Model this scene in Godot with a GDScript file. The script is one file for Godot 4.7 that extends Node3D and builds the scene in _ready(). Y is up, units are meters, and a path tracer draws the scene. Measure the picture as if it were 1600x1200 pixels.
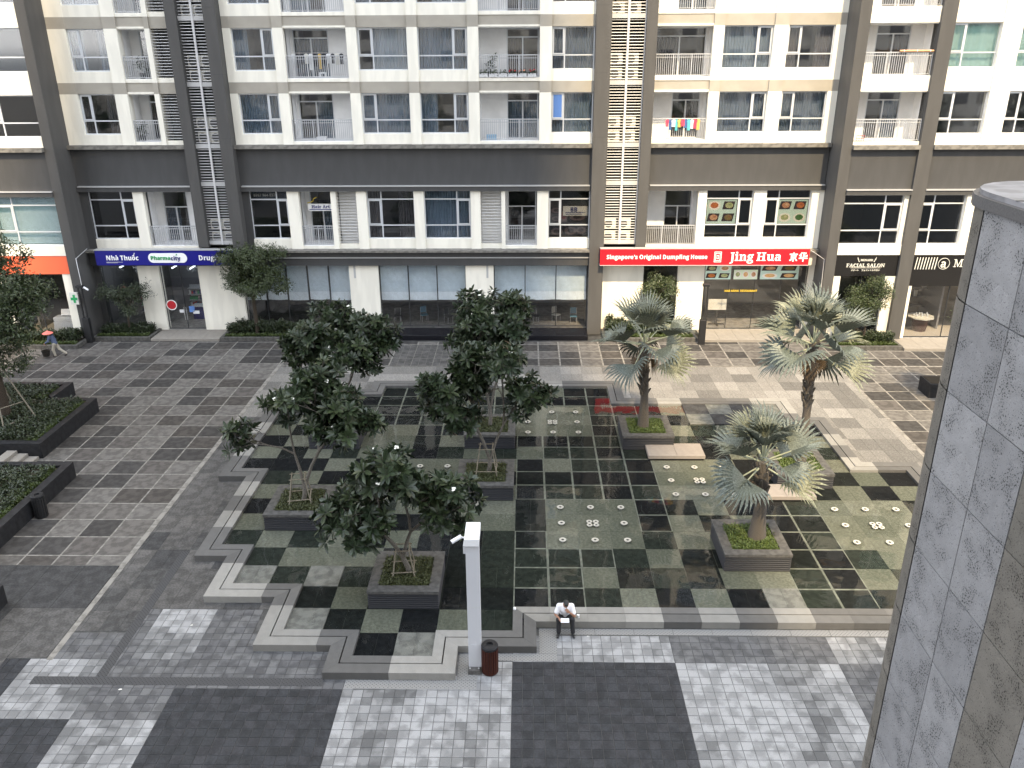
extends Node3D

var rng := RandomNumberGenerator.new()
var M := {}
var T := {}
var taken := {}
var cam: Camera3D
var shared := {}


class MB:
	var v := PackedVector3Array()
	var n := PackedVector3Array()
	var uv := PackedVector2Array()
	var with_uv := false

	func tri(a: Vector3, b: Vector3, c: Vector3, na: Vector3, nb: Vector3, nc: Vector3) -> void:
		if (c - a).cross(b - a).dot(na + nb + nc) < 0.0:
			v.append(a); v.append(c); v.append(b)
			n.append(na); n.append(nc); n.append(nb)
		else:
			v.append(a); v.append(b); v.append(c)
			n.append(na); n.append(nb); n.append(nc)

	func ftri(a: Vector3, b: Vector3, c: Vector3) -> void:
		var k := (c - a).cross(b - a).normalized()
		v.append(a); v.append(b); v.append(c)
		n.append(k); n.append(k); n.append(k)

	func quad(a: Vector3, b: Vector3, c: Vector3, d: Vector3, k: Vector3) -> void:
		tri(a, b, c, k, k, k)
		tri(a, c, d, k, k, k)

	func uquad(a: Vector3, b: Vector3, c: Vector3, d: Vector3) -> void:
		# a upper left, b upper right, c lower right, d lower left, with uv 0..1
		with_uv = true
		var k := (c - a).cross(b - a).normalized()
		for p in [[a, Vector2(0, 0)], [b, Vector2(1, 0)], [c, Vector2(1, 1)], [a, Vector2(0, 0)], [c, Vector2(1, 1)], [d, Vector2(0, 1)]]:
			v.append(p[0]); n.append(k); uv.append(p[1])

	func box(c: Vector3, s: Vector3, bs := Basis.IDENTITY) -> void:
		var x := bs.x * s.x * 0.5
		var y := bs.y * s.y * 0.5
		var z := bs.z * s.z * 0.5
		quad(c + x - y - z, c + x + y - z, c + x + y + z, c + x - y + z, bs.x)
		quad(c - x - y - z, c - x + y - z, c - x + y + z, c - x - y + z, -bs.x)
		quad(c + y - x - z, c + y + x - z, c + y + x + z, c + y - x + z, bs.y)
		quad(c - y - x - z, c - y + x - z, c - y + x + z, c - y - x + z, -bs.y)
		quad(c + z - x - y, c + z + x - y, c + z + x + y, c + z - x + y, bs.z)
		quad(c - z - x - y, c - z + x - y, c - z + x + y, c - z - x + y, -bs.z)

	func b(x0: float, x1: float, y0: float, y1: float, z0: float, z1: float) -> void:
		box(Vector3(x0 + x1, y0 + y1, z0 + z1) * 0.5, Vector3(x1 - x0, y1 - y0, absf(z1 - z0)))

	func slab(x0: float, x1: float, y0: float, y1: float, z0: float, z1: float, ch: float) -> void:
		# a block with chamfered top edges
		var lo := [Vector3(x0, y0, z0), Vector3(x1, y0, z0), Vector3(x1, y0, z1), Vector3(x0, y0, z1)]
		var mi := [Vector3(x0, y1 - ch, z0), Vector3(x1, y1 - ch, z0), Vector3(x1, y1 - ch, z1), Vector3(x0, y1 - ch, z1)]
		var hi := [Vector3(x0 + ch, y1, z0 + ch), Vector3(x1 - ch, y1, z0 + ch), Vector3(x1 - ch, y1, z1 - ch), Vector3(x0 + ch, y1, z1 - ch)]
		var ks := [Vector3(0, 0, -1), Vector3(1, 0, 0), Vector3(0, 0, 1), Vector3(-1, 0, 0)]
		for i in 4:
			var j := (i + 1) % 4
			quad(lo[i], lo[j], mi[j], mi[i], ks[i])
			quad(mi[i], mi[j], hi[j], hi[i], (ks[i] + Vector3.UP).normalized())
		quad(hi[0], hi[1], hi[2], hi[3], Vector3.UP)

	func tube(pts: Array, rad: Array, sides := 6, caps := true) -> void:
		var rings := []
		var side := Vector3.ZERO
		for i in pts.size():
			var d: Vector3 = (pts[mini(i + 1, pts.size() - 1)] - pts[maxi(i - 1, 0)]).normalized()
			if side == Vector3.ZERO:
				side = d.cross(Vector3.UP if absf(d.y) < 0.9 else Vector3.RIGHT).normalized()
			side = (side - d * side.dot(d)).normalized()
			var up := d.cross(side)
			var ring := []
			for k in sides:
				var a := TAU * k / sides
				ring.append(side * cos(a) + up * sin(a))
			rings.append(ring)
		for i in pts.size() - 1:
			for k in sides:
				var l := (k + 1) % sides
				var p0: Vector3 = pts[i]
				var p1: Vector3 = pts[i + 1]
				var r0: float = rad[i]
				var r1: float = rad[i + 1]
				var n0: Vector3 = rings[i][k]
				var n1: Vector3 = rings[i][l]
				var n2: Vector3 = rings[i + 1][l]
				var n3: Vector3 = rings[i + 1][k]
				tri(p0 + n0 * r0, p0 + n1 * r0, p1 + n2 * r1, n0, n1, n2)
				tri(p0 + n0 * r0, p1 + n2 * r1, p1 + n3 * r1, n0, n2, n3)
		if caps:
			for e in [0, pts.size() - 1]:
				var d: Vector3 = (pts[1] - pts[0]).normalized() * -1.0 if e == 0 else (pts[e] - pts[e - 1]).normalized()
				for k in range(1, sides - 1):
					tri(pts[e] + rings[e][0] * rad[e], pts[e] + rings[e][k] * rad[e], pts[e] + rings[e][k + 1] * rad[e], d, d, d)

	func lathe(c: Vector3, prof: Array, sides := 16) -> void:
		# prof: Vector2(radius, height)
		for i in prof.size() - 1:
			var p: Vector2 = prof[i]
			var q: Vector2 = prof[i + 1]
			var t := q - p
			var nr := Vector2(t.y, -t.x).normalized()
			for k in sides:
				var a0 := TAU * k / sides
				var a1 := TAU * (k + 1) / sides
				var d0 := Vector3(cos(a0), 0, sin(a0))
				var d1 := Vector3(cos(a1), 0, sin(a1))
				var u := Vector3.UP
				var m0 := d0 * nr.x + u * nr.y
				var m1 := d1 * nr.x + u * nr.y
				if q.x > 0.0001:
					tri(c + d0 * p.x + u * p.y, c + d1 * q.x + u * q.y, c + d0 * q.x + u * q.y, m0, m1, m0)
				if p.x > 0.0001:
					tri(c + d0 * p.x + u * p.y, c + d1 * p.x + u * p.y, c + d1 * q.x + u * q.y, m0, m1, m1)

	func prism(poly: PackedVector2Array, y0: float, y1: float, sides := true) -> void:
		var ix := Geometry2D.triangulate_polygon(poly)
		for i in range(0, ix.size(), 3):
			var a := poly[ix[i]]
			var b2 := poly[ix[i + 1]]
			var c := poly[ix[i + 2]]
			tri(Vector3(a.x, y1, a.y), Vector3(b2.x, y1, b2.y), Vector3(c.x, y1, c.y), Vector3.UP, Vector3.UP, Vector3.UP)
		if sides:
			var s := -1.0 if Geometry2D.is_polygon_clockwise(poly) else 1.0
			for i in poly.size():
				var a := poly[i]
				var b2 := poly[(i + 1) % poly.size()]
				var e := (b2 - a).normalized()
				quad(Vector3(a.x, y0, a.y), Vector3(b2.x, y0, b2.y), Vector3(b2.x, y1, b2.y), Vector3(a.x, y1, a.y), Vector3(e.y, 0, -e.x) * s)

	func add(o: MB, t: Transform3D) -> void:
		for i in o.v.size():
			v.append(t * o.v[i])
			n.append((t.basis * o.n[i]).normalized())

	func into(m: ArrayMesh) -> ArrayMesh:
		var a := []
		a.resize(Mesh.ARRAY_MAX)
		a[Mesh.ARRAY_VERTEX] = v
		a[Mesh.ARRAY_NORMAL] = n
		if with_uv:
			a[Mesh.ARRAY_TEX_UV] = uv
		m.add_surface_from_arrays(Mesh.PRIMITIVE_TRIANGLES, a)
		return m

	func mesh() -> ArrayMesh:
		return into(ArrayMesh.new())


func numbered(called: String) -> String:
	var k: int = taken.get(called, 0)
	taken[called] = k + 1
	return called if k == 0 else "%s_%03d" % [called, k]

func tag(o: Node3D, label: String, category: String, group := "") -> Node3D:
	o.set_meta("label", label)
	o.set_meta("category", category)
	if group != "":
		o.set_meta("group", group)
	return o

func thing(called: String, label: String, category: String, at := Vector3.ZERO, turn := 0.0, group := "") -> Node3D:
	var o := Node3D.new()
	o.name = numbered(called)
	add_child(o)
	o.position = at
	o.rotation.y = turn
	return tag(o, label, category, group)

func struct_node(called: String) -> Node3D:
	var o := Node3D.new()
	o.name = numbered(called)
	o.set_meta("kind", "structure")
	add_child(o)
	return o

func part(called: String, g, m: Material, parent: Node, at := Vector3.ZERO) -> MeshInstance3D:
	var o := MeshInstance3D.new()
	o.mesh = g.mesh() if g is MB else g
	o.material_override = m
	if parent == self:
		o.name = numbered(called)
		add_child(o)
	else:
		o.name = called
		parent.add_child(o, true)
	o.position = at
	return o

func struct_mesh(called: String, g, m: Material) -> MeshInstance3D:
	var o := part(called, g, m, self)
	o.set_meta("kind", "structure")
	return o

func stuff(o: Node) -> Node:
	o.set_meta("kind", "stuff")
	return o

func scatter(called: String, mesh: Mesh, m: Material, places: Array, parent: Node) -> MultiMeshInstance3D:
	var mm := MultiMesh.new()
	mm.transform_format = MultiMesh.TRANSFORM_3D
	mm.mesh = mesh
	mm.instance_count = places.size()
	for i in places.size():
		mm.set_instance_transform(i, places[i])
	var o := MultiMeshInstance3D.new()
	o.multimesh = mm
	o.material_override = m
	o.set_meta("kind", "stuff")
	if parent == self:
		o.name = numbered(called)
		add_child(o)
	else:
		o.name = called
		parent.add_child(o, true)
	return o

func lin(r: float, g: float, b: float, a := 1.0) -> Color:
	var c := Color(r, g, b, a).linear_to_srgb()
	c.a = a
	return c

func ntex(sd: int, freq: float, lo: float, hi: float, edge0 := 0.0, edge1 := 1.0, oct := 4, kind := FastNoiseLite.TYPE_SIMPLEX_SMOOTH, size := 512) -> ImageTexture:
	# grey noise, smoothstepped between edge0 and edge1 and spread from lo to hi
	var f := FastNoiseLite.new()
	f.seed = sd
	f.noise_type = kind
	f.frequency = freq
	f.fractal_octaves = oct
	var im := f.get_seamless_image(size, size)
	im.convert(Image.FORMAT_L8)
	var lut := PackedByteArray()
	for i in 256:
		lut.append(int(255.0 * clampf(lerpf(lo, hi, smoothstep(edge0, edge1, i / 255.0)), 0.0, 1.0)))
	var d := im.get_data()
	var out := PackedByteArray()
	out.resize(size * size * 3)
	for i in size * size:
		var q := lut[d[i]]
		out[i * 3] = q
		out[i * 3 + 1] = q
		out[i * 3 + 2] = q
	return ImageTexture.create_from_image(Image.create_from_data(size, size, false, Image.FORMAT_RGB8, out))

func sm(c: Color, rough := 0.7, tex: Texture2D = null, sc := 1.0, tex2: Texture2D = null, sc2 := 0.2, bump: Texture2D = null, bsc := 0.0) -> StandardMaterial3D:
	var m := StandardMaterial3D.new()
	m.albedo_color = c
	m.roughness = rough
	m.metallic_specular = 0.3
	m.uv1_triplanar = true
	m.uv1_world_triplanar = true
	m.uv1_scale = Vector3.ONE * sc
	m.uv1_triplanar_sharpness = 4.0
	if tex:
		m.albedo_texture = tex
	if tex2:
		m.detail_enabled = true
		m.detail_albedo = tex2
		m.detail_blend_mode = BaseMaterial3D.BLEND_MODE_MUL
		m.detail_uv_layer = BaseMaterial3D.DETAIL_UV_2
		m.uv2_triplanar = true
		m.uv2_world_triplanar = true
		m.uv2_scale = Vector3.ONE * sc2
	if bump:
		m.heightmap_enabled = true
		m.heightmap_texture = bump
		m.heightmap_scale = bsc
	return m

func flat(c: Color, rough := 0.6, metal := 0.0) -> StandardMaterial3D:
	var m := StandardMaterial3D.new()
	m.albedo_color = c
	m.roughness = rough
	m.metallic = metal
	return m

func leafy(c: Color, rough := 0.45, back := 0.25) -> StandardMaterial3D:
	var m := StandardMaterial3D.new()
	m.albedo_color = c
	m.roughness = rough
	m.albedo_texture = T.leaf
	m.uv1_triplanar = true
	m.uv1_world_triplanar = true
	m.uv1_scale = Vector3.ONE * 1.7
	m.backlight_enabled = true
	m.backlight = Color(back, back, back)
	m.cull_mode = BaseMaterial3D.CULL_DISABLED
	return m

func pix(p: Vector3) -> Vector2:
	# where a point falls in the 1600 x 1200 photograph, only to choose which tiles become single pieces
	var q := cam.transform.affine_inverse() * p
	if q.z > -0.1:
		return Vector2(-9999, -9999)
	return Vector2(800.0 - 1294.0 * q.x / q.z, 600.0 + 1294.0 * q.y / q.z)

func in_frame(p: Vector3) -> bool:
	var q := pix(p)
	return q.x > -20 and q.x < 1620 and q.y > -20 and q.y < 1220

func hash2(a: int, b: int, k := 0) -> float:
	var h := (a * 374761393 + b * 668265263 + k * 2147483647 + 1442695) & 0x7fffffff
	h = ((h ^ (h >> 13)) * 1274126177) & 0x7fffffff
	return float((h ^ (h >> 16)) & 0xffff) / 65535.0

func lay(parent: Node3D, called: String, tiles: Array, thick: float, ch: float) -> void:
	# tiles: [x0, x1, z0, z1, y, material]; the largest 300 in view are single pieces, the rest one part
	var seen_t := []
	var rest := []
	for t in tiles:
		var c := Vector3((t[0] + t[1]) * 0.5, t[4], (t[2] + t[3]) * 0.5)
		if in_frame(c):
			seen_t.append([c.distance_to(cam.position) / sqrt((t[1] - t[0]) * (t[3] - t[2])), t])
		else:
			rest.append(t)
	seen_t.sort_custom(func(p, q): return p[0] < q[0])
	for i in range(300, seen_t.size()):
		rest.append(seen_t[i][1])
	for i in mini(300, seen_t.size()):
		var t: Array = seen_t[i][1]
		var w := snappedf(t[1] - t[0], 0.001)
		var d := snappedf(t[3] - t[2], 0.001)
		var key := "%s %.3f %.3f" % [called, w, d]
		if not shared.has(key):
			var g := MB.new()
			g.slab(-w / 2, w / 2, -thick, 0, -d / 2, d / 2, ch)
			shared[key] = g.mesh()
		part(called, shared[key], t[5], parent, Vector3((t[0] + t[1]) * 0.5, t[4], (t[2] + t[3]) * 0.5))
	if rest.size():
		var per := {}
		for t in rest:
			if not per.has(t[5]):
				per[t[5]] = MB.new()
			per[t[5]].slab(t[0], t[1], t[4] - thick, t[4], t[2], t[3], ch)
		var am := ArrayMesh.new()
		var k := 0
		for mm in per:
			per[mm].into(am)
			am.surface_set_material(k, mm)
			k += 1
		var o := MeshInstance3D.new()
		o.mesh = am
		o.name = "paving"
		o.set_meta("kind", "stuff")
		parent.add_child(o, true)

func _ready() -> void:
	rng.seed = 20240611
	# camera
	cam = Camera3D.new()
	cam.name = "camera"
	cam.fov = 49.74
	cam.near = 0.1
	cam.far = 2000.0
	add_child(cam)
	cam.position = Vector3(0, 16.5, 0)
	cam.rotation_degrees = Vector3(-21.9, 1.0, -0.3)
	cam.current = true
	# sky, exposure
	var we := WorldEnvironment.new()
	we.name = "environment"
	var env := Environment.new()
	env.background_mode = Environment.BG_SKY
	var sky := Sky.new()
	var ps := ProceduralSkyMaterial.new()
	ps.sky_top_color = Color(0.85, 0.885, 0.94)
	ps.sky_horizon_color = Color(0.95, 0.95, 0.95)
	ps.sky_curve = 0.25
	ps.ground_bottom_color = Color(0.22, 0.22, 0.22)
	ps.ground_horizon_color = Color(0.6, 0.62, 0.64)
	ps.sun_angle_max = 20.0
	sky.sky_material = ps
	env.sky = sky
	env.background_energy_multiplier = 1.7
	env.tonemap_mode = Environment.TONE_MAPPER_LINEAR
	env.tonemap_exposure = 2.65
	env.sdfgi_enabled = true
	env.ssao_enabled = true
	env.ssil_enabled = true
	we.environment = env
	add_child(we)
	# the sun, high behind the camera and to its right
	var sun := DirectionalLight3D.new()
	sun.name = "sun"
	sun.light_color = Color(1.0, 0.90, 0.73)
	sun.light_energy = 1.15
	sun.light_angular_distance = 1.6
	sun.shadow_enabled = true
	add_child(sun)
	var el := deg_to_rad(52.0)
	var az := deg_to_rad(11.0)
	sun.look_at_from_position(Vector3.ZERO, Vector3(-sin(az) * cos(el), -sin(el), -cos(az) * cos(el)))

	make_materials()
	make_ground()
	make_pool()
	make_building()
	make_pylon()
	make_surroundings()
	make_shopfronts()
	make_planters()
	make_beds()
	make_palms()
	make_frangipani()
	make_trees()
	make_street_things()
	make_balcony_things()
	make_people()


func make_materials() -> void:
	T.fine = ntex(3, 0.03, 0.86, 1.0)
	T.blotch = ntex(5, 0.008, 0.84, 1.0, 0.25, 0.75)
	T.soft = ntex(7, 0.006, 0.95, 1.0)
	T.grime = ntex(11, 0.012, 0.84, 1.0, 0.3, 0.66, 5)
	T.streak = ntex(13, 0.02, 0.86, 1.0, 0.2, 0.8, 5)
	T.pits = ntex(17, 0.035, 0.35, 1.0, 0.20, 0.36, 3, FastNoiseLite.TYPE_SIMPLEX)
	T.leaf = ntex(19, 0.02, 0.55, 1.0, 0.2, 0.8)
	T.ripple = ripple_texture()
	T.bark = ntex(29, 0.04, 0.45, 1.0, 0.2, 0.8, 4)
	# building paints
	M.cream = sm(lin(0.79, 0.76, 0.675), 0.75, T.soft, 0.25)
	M.beige = sm(lin(0.36, 0.335, 0.29), 0.75, T.soft, 0.25)
	M.grey = sm(lin(0.066, 0.066, 0.067), 0.6, T.soft, 0.2)
	M.grey_pillar = sm(lin(0.080, 0.078, 0.076), 0.55, T.soft, 0.2)
	M.white_wall = sm(lin(0.78, 0.78, 0.78), 0.8, T.soft, 0.3)
	T.rain = ntex(37, 0.012, 0.965, 1.0, 0.3, 0.7, 4)
	for k in ["cream", "grey", "grey_pillar"]:
		M[k].albedo_texture = T.rain
		M[k].uv1_scale = Vector3(0.23, 0.045, 0.23)
	M.soffit = sm(lin(0.6, 0.57, 0.5), 0.8, T.soft, 0.3)
	M.strip = flat(lin(0.45, 0.45, 0.45), 0.4, 0.3)
	M.ledge = sm(lin(0.20, 0.19, 0.172), 0.8, T.blotch, 0.5)
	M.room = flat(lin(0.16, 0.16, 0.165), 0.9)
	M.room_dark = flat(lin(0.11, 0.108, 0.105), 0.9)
	M.frame = flat(lin(0.55, 0.57, 0.60), 0.4, 0.2)
	M.dark_frame = flat(lin(0.03, 0.032, 0.035), 0.4)
	M.slat = flat(lin(0.50, 0.50, 0.505), 0.5)
	M.slat_grey = flat(lin(0.42, 0.42, 0.42), 0.5)
	M.rail = flat(lin(0.45, 0.46, 0.48), 0.45, 0.2)
	M.ac = flat(lin(0.62, 0.6, 0.54), 0.6)
	M.fan = flat(lin(0.08, 0.08, 0.08), 0.5)
	var gl := StandardMaterial3D.new()
	gl.albedo_color = Color(0.10, 0.14, 0.18, 0.02)
	gl.transparency = BaseMaterial3D.TRANSPARENCY_ALPHA
	gl.roughness = 0.02
	M.glass = gl
	var tg := gl.duplicate()
	tg.albedo_color = Color(0.03, 0.05, 0.07, 0.12)
	M.glass_dark = tg
	var bg := gl.duplicate()
	bg.albedo_color = Color(0.40, 0.55, 0.80, 0.75)
	M.glass_film = bg
	var gg := gl.duplicate()
	gg.albedo_color = Color(0.35, 0.52, 0.52, 0.10)
	M.glass_teal = gg
	M.curtain = [flat(lin(0.10, 0.145, 0.20), 0.9), flat(lin(0.06, 0.09, 0.135), 0.9), flat(lin(0.24, 0.29, 0.34), 0.9), flat(lin(0.05, 0.048, 0.056), 0.9)]
	M.curtain_teal = flat(lin(0.30, 0.44, 0.44), 0.9)
	M.blind = sm(lin(0.55, 0.65, 0.73), 0.9, T.soft, 0.8)
	M.blind_hem = sm(lin(0.68, 0.76, 0.82), 0.9, T.soft, 0.8)
	# paving
	M.joint = sm(lin(0.25, 0.237, 0.215), 0.85, T.blotch, 0.7, T.fine, 3.0)
	M.bedding = sm(lin(0.055, 0.055, 0.055), 0.9, T.blotch, 0.4)
	M.plaza = []
	for c in [[0.108, 0.099, 0.092], [0.130, 0.121, 0.112], [0.058, 0.055, 0.053], [0.150, 0.141, 0.131], [0.075, 0.068, 0.062], [0.064, 0.061, 0.059]]:
		M.plaza.append(sm(lin(c[0], c[1], c[2]), 0.75, T.blotch, 0.55, T.fine, 2.3))
	M.walk = []
	for c in [[0.090, 0.087, 0.084], [0.055, 0.055, 0.056], [0.108, 0.104, 0.100], [0.072, 0.071, 0.070], [0.096, 0.093, 0.090]]:
		M.walk.append(sm(lin(c[0], c[1], c[2]), 0.75, T.blotch, 0.45, T.streak, 1.1))
	M.walk_pale_sunlit = []  # paler stones, their tone raised further to stand in for sunlight
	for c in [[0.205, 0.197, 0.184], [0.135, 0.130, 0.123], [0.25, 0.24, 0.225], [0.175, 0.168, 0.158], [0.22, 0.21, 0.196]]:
		M.walk_pale_sunlit.append(sm(lin(c[0], c[1], c[2]), 0.75, T.soft, 0.45, T.streak, 0.8))
	M.white_paver = []
	for c in [[0.305, 0.307, 0.31], [0.28, 0.281, 0.284], [0.245, 0.246, 0.248], [0.19, 0.191, 0.193], [0.145, 0.146, 0.148]]:
		M.white_paver.append(sm(lin(c[0], c[1], c[2]), 0.8, T.grime, 0.23, T.fine, 2.6))
	M.mid_paver = []
	for c in [[0.118, 0.118, 0.121], [0.132, 0.132, 0.134], [0.105, 0.105, 0.109]]:
		M.mid_paver.append(sm(lin(c[0], c[1], c[2]), 0.8, T.grime, 0.3, T.fine, 2.0))
	M.dark_paver = []
	for c in [[0.037, 0.039, 0.044], [0.041, 0.042, 0.047], [0.033, 0.035, 0.039]]:
		M.dark_paver.append(sm(lin(c[0], c[1], c[2]), 0.7, T.blotch, 0.5, T.streak, 1.3))
	M.dust_joint = sm(lin(0.085, 0.084, 0.082), 0.9, T.grime, 0.4)
	M.drain = sm(lin(0.23, 0.228, 0.222), 0.8, dots_texture(), 1.1)
	M.drain_dark = sm(lin(0.062, 0.062, 0.064), 0.8, dots_texture(), 1.1)
	# pool
	M.cope_light = [sm(lin(0.275, 0.268, 0.25), 0.7, T.soft, 0.8, T.fine, 3.0), sm(lin(0.235, 0.229, 0.213), 0.7, T.soft, 0.7, T.fine, 3.0)]
	M.cope_dark = [sm(lin(0.105, 0.103, 0.10), 0.7, T.soft, 0.8, T.fine, 3.0), sm(lin(0.125, 0.122, 0.118), 0.7, T.soft, 0.7, T.fine, 3.0)]
	M.pool_dark = []
	for c in [[0.013, 0.015, 0.014], [0.022, 0.027, 0.022], [0.011, 0.012, 0.013]]:
		M.pool_dark.append(sm(lin(c[0], c[1], c[2]), 0.8, T.grime, 0.5, T.streak, 1.5))
		M.pool_dark[-1].metallic_specular = 0.1
	M.pool_light = []
	for c in [[0.108, 0.114, 0.088], [0.125, 0.130, 0.102], [0.092, 0.099, 0.076]]:
		M.pool_light.append(sm(lin(c[0], c[1], c[2]), 0.8, T.soft, 0.5, T.streak, 0.7))
		M.pool_light[-1].metallic_specular = 0.1
	M.pool_pale = [sm(lin(0.155, 0.157, 0.142), 0.7, T.blotch, 0.6, T.fine, 2.0)]
	M.pool_joint = sm(lin(0.13, 0.14, 0.115), 0.8, T.blotch, 0.6)
	var wa := StandardMaterial3D.new()
	wa.albedo_color = Color(0.16, 0.21, 0.15, 0.01)
	wa.transparency = BaseMaterial3D.TRANSPARENCY_ALPHA
	wa.roughness = 0.03
	wa.metallic_specular = 0.36
	wa.uv1_triplanar = true
	wa.uv1_world_triplanar = true
	wa.uv1_scale = Vector3.ONE * 0.22
	wa.heightmap_enabled = true
	wa.heightmap_texture = T.ripple
	wa.heightmap_scale = 0.9
	M.water = wa
	M.granite = sm(lin(0.026, 0.026, 0.028), 0.6, T.fine, 4.0, T.blotch, 0.8)
	M.granite_top = sm(lin(0.105, 0.103, 0.10), 0.7, T.blotch, 0.8, T.fine, 4.0)
	M.planter_slat = flat(lin(0.02, 0.021, 0.026), 0.55)
	M.planter_core = flat(lin(0.008, 0.008, 0.009), 0.8)
	M.bench_top = sm(lin(0.27, 0.24, 0.215), 0.7, T.soft, 0.9, T.fine, 3.0)
	M.nozzle = flat(lin(0.42, 0.405, 0.36), 0.4, 0.2)
	M.nozzle_dark = flat(lin(0.03, 0.03, 0.03), 0.5)
	# plants
	M.grass = leafy(lin(0.10, 0.15, 0.025), 0.6)
	M.grass_dull = leafy(lin(0.07, 0.085, 0.02), 0.6)
	M.soil = sm(lin(0.035, 0.028, 0.02), 0.95, T.fine, 3.0)
	M.frangi = [leafy(lin(0.036, 0.058, 0.026), 0.4, 0.25), leafy(lin(0.048, 0.072, 0.030), 0.4, 0.25), leafy(lin(0.028, 0.046, 0.022), 0.4, 0.25)]
	M.flower = flat(lin(0.8, 0.8, 0.74), 0.7)
	M.pale_bark = sm(lin(0.23, 0.21, 0.185), 0.85, T.bark, 2.0)
	M.brown_bark = sm(lin(0.10, 0.08, 0.062), 0.9, T.bark, 1.6)
	M.palm_bark = sm(lin(0.17, 0.15, 0.13), 0.9, T.bark, 2.2)
	M.palm_boot = sm(lin(0.21, 0.185, 0.155), 0.9, T.bark, 3.0)
	M.palm_leaf = [leafy(lin(0.185, 0.21, 0.165), 0.5, 0.2), leafy(lin(0.225, 0.24, 0.165), 0.5, 0.2), leafy(lin(0.15, 0.178, 0.155), 0.5, 0.2)]
	M.palm_dead = leafy(lin(0.17, 0.12, 0.075), 0.8, 0.1)
	M.petiole = flat(lin(0.26, 0.28, 0.2), 0.6)
	M.tree_leaf = [leafy(lin(0.050, 0.075, 0.026), 0.45, 0.3), leafy(lin(0.066, 0.092, 0.030), 0.45, 0.3), leafy(lin(0.048, 0.068, 0.028), 0.45, 0.3)]
	M.hedge = leafy(lin(0.075, 0.11, 0.02), 0.5, 0.3)
	M.bamboo = sm(lin(0.36, 0.32, 0.25), 0.7, T.bark, 3.0)
	# other
	M.white = flat(lin(0.66, 0.67, 0.69), 0.5)
	M.lamp_paint = flat(lin(0.45, 0.46, 0.49), 0.5)
	M.black = flat(lin(0.012, 0.012, 0.013), 0.5)
	M.black_gloss = flat(lin(0.012, 0.012, 0.013), 0.15)
	M.wood = sm(lin(0.075, 0.022, 0.014), 0.6, T.bark, 2.0)
	M.tinted_stone = sm(lin(0.012, 0.012, 0.015), 0.25, T.fine, 2.0)
	M.step_stone = sm(lin(0.28, 0.257, 0.226), 0.75, T.soft, 0.7, T.fine, 3.0)
	M.kerb = sm(lin(0.11, 0.106, 0.098), 0.75, T.blotch, 0.9, T.fine, 3.0)
	M.red_sign = flat(lin(0.62, 0.012, 0.022), 0.3)
	M.blue_sign = flat(lin(0.012, 0.012, 0.19), 0.3)
	M.orange_sign = flat(lin(0.78, 0.14, 0.06), 0.45)
	M.letter = flat(lin(0.85, 0.85, 0.85), 0.4)
	M.letter_green = flat(lin(0.02, 0.30, 0.10), 0.4)
	M.letter_blue = flat(lin(0.02, 0.03, 0.16), 0.4)
	M.letter_grey = flat(lin(0.62, 0.61, 0.56), 0.4)
	M.letter_yellow = flat(lin(0.62, 0.46, 0.06), 0.4)
	M.letter_red = flat(lin(0.5, 0.02, 0.03), 0.4)
	M.skin = flat(lin(0.26, 0.13, 0.08), 0.6)
	M.tube_lamp = flat(lin(0.8, 0.8, 0.8), 0.4)
	M.tube_lamp.emission_enabled = true
	M.tube_lamp.emission = Color(0.9, 0.95, 1.0)
	M.tube_lamp.emission_energy_multiplier = 1.3


func ripple_texture() -> ImageTexture:
	# low waves that repeat without a seam
	var n := 256
	var im := Image.create(n, n, false, Image.FORMAT_RGBF)
	var w := []
	for i in 26:
		w.append([rng.randi_range(-9, 9), rng.randi_range(-9, 9), rng.randf() * TAU])
	for y in n:
		for x in n:
			var h := 0.0
			for q in w:
				h += sin(TAU * (q[0] * x + q[1] * y) / n + q[2]) / (1.5 + absf(q[0]) + absf(q[1]))
			h = 0.5 + 0.12 * h
			im.set_pixel(x, y, Color(h, h, h))
	return ImageTexture.create_from_image(im)


func dots_texture() -> ImageTexture:
	if shared.has("dots"):
		return shared.dots
	var im := Image.create(256, 256, false, Image.FORMAT_RGB8)
	im.fill(Color(0.92, 0.92, 0.92))
	for j in 16:
		for i in 16:
			if (i + j) % 2 == 0:
				im.fill_rect(Rect2i(i * 16 + 4, j * 16 + 5, 7, 5), Color(0.2, 0.2, 0.2))
	shared.dots = ImageTexture.create_from_image(im)
	return shared.dots


const MOD := 1.16

func kx(k: float) -> float:
	return -0.38 + MOD * k

func jz(j: float) -> float:
	return -21.62 - MOD * j


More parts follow.
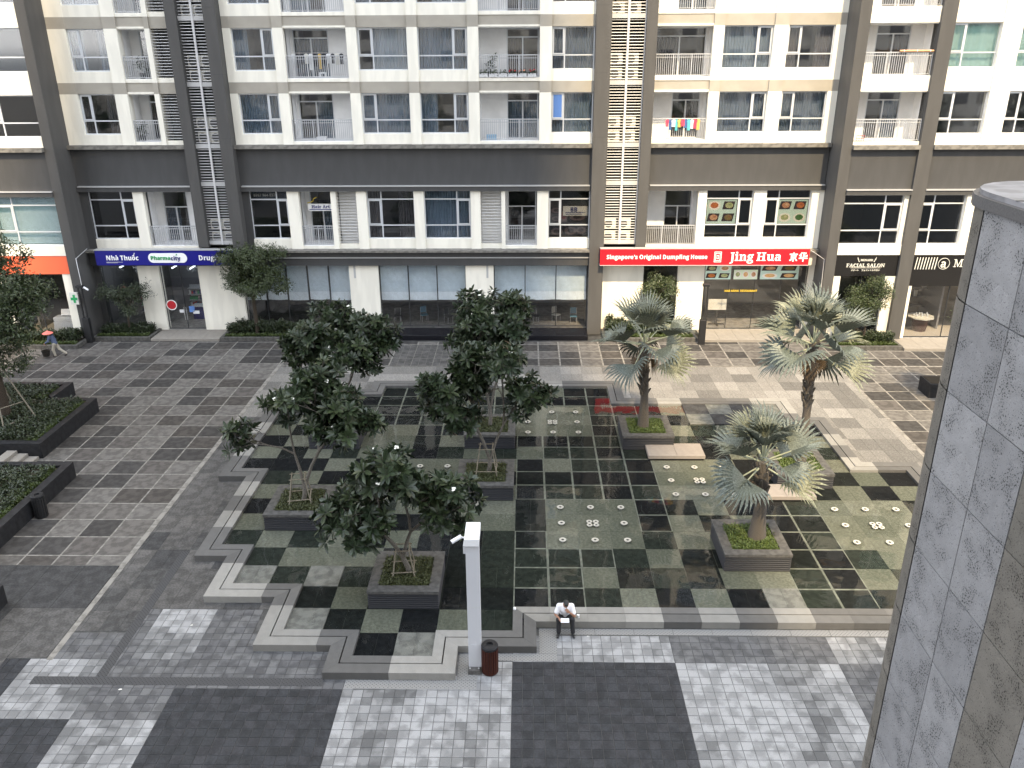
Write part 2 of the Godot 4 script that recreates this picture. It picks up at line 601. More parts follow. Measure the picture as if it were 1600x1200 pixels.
func make_ground() -> void:
	var g := MB.new()
	g.b(-400, 400, -0.5, -0.06, -400, 400)
	struct_mesh("ground", g, M.bedding)
	# left half of the plaza: square stones between pale joint strips
	var pl := struct_node("plaza_paving")
	g = MB.new()
	g.b(-36, -13.86, -0.058, -0.006, -48, -24.12)
	part("joint_bed", g, M.joint, pl)
	var tiles := []
	var p := 1.215
	for a in 19:
		for c in 20:
			var x1 := -13.99 - 0.09 - p * a
			var z1 := -24.12 - 0.6 - 0.03 - p * c
			var r := hash2(a, c)
			var m: Material = M.plaza[int(r * 5.99)]
			tiles.append([x1 - p + 0.07, x1, z1 - p + 0.07, z1, 0.0, m])
	for a in 19:
		var xh := -13.99 - 0.09 - p * a
		tiles.append([xh - p + 0.07, xh, -24.68, -24.13, 0.0, M.plaza[int(hash2(a, 77) * 5.99)]])
	# towards the viewer the same stones lie close, in twos, without strips
	for a in 12:
		for c in 12:
			var x1 := -14.08 - 1.18 * a
			var z1 := -24.1 + 1.18 * (c + 1)
			if a == 0 and c >= 4:
				continue
			var r := hash2(int(a / 2.0) * 7 + 3, int(c / 2.0) * 5 + 1)
			tiles.append([x1 - 1.172, x1, z1 - 1.172, z1, 0.0, M.walk[[1, 0, 4, 1][int(r * 3.99)]]])
	g = MB.new()
	lay(pl, "paving_stone", tiles, 0.05, 0.004)
	g.b(-14.05, -13.86, -0.05, 0.001, -43.86, -19.3)
	part("border_strip", g, M.joint, pl)
	# the promenade in front of the shops
	var pr := struct_node("promenade_paving")
	g = MB.new()
	g.b(-13.85, 36, -0.058, -0.006, -48, -43.76)
	g.b(17.36, 36, -0.058, -0.0061, -43.75, -18)
	part("joint_bed", g, M.joint, pr)
	tiles = []
	for a in 41:
		for c in 4:
			var x0 := -13.78 + p * a
			var z1 := -43.85 - p * c
			var z0 := maxf(z1 - p + 0.085, -47.99)
			if x0 > -7.8 and x0 < -1.6 and c < 3:
				for i in 3:
					for j in 3:
						var w := (p - 0.02) / 3
						tiles.append([x0 + w * i, x0 + w * (i + 1) - 0.012, z0 + w * j, z0 + w * (j + 1) - 0.012, 0.0, M.walk[[2, 4, 0][int(hash2(a * 3 + i, c * 3 + j, 4) * 2.99)]]])
			else:
				tiles.append([x0, x0 + p - 0.085, z0, z1, 0.0, M.plaza[int(hash2(a, c, 9) * 5.99)]])
	for a in 15:
		for c in 21:
			var x0 := 17.55 + p * a
			var z1 := -43.75 + p * (c + 1)
			tiles.append([x0, x0 + p - 0.085, z1 - p + 0.085, z1, 0.0, M.plaza[int(hash2(a, c, 5) * 5.99)]])
	lay(pr, "paving_stone", tiles, 0.05, 0.004)
	# the close-jointed walk round the pool
	var wk := struct_node("walkway_paving")
	tiles = []
	for k in range(-12, 16):
		for j in range(-8, 20):
			var x0 := kx(k)
			var z0 := jz(j + 1)
			if jz(j + 1) < -43.7 or x0 < -13.86 - MOD + 0.3 or x0 > 17.2:
				continue
			if deep_in_pool(k, j):
				continue
			var r := hash2(k, j, 2)
			var m: Material = (M.walk_pale_sunlit if j > 12 or k > 10 else M.walk)[int(r * 4.99)]  # rear and right: paler stone with some sunlight put into its colour
			for i in 2:
				var xa := maxf(x0 + MOD * 0.5 * i, -13.85)
				var xb := minf(x0 + MOD * 0.5 * (i + 1) - 0.005, 17.35)
				if xb - xa < 0.08:
					continue
				for l in 2:
					var za := maxf(z0 + MOD * 0.5 * l, -43.74)
					var zb := minf(z0 + MOD * 0.5 * (l + 1) - 0.005, -20.61 if xa + xb < -24.54 or xa > 13.0 else -21.73)
					if zb - za > 0.06:
						tiles.append([xa, xb, za, zb, 0.0, m])
	lay(wk, "paving_stone", tiles, 0.05, 0.003)
	# the forecourt: small square setts in large fields
	var fc := struct_node("forecourt_paving")
	tiles = []
	var s := 4.72 / 16.0
	var fn := FastNoiseLite.new()
	fn.seed = 77
	fn.frequency = 0.28
	fn.fractal_octaves = 3
	for a in range(-51, 56):
		for c in range(0, 42):
			var x0 := maxf(-0.36 + s * a, -15.25)
			var z0 := -21.72 + s * c
			var x := x0 + s / 2
			var z := z0 + s / 2
			if x < -13.85 and z < -19.27:
				continue
			if z < -20.6 and (x > -8.2 or x < -12.3):
				continue
			var f := field(x, z)
			var r := hash2(a, c, 1)
			var m: Material
			if f == 0:
				m = M.dark_paver[int(r * 2.99)]
			elif f == 1:
				m = M.mid_paver[int(r * 2.99)]
			else:
				var film := 0.5 + 1.1 * fn.get_noise_2d(x, z) + 0.5 * (r - 0.5)
				m = M.white_paver[clampi(int(film * 5.0 - 0.6), 0, 4)]
			tiles.append([x0, -0.36 + s * (a + 1) - 0.011, z0, z0 + s - 0.011, 0.0, m])
	g = MB.new()
	g.b(-16, 17.2, -0.056, -0.012, -21.8, -8)
	part("joint_bed", g, M.dust_joint, fc)
	lay(fc, "sett", tiles, 0.04, 0.006)
	# perforated drain covers along the foot of the pool edge
	var segs := [[-14.0, -5.7, -18.62, -18.3, 1], [-5.05, -1.35, -18.56, -18.22, 0], [-1.93, -1.35, -19.68, -18.56, 0], [-1.35, 0.95, -19.70, -19.4, 0], [0.42, 0.95, -20.86, -19.70, 0], [0.95, 20.0, -20.86, -20.58, 0], [-12.25, -11.95, -25.0, -18.62, 1]]
	for q in segs:
		var along_x: bool = q[1] - q[0] > q[3] - q[2]
		var L: float = (q[1] - q[0]) if along_x else (q[3] - q[2])
		var cnt := maxi(1, int(round(L / 1.17)))
		for i in cnt:
			var u0 := L * i / cnt
			var u1 := L * (i + 1) / cnt - 0.012
			g = MB.new()
			if along_x:
				g.slab(q[0] + u0, q[0] + u1, -0.03, 0.006, q[2], q[3], 0.003)
			else:
				g.slab(q[0], q[1], -0.03, 0.006, q[2] + u0, q[2] + u1, 0.003)
			part("drain_cover", g, M.drain if q[4] == 0 else M.drain_dark, fc)


func field(x: float, z: float) -> int:
	# 0 dark, 1 mid grey, 2 white
	if z < -19.36:
		if x < -9.82:
			return 2 if z < -19.3 and x > -11.6 else 1
		if x < -7.0:
			return 1
		if x < -0.36:
			return 1
		if x < 4.36:
			return 2
		if x < 9.08:
			return 1
		return 2 if x < 13.8 else 1
	if x < -14.5:
		return 0
	if x < -12.2:
		return 2 if z < -17.03 else 0
	if x < -9.8:
		return 1 if z < -17.03 else 2
	if z < -18.3 and x < -5.08:
		return 1
	if x < -5.08:
		return 0
	if x < -0.36:
		return 2
	if x < 4.36:
		return 0 if z < -14.64 else 2
	if x < 9.08:
		return 2 if z < -14.64 else 0
	return 1 if z < -14.64 else 2


# rows of the pool floor: from j to [first k, last k] (inclusive) of the tiles inside the edge
const POOL_ROWS := {
	-2: [-4, -3], -1: [-6, -1], 0: [-6, 18], 1: [-8, 18], 2: [-8, 18], 3: [-9, 18], 4: [-9, 18], 5: [-9, 18], 6: [-9, 18], 7: [-9, 13],
	8: [-10, 11], 9: [-10, 11], 10: [-10, 11], 11: [-10, 11], 12: [-10, 10], 13: [-8, 10], 14: [-7, 3], 15: [-6, 3],
}

func in_pool(k: int, j: int) -> bool:
	return POOL_ROWS.has(j) and k >= POOL_ROWS[j][0] and k <= POOL_ROWS[j][1]

func deep_in_pool(k: int, j: int) -> bool:
	for a in [-1, 0, 1]:
		for c in [-1, 0, 1]:
			if not in_pool(k + a, j + c):
				return false
	return true

func pool_tone(k: int, j: int) -> int:
	# 0 dark, 1 light, 2 pale and dry; 3 dark with pale joints
	for blk in [[1, 3], [5, 6], [0, 11], [10, 3], [-5, 6]]:
		if k >= blk[0] and k < blk[0] + 3 and j >= blk[1] and j < blk[1] + 3:
			return 1
	var rows := {0: {0: 3, 1: 3, 2: 0, 3: 1, 4: 0, 5: 1, 6: 0, 7: 2, 8: 3, 9: 3, 10: 0, -1: 0, -2: 0, -5: 1, -6: 0}, 1: {0: 3, 1: 3, 2: 1, 3: 0, 4: 0, 5: 0, 6: 1, 7: 1, 8: 3, 9: 3, 10: 1, -8: 2, -7: 0, -6: 2, -5: 0, -2: 0, -1: 0}, 2: {0: 3, 1: 3, 2: 3, 3: 0, 4: 1, 5: 0, 8: 3, 9: 3, 10: 0, 11: 1, -8: 0, -7: 1, -6: 1, -5: 1, -2: 0, -1: 0}, 3: {0: 3, 4: 0, 5: 1, 8: 3, 9: 3, -3: 0, -4: 1}, -1: {-6: 2, -5: 0, -4: 1, -3: 0, -2: 1, -1: 0}, -2: {-4: 0, -3: 2}}
	if rows.has(j) and rows[j].has(k):
		return rows[j][k]
	if k >= -2 and k <= -1 and j >= 3 and j <= 5:
		return 1 if j > 3 else 0
	if k >= 0 and k <= 4 and j >= 6:
		if (k == 1 and j == 8) or (k == 0 and j == 9) or (k == 1 and j == 15):
			return 1
		return 3
	if k == 4 and j >= 3:
		return 3
	if (k == 8 or k == 9) and j < 6:
		return 3
	if j >= 9 and k >= -6 and k <= -1:
		if (k <= -5 and j <= 11) or hash2(k, j, 44) > 0.86:
			return 1
		return 3 if j >= 11 else 0
	if j >= 14 and k <= -3:
		return 3
	if k == -3 and j < 6:
		return 0
	if (k + j + 100) % 2 == 0:
		return 0
	return 1 if hash2(k, j, 7) > 0.15 else 0


func make_pool() -> void:
	var fl := struct_node("pool_floor")
	var g := MB.new()
	var tiles := []
	for j in POOL_ROWS:
		var a: int = POOL_ROWS[j][0]
		var c: int = POOL_ROWS[j][1]
		g.b(kx(a), kx(c + 1), 0.0, 0.112, jz(j + 1), jz(j))
		for k in range(a, c + 1):
			var tone := pool_tone(k, j)
			var r := hash2(k, j, 6)
			var m: Material = M.pool_dark[int(r * 2.99)]
			if tone == 1:
				m = M.pool_light[int(r * 2.99)]
			elif tone == 2:
				m = M.pool_pale[0]
			var gap := 0.04 if tone == 3 else 0.003
			var y := 0.118 if tone != 2 else 0.150
			if j >= 12 and k >= 7:
				y = 0.20
				m = M.pool_pale[0] if (k + j) % 2 else M.walk[1]
			var two := tone != 3 and hash2(k, j, 8) > 0.35
			if two:
				var h := MOD / 2
				tiles.append([kx(k) + gap, kx(k) + h - 0.002, jz(j + 1) + gap, jz(j) - gap, y, m])
				tiles.append([kx(k) + h + 0.002, kx(k + 1) - gap, jz(j + 1) + gap, jz(j) - gap, y, m])
			else:
				tiles.append([kx(k) + gap, kx(k + 1) - gap, jz(j + 1) + gap, jz(j) - gap, y, m])
	part("joint_bed", g, M.pool_joint, fl)
	lay(fl, "pool_tile", tiles, 0.05, 0.002)
	# one water sheet over the whole basin
	var wv := MB.new()
	for j in POOL_ROWS:
		var x0 := kx(POOL_ROWS[j][0])
		var x1 := kx(mini(POOL_ROWS[j][1], 6 if j >= 12 else 99) + 1)
		wv.quad(Vector3(x0, 0.172, jz(j + 1)), Vector3(x1, 0.172, jz(j + 1)), Vector3(x1, 0.172, jz(j)), Vector3(x0, 0.172, jz(j)), Vector3.UP)
	struct_mesh("water", wv, M.water)
	# edge stones: an inner and an outer ring with an open slot between them
	var ed := struct_node("pool_edge")
	var edges := []
	for j in range(-3, 17):
		for k in range(-12, 20):
			if not in_pool(k, j):
				continue
			if not in_pool(k, j - 1):
				edges.append([k, j, 0])
			if not in_pool(k, j + 1):
				edges.append([k, j, 1])
			if not in_pool(k - 1, j):
				edges.append([k, j, 2])
			if not in_pool(k + 1, j):
				edges.append([k, j, 3])
	var H := 0.24
	for e in edges:
		var k: int = e[0]
		var j: int = e[1]
		# which neighbours go on at each end decides how the ring is mitred
		for ring in 2:
			var d0 := 0.0 if ring == 0 else 0.34
			var d1 := 0.30 if ring == 0 else 0.72
			var A: Vector2
			var B2: Vector2
			var out: Vector2
			match e[2]:
				0:
					A = Vector2(kx(k), jz(j)); B2 = Vector2(kx(k + 1), jz(j)); out = Vector2(0, 1)
				1:
					A = Vector2(kx(k), jz(j + 1)); B2 = Vector2(kx(k + 1), jz(j + 1)); out = Vector2(0, -1)
				2:
					A = Vector2(kx(k), jz(j)); B2 = Vector2(kx(k), jz(j + 1)); out = Vector2(-1, 0)
				3:
					A = Vector2(kx(k + 1), jz(j)); B2 = Vector2(kx(k + 1), jz(j + 1)); out = Vector2(1, 0)
			var t := (B2 - A).normalized()
			var ea := end_kind(k, j, e[2], false)
			var eb := end_kind(k, j, e[2], true)
			var poly := PackedVector2Array([A + out * d0 - t * (d0 * ea), B2 + out * d0 + t * (d0 * eb), B2 + out * d1 + t * (d1 * eb), A + out * d1 - t * (d1 * ea)])
			var gm := MB.new()
			var gap := 0.002
			for q in 4:
				poly[q] += (t if q == 0 or q == 3 else -t) * gap
			gm.prism(poly, 0.0, H)
			var tone := pool_tone(k, j)
			var mats: Array = M.cope_dark if tone == 0 or tone == 3 else M.cope_light
			if e[2] == 0 and j == 0 and k < 3 and k >= 0:
				mats = M.cope_light
			part("edge_stone", gm, mats[int(hash2(k, j, 20 + ring) * 1.99)], ed)
	# lined bottom of the slot
	g = MB.new()
	for e in edges:
		var k: int = e[0]
		var j: int = e[1]
		match e[2]:
			0: g.b(kx(k) - 0.6, kx(k + 1) + 0.6, 0.0, 0.02, jz(j) + 0.01, jz(j) + 0.6)
			1: g.b(kx(k) - 0.6, kx(k + 1) + 0.6, 0.0, 0.02, jz(j + 1) - 0.6, jz(j + 1) - 0.01)
	part("slot_lining", g, M.planter_core, ed)


func end_kind(k: int, j: int, side: int, far: bool) -> float:
	# 1 where the edge turns outwards at that end, -1 where it turns inwards, 0 where it runs straight on
	var dk := 0
	var dj := 0
	var ok := 0
	var oj := 0
	match side:
		0: oj = -1
		1: oj = 1
		2: ok = -1
		3: ok = 1
	if side < 2:
		dk = 1 if far else -1
	else:
		dj = 1 if far else -1
	if in_pool(k + dk + ok, j + dj + oj):
		return -1.0
	if in_pool(k + dk, j + dj):
		return 0.0
	return 1.0


var B: Node3D

func pane_mesh(w: float, h: float) -> ArrayMesh:
	# a sealed double pane
	var key := "pane %.3f %.3f" % [w, h]
	if not shared.has(key):
		var g := MB.new()
		g.box(Vector3(0, 0, 0.012), Vector3(w, h, 0.006))
		g.box(Vector3(0, 0, -0.012), Vector3(w, h, 0.006))
		shared[key] = g.mesh()
	return shared[key]

func curtain_mesh(x0: float, x1: float, y0: float, y1: float, z: float, amp := 0.035, wave := 0.16) -> MB:
	var g := MB.new()
	var cnt := maxi(4, int((x1 - x0) / (wave / 4.0)))
	var ph := rng.randf() * TAU
	var pts := []
	for i in cnt + 1:
		var x := lerpf(x0, x1, float(i) / cnt)
		pts.append(Vector3(x, 0, z + amp * sin(TAU * x / wave + ph) + amp * 0.6 * sin(TAU * x / (wave * 2.7) + ph * 2.0)))
	for i in cnt:
		var a: Vector3 = pts[i]
		var c: Vector3 = pts[i + 1]
		var k := Vector3(-(c.z - a.z), 0, c.x - a.x).normalized()
		g.quad(Vector3(a.x, y1, a.z), Vector3(c.x, y1, c.z), Vector3(c.x, y0, c.z), Vector3(a.x, y0, a.z), k)
	return g

func window(x0: float, x1: float, y0: float, y1: float, z: float, left: bool, rows: Array, look: int, glass: Material) -> MeshInstance3D:
	# rows: shares of the height, from below; the narrow column with the casement is on the left or on the right
	var g := MB.new()
	var f := 0.06
	var zb := z - 0.06
	var w := x1 - x0
	var xm := x0 + w * 0.30 if left else x1 - w * 0.30
	g.b(x0, x0 + f, y0, y1, zb, z)
	g.b(x1 - f, x1, y0, y1, zb, z)
	g.b(x0 + f, x1 - f, y0, y0 + f, zb, z)
	g.b(x0 + f, x1 - f, y1 - f, y1, zb, z)
	var o := Node3D.new()
	var ys := [y0]
	for r in rows:
		ys.append(ys[-1] + r * (y1 - y0))
	for i in range(1, ys.size() - 1):
		g.b(x0 + f, x1 - f, ys[i] - 0.035, ys[i] + 0.035, zb, z + 0.002)
	g.b(xm - 0.035, xm + 0.035, y0 + f, y1 - f, zb, z + 0.004)
	# the opening sash stands a little proud
	var sx0 := x0 + f if left else xm + 0.035
	var sx1 := xm - 0.035 if left else x1 - f
	var sy0: float = ys[1] + 0.035
	var sy1: float = (ys[2] - 0.035) if rows.size() > 2 else y1 - f
	var s := 0.07
	g.b(sx0, sx0 + s, sy0, sy1, z - 0.03, z + 0.03)
	g.b(sx1 - s, sx1, sy0, sy1, z - 0.03, z + 0.03)
	g.b(sx0 + s, sx1 - s, sy0, sy0 + s, z - 0.03, z + 0.03)
	g.b(sx0 + s, sx1 - s, sy1 - s, sy1, z - 0.03, z + 0.03)
	o.free()
	var wnd := part("window", g, M.frame, B)
	for i in rows.size():
		for c in 2:
			var a := x0 + f if c == 0 else xm + 0.035
			var e := xm - 0.035 if c == 0 else x1 - f
			var lo: float = ys[i] + (f if i == 0 else 0.035)
			var hi: float = ys[i + 1] - (f if i == rows.size() - 1 else 0.035)
			var sash := i == 1 and (c == 0) == left
			var gm: Material = glass
			if sash:
				a += s; e -= s; lo += s; hi -= s
				if look == 5:
					gm = M.glass_film
			part("pane", pane_mesh(e - a, hi - lo), gm, wnd, Vector3((a + e) / 2, (lo + hi) / 2, z - 0.03 if not sash else z))
	# what hangs behind the glass
	var cz := z - 0.28
	if look == 1 or look == 5:
		part("curtain", curtain_mesh(x0, x1, y0 - 0.1, y1, cz), M.curtain[int(rng.randf() * 1.99)], wnd)
	elif look == 2:
		part("curtain", curtain_mesh(x0, x0 + w * 0.34, y0 - 0.1, y1, cz), M.curtain[0], wnd)
		part("curtain", curtain_mesh(x1 - w * 0.30, x1, y0 - 0.1, y1, cz), M.curtain[1], wnd)
	elif look == 3:
		part("curtain", curtain_mesh(x0 + w * 0.3, x1, y0 - 0.1, y1, cz), M.curtain[2], wnd)
	elif look == 4:
		part("curtain", curtain_mesh(x0, x1, y0 - 0.1, y1, cz, 0.02, 0.3), M.curtain_teal, wnd)
	elif look == 6:
		part("curtain", curtain_mesh(x0, x0 + w * 0.28, y0 - 0.1, y1, cz), M.curtain[3], wnd)
		part("curtain", curtain_mesh(x1 - w * 0.36, x1, y0 - 0.1, y1, cz), M.curtain[3], wnd)
	return wnd

func railing(x0: float, x1: float, y: float, z: float, h := 1.15, panel := false) -> void:
	var g := MB.new()
	g.b(x0, x1, y + h - 0.05, y + h, z - 0.025, z + 0.025)
	g.b(x0, x1, y + h - 0.2, y + h - 0.17, z - 0.012, z + 0.012)
	g.b(x0, x1, y + 0.06, y + 0.09, z - 0.012, z + 0.012)
	var posts := maxi(2, int(round((x1 - x0) / 1.05)) + 1)
	for i in posts:
		var x := lerpf(x0 + 0.025, x1 - 0.025, float(i) / (posts - 1))
		g.b(x - 0.025, x + 0.025, y, y + h - 0.05, z - 0.024, z + 0.024)
	var bars := int((x1 - x0) / 0.115)
	for i in range(1, bars):
		var x := lerpf(x0, x1, float(i) / bars)
		g.b(x - 0.011, x + 0.011, y + 0.09, y + h - 0.05, z - 0.011, z + 0.011)
	if panel:
		var pn := MB.new()
		pn.b(x0 + 0.03, x1 - 0.03, y + 0.1, y + h - 0.06, z - 0.05, z - 0.03)
		part("railing_panel", pn, M.granite_top, B)
	part("railing", g, M.rail, B)

func balcony(x0: float, x1: float, y0: float, y1: float, z: float, dx0: float, dx1: float, depth := 1.35, panel := false, curtain := true) -> void:
	# a recess with white walls, a sliding glass door and a railing
	var zb := z - depth
	var g := MB.new()
	g.b(x0, x1, y0 - 0.14, y0, zb - 0.2, z - 0.02)
	part("balcony_floor", g, M.white_wall, B)
	g = MB.new()
	if dx0 - x0 > 0.05:
		g.b(x0, dx0, y0, y1, zb - 0.12, zb)
	if x1 - dx1 > 0.05:
		g.b(dx1, x1, y0, y1, zb - 0.12, zb)
	g.b(x0 - 0.1, x0, y0 - 0.14, y1, zb - 0.12, z - 0.3)
	g.b(x1, x1 + 0.1, y0 - 0.14, y1, zb - 0.12, z - 0.3)
	g.b(x0, x1, y1 - 0.06, y1, zb - 0.12, z - 0.05)
	part("balcony_wall", g, M.white_wall, B)
	var top := y1 - 0.06
	g = MB.new()
	var f := 0.06
	var tr := y0 + 2.12
	g.b(dx0, dx0 + f, y0, top, zb - 0.08, zb - 0.02)
	g.b(dx1 - f, dx1, y0, top, zb - 0.08, zb - 0.02)
	g.b(dx0 + f, dx1 - f, tr - 0.035, tr + 0.035, zb - 0.08, zb - 0.015)
	g.b(dx0 + f, dx1 - f, top - f, top, zb - 0.08, zb - 0.02)
	var xm := (dx0 + dx1) / 2
	g.b(xm - 0.04, xm + 0.04, y0, tr - 0.035, zb - 0.09, zb - 0.01)
	g.b(dx0 + f, dx1 - f, y0, y0 + 0.05, zb - 0.08, zb - 0.02)
	var door := part("balcony_door", g, M.frame, B)
	for c in 2:
		var a := dx0 + f if c == 0 else xm + 0.04
		var e := xm - 0.04 if c == 0 else dx1 - f
		part("pane", pane_mesh(e - a, tr - y0 - 0.085), M.glass, door, Vector3((a + e) / 2, (y0 + 0.05 + tr - 0.035) / 2, zb - 0.05))
	part("pane", pane_mesh(dx1 - dx0 - 2 * f, top - f - tr - 0.035), M.glass, door, Vector3(xm, (top - f + tr + 0.035) / 2, zb - 0.05))
	if curtain:
		var wv := rng.randf()
		part("curtain", curtain_mesh(dx0 if wv < 0.6 else xm, xm + 0.1 if wv < 0.3 else dx1, y0, tr, zb - 0.3), M.curtain[int(rng.randf() * 3.99)], door)
	railing(x0 + 0.01, x1 - 0.01, y0, z - 0.08, 1.2, panel)

func louvres(called: String, x0: float, x1: float, y0: float, y1: float, z: float, pitch: float, m: Material) -> void:
	# slanted slats, each a piece of its own
	var cnt := int((y1 - y0) / pitch)
	var key := "slat %.2f" % (x1 - x0)
	if not shared.has(key):
		var g := MB.new()
		g.box(Vector3.ZERO, Vector3(x1 - x0, 0.036, 0.01), Basis(Vector3.RIGHT, -0.5))
		shared[key] = g.mesh()
	for i in cnt:
		part(called, shared[key], m, B, Vector3((x0 + x1) / 2, y0 + (i + 0.5) * (y1 - y0) / cnt, z))

func wall_box(called: String, x0: float, x1: float, y0: float, y1: float, z0: float, z1: float, m: Material) -> void:
	var g := MB.new()
	g.b(x0, x1, y0, y1, z0, z1)
	part(called, g, m, B)


const ZC := -50.0
const ZW := -48.3

func make_building() -> void:
	B = thing("apartment_building", "cream and dark grey apartment block with balconies above a row of shops", "building")
	# kind, x0, x1, extra
	var upper := [
		["W", -25.76, -23.58, true], ["P", -23.58, -22.84], ["B", -22.84, -21.28, -22.3, -21.28], ["P", -21.28, -21.0], ["L", -21.0, -19.9], ["S", -19.25, -17.68],
		["W", -16.5, -14.13, false], ["P", -14.13, -13.55], ["B", -13.55, -10.02, -13.4, -11.35], ["P", -10.02, -9.45], ["W", -9.45, -6.63, true], ["P", -6.63, -6.06], ["W", -6.06, -3.26, false], ["P", -3.26, -2.65],
		["B", -2.65, 0.78, -1.1, 0.74], ["P", 0.78, 1.45], ["W", 1.45, 3.85, true], ["S", 4.7, 6.66], ["B", 7.22, 10.38, 8.55, 10.2], ["P", 10.38, 10.97], ["W", 10.97, 13.72, false], ["P", 13.72, 14.5], ["W", 14.5, 17.1, true],
	]
	var looks := {0: [6, 1, 1, 2, 6, 1, 1, 3], 1: [2, 2, 3, 1, 1, 1, 6, 3], 2: [1, 1, 2, 3, 0, 1, 1, 1]}
	for fl in 3:
		var top := 14.31 + 3.45 * fl
		var lo := top - 2.84
		var wi := 0
		for c in upper:
			var x0: float = c[1]
			var x1: float = c[2]
			match c[0]:
				"P":
					wall_box("pier", x0, x1, lo, top, ZC - 0.5, ZC + 0.12, M.cream)
					wall_box("band", x0, x1, top, top + 0.61, ZC - 0.5, ZC + 0.12, M.beige)
				"W":
					var film: int = looks[fl][wi % 8]
					if (fl == 0 and (wi == 3 or wi == 4)):
						film = 2 if wi == 3 else 5
					wi += 1
					wall_box("spandrel", x0, x1, lo, top - 2.24, ZC - 0.3, ZC + 0.02, M.cream)
					wall_box("band", x0, x1, top, top + 0.61, ZC - 0.5, ZC + 0.02, M.beige)
					window(x0, x1, top - 2.24, top, ZC - 0.12, c[3], [0.34, 0.66], film, M.glass)
				"B":
					wall_box("spandrel", x0, x1, lo, lo + 0.18, ZC - 0.3, ZC + 0.06, M.cream)
					wall_box("band", x0, x1, top + 0.1, top + 0.61, ZC - 0.5, ZC + 0.02, M.beige)
					wall_box("band", x0, x1, top, top + 0.1, ZC - 0.5, ZC + 0.06, M.cream)
					var d0: float = c[3]
					var d1: float = c[4]
					if fl == 1 and x0 > 7.0:
						d0 = x0 + 0.05
						d1 = x1 - 0.1
					balcony(x0, x1, lo + 0.2, top, ZC, d0, d1)
				"L":
					wall_box("spandrel", x0, x1, lo, lo + 0.25, ZC - 0.3, ZC + 0.02, M.cream)
					wall_box("band", x0, x1, top, top + 0.61, ZC - 0.5, ZC + 0.02, M.beige)
					louvres("slat", x0, x1, lo + 0.3, top - 0.02, ZC - 0.1, 0.15, M.slat)
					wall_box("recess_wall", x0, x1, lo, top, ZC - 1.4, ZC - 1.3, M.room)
		# narrow cream strips beside the pillars
		for e in [[-26.9, -25.76], [-16.95, -16.5], [17.1, 17.7]]:
			wall_box("pier", e[0], e[1], lo, top, ZC - 0.5, ZC + 0.03, M.cream)
			wall_box("band", e[0], e[1], top, top + 0.61, ZC - 0.5, ZC + 0.03, M.beige)
		# rooms behind
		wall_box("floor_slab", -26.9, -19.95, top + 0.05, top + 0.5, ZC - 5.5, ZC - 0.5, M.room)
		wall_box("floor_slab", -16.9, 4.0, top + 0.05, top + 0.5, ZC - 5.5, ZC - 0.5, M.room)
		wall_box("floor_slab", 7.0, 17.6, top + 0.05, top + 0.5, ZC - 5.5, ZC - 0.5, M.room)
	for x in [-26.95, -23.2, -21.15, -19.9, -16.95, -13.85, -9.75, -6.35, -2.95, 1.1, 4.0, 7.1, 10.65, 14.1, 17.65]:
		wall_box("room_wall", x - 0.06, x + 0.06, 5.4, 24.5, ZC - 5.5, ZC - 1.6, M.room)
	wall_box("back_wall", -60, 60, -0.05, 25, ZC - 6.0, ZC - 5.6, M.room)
	# the storeys above
	wall_box("upper_storeys", -60, 60, 25.0, 115.0, ZC - 14.0, ZC - 0.4, M.cream)
	# dark pillars
	for e in [[-19.88, -19.27, 5.5, ZC + 0.45], [-17.68, -16.98, 5.5, ZC + 0.7], [3.85, 4.70, 0.0, ZC + 0.65], [6.62, 7.22, 5.5, ZC + 0.5]]:
		wall_box("pillar", e[0], e[1], e[2], 25.0, ZC - 2.6, e[3], M.grey_pillar)
	for x in [-17.68, 3.85]:
		for y in [11.9, 15.35, 18.8]:
			wall_box("pillar_joint", x - 0.003, x + 0.703, y - 0.01, y + 0.01, ZC, ZC + (0.703 if x < 0 else 0.653), M.grey)
	# louvred air shafts with frames
	for sh in [[-19.27, -17.68], [4.70, 6.62]]:
		var x0: float = sh[0]
		var x1: float = sh[1]
		var z := ZC + 0.18
		var cuts := [5.75, 9.25, 11.42, 14.82, 18.27, 21.72]
		for i in cuts.size() - 1:
			louvres("louvre_slat", x0 + 0.03, x1 - 0.03, cuts[i] + 0.12, cuts[i + 1] - 0.12, z - 0.05, 0.155, M.slat)
		for i in cuts.size():
			wall_box("shaft_crossbar", x0, x1, cuts[i] - 0.12, cuts[i] + 0.12, z - 0.16, z + 0.02, M.slat_grey)
		var xm := (x0 + x1) / 2
		wall_box("shaft_mullion", xm - 0.06, xm + 0.06, 5.63, 24.0, z - 0.02, z + 0.05, M.slat)
		wall_box("shaft_mullion", x1 - 0.06, x1, 5.87, 24.0, z - 0.02, z + 0.04, M.slat)
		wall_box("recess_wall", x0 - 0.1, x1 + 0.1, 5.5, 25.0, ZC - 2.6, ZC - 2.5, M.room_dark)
		for y in [5.6, 9.2, 11.5, 14.9, 18.3]:
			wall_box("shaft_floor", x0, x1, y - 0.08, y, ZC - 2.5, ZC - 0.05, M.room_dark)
		for i in 4:
			var fy: float = [5.6, 11.5, 14.9, 18.3][i]
			for u in 4:
				condenser(Vector3(x0 + 0.40 + (u % 2) * (x1 - x0) * 0.47, fy + 0.02 + int(u / 2.0) * 0.78, ZC - 0.45), x0 < 0, i, u)
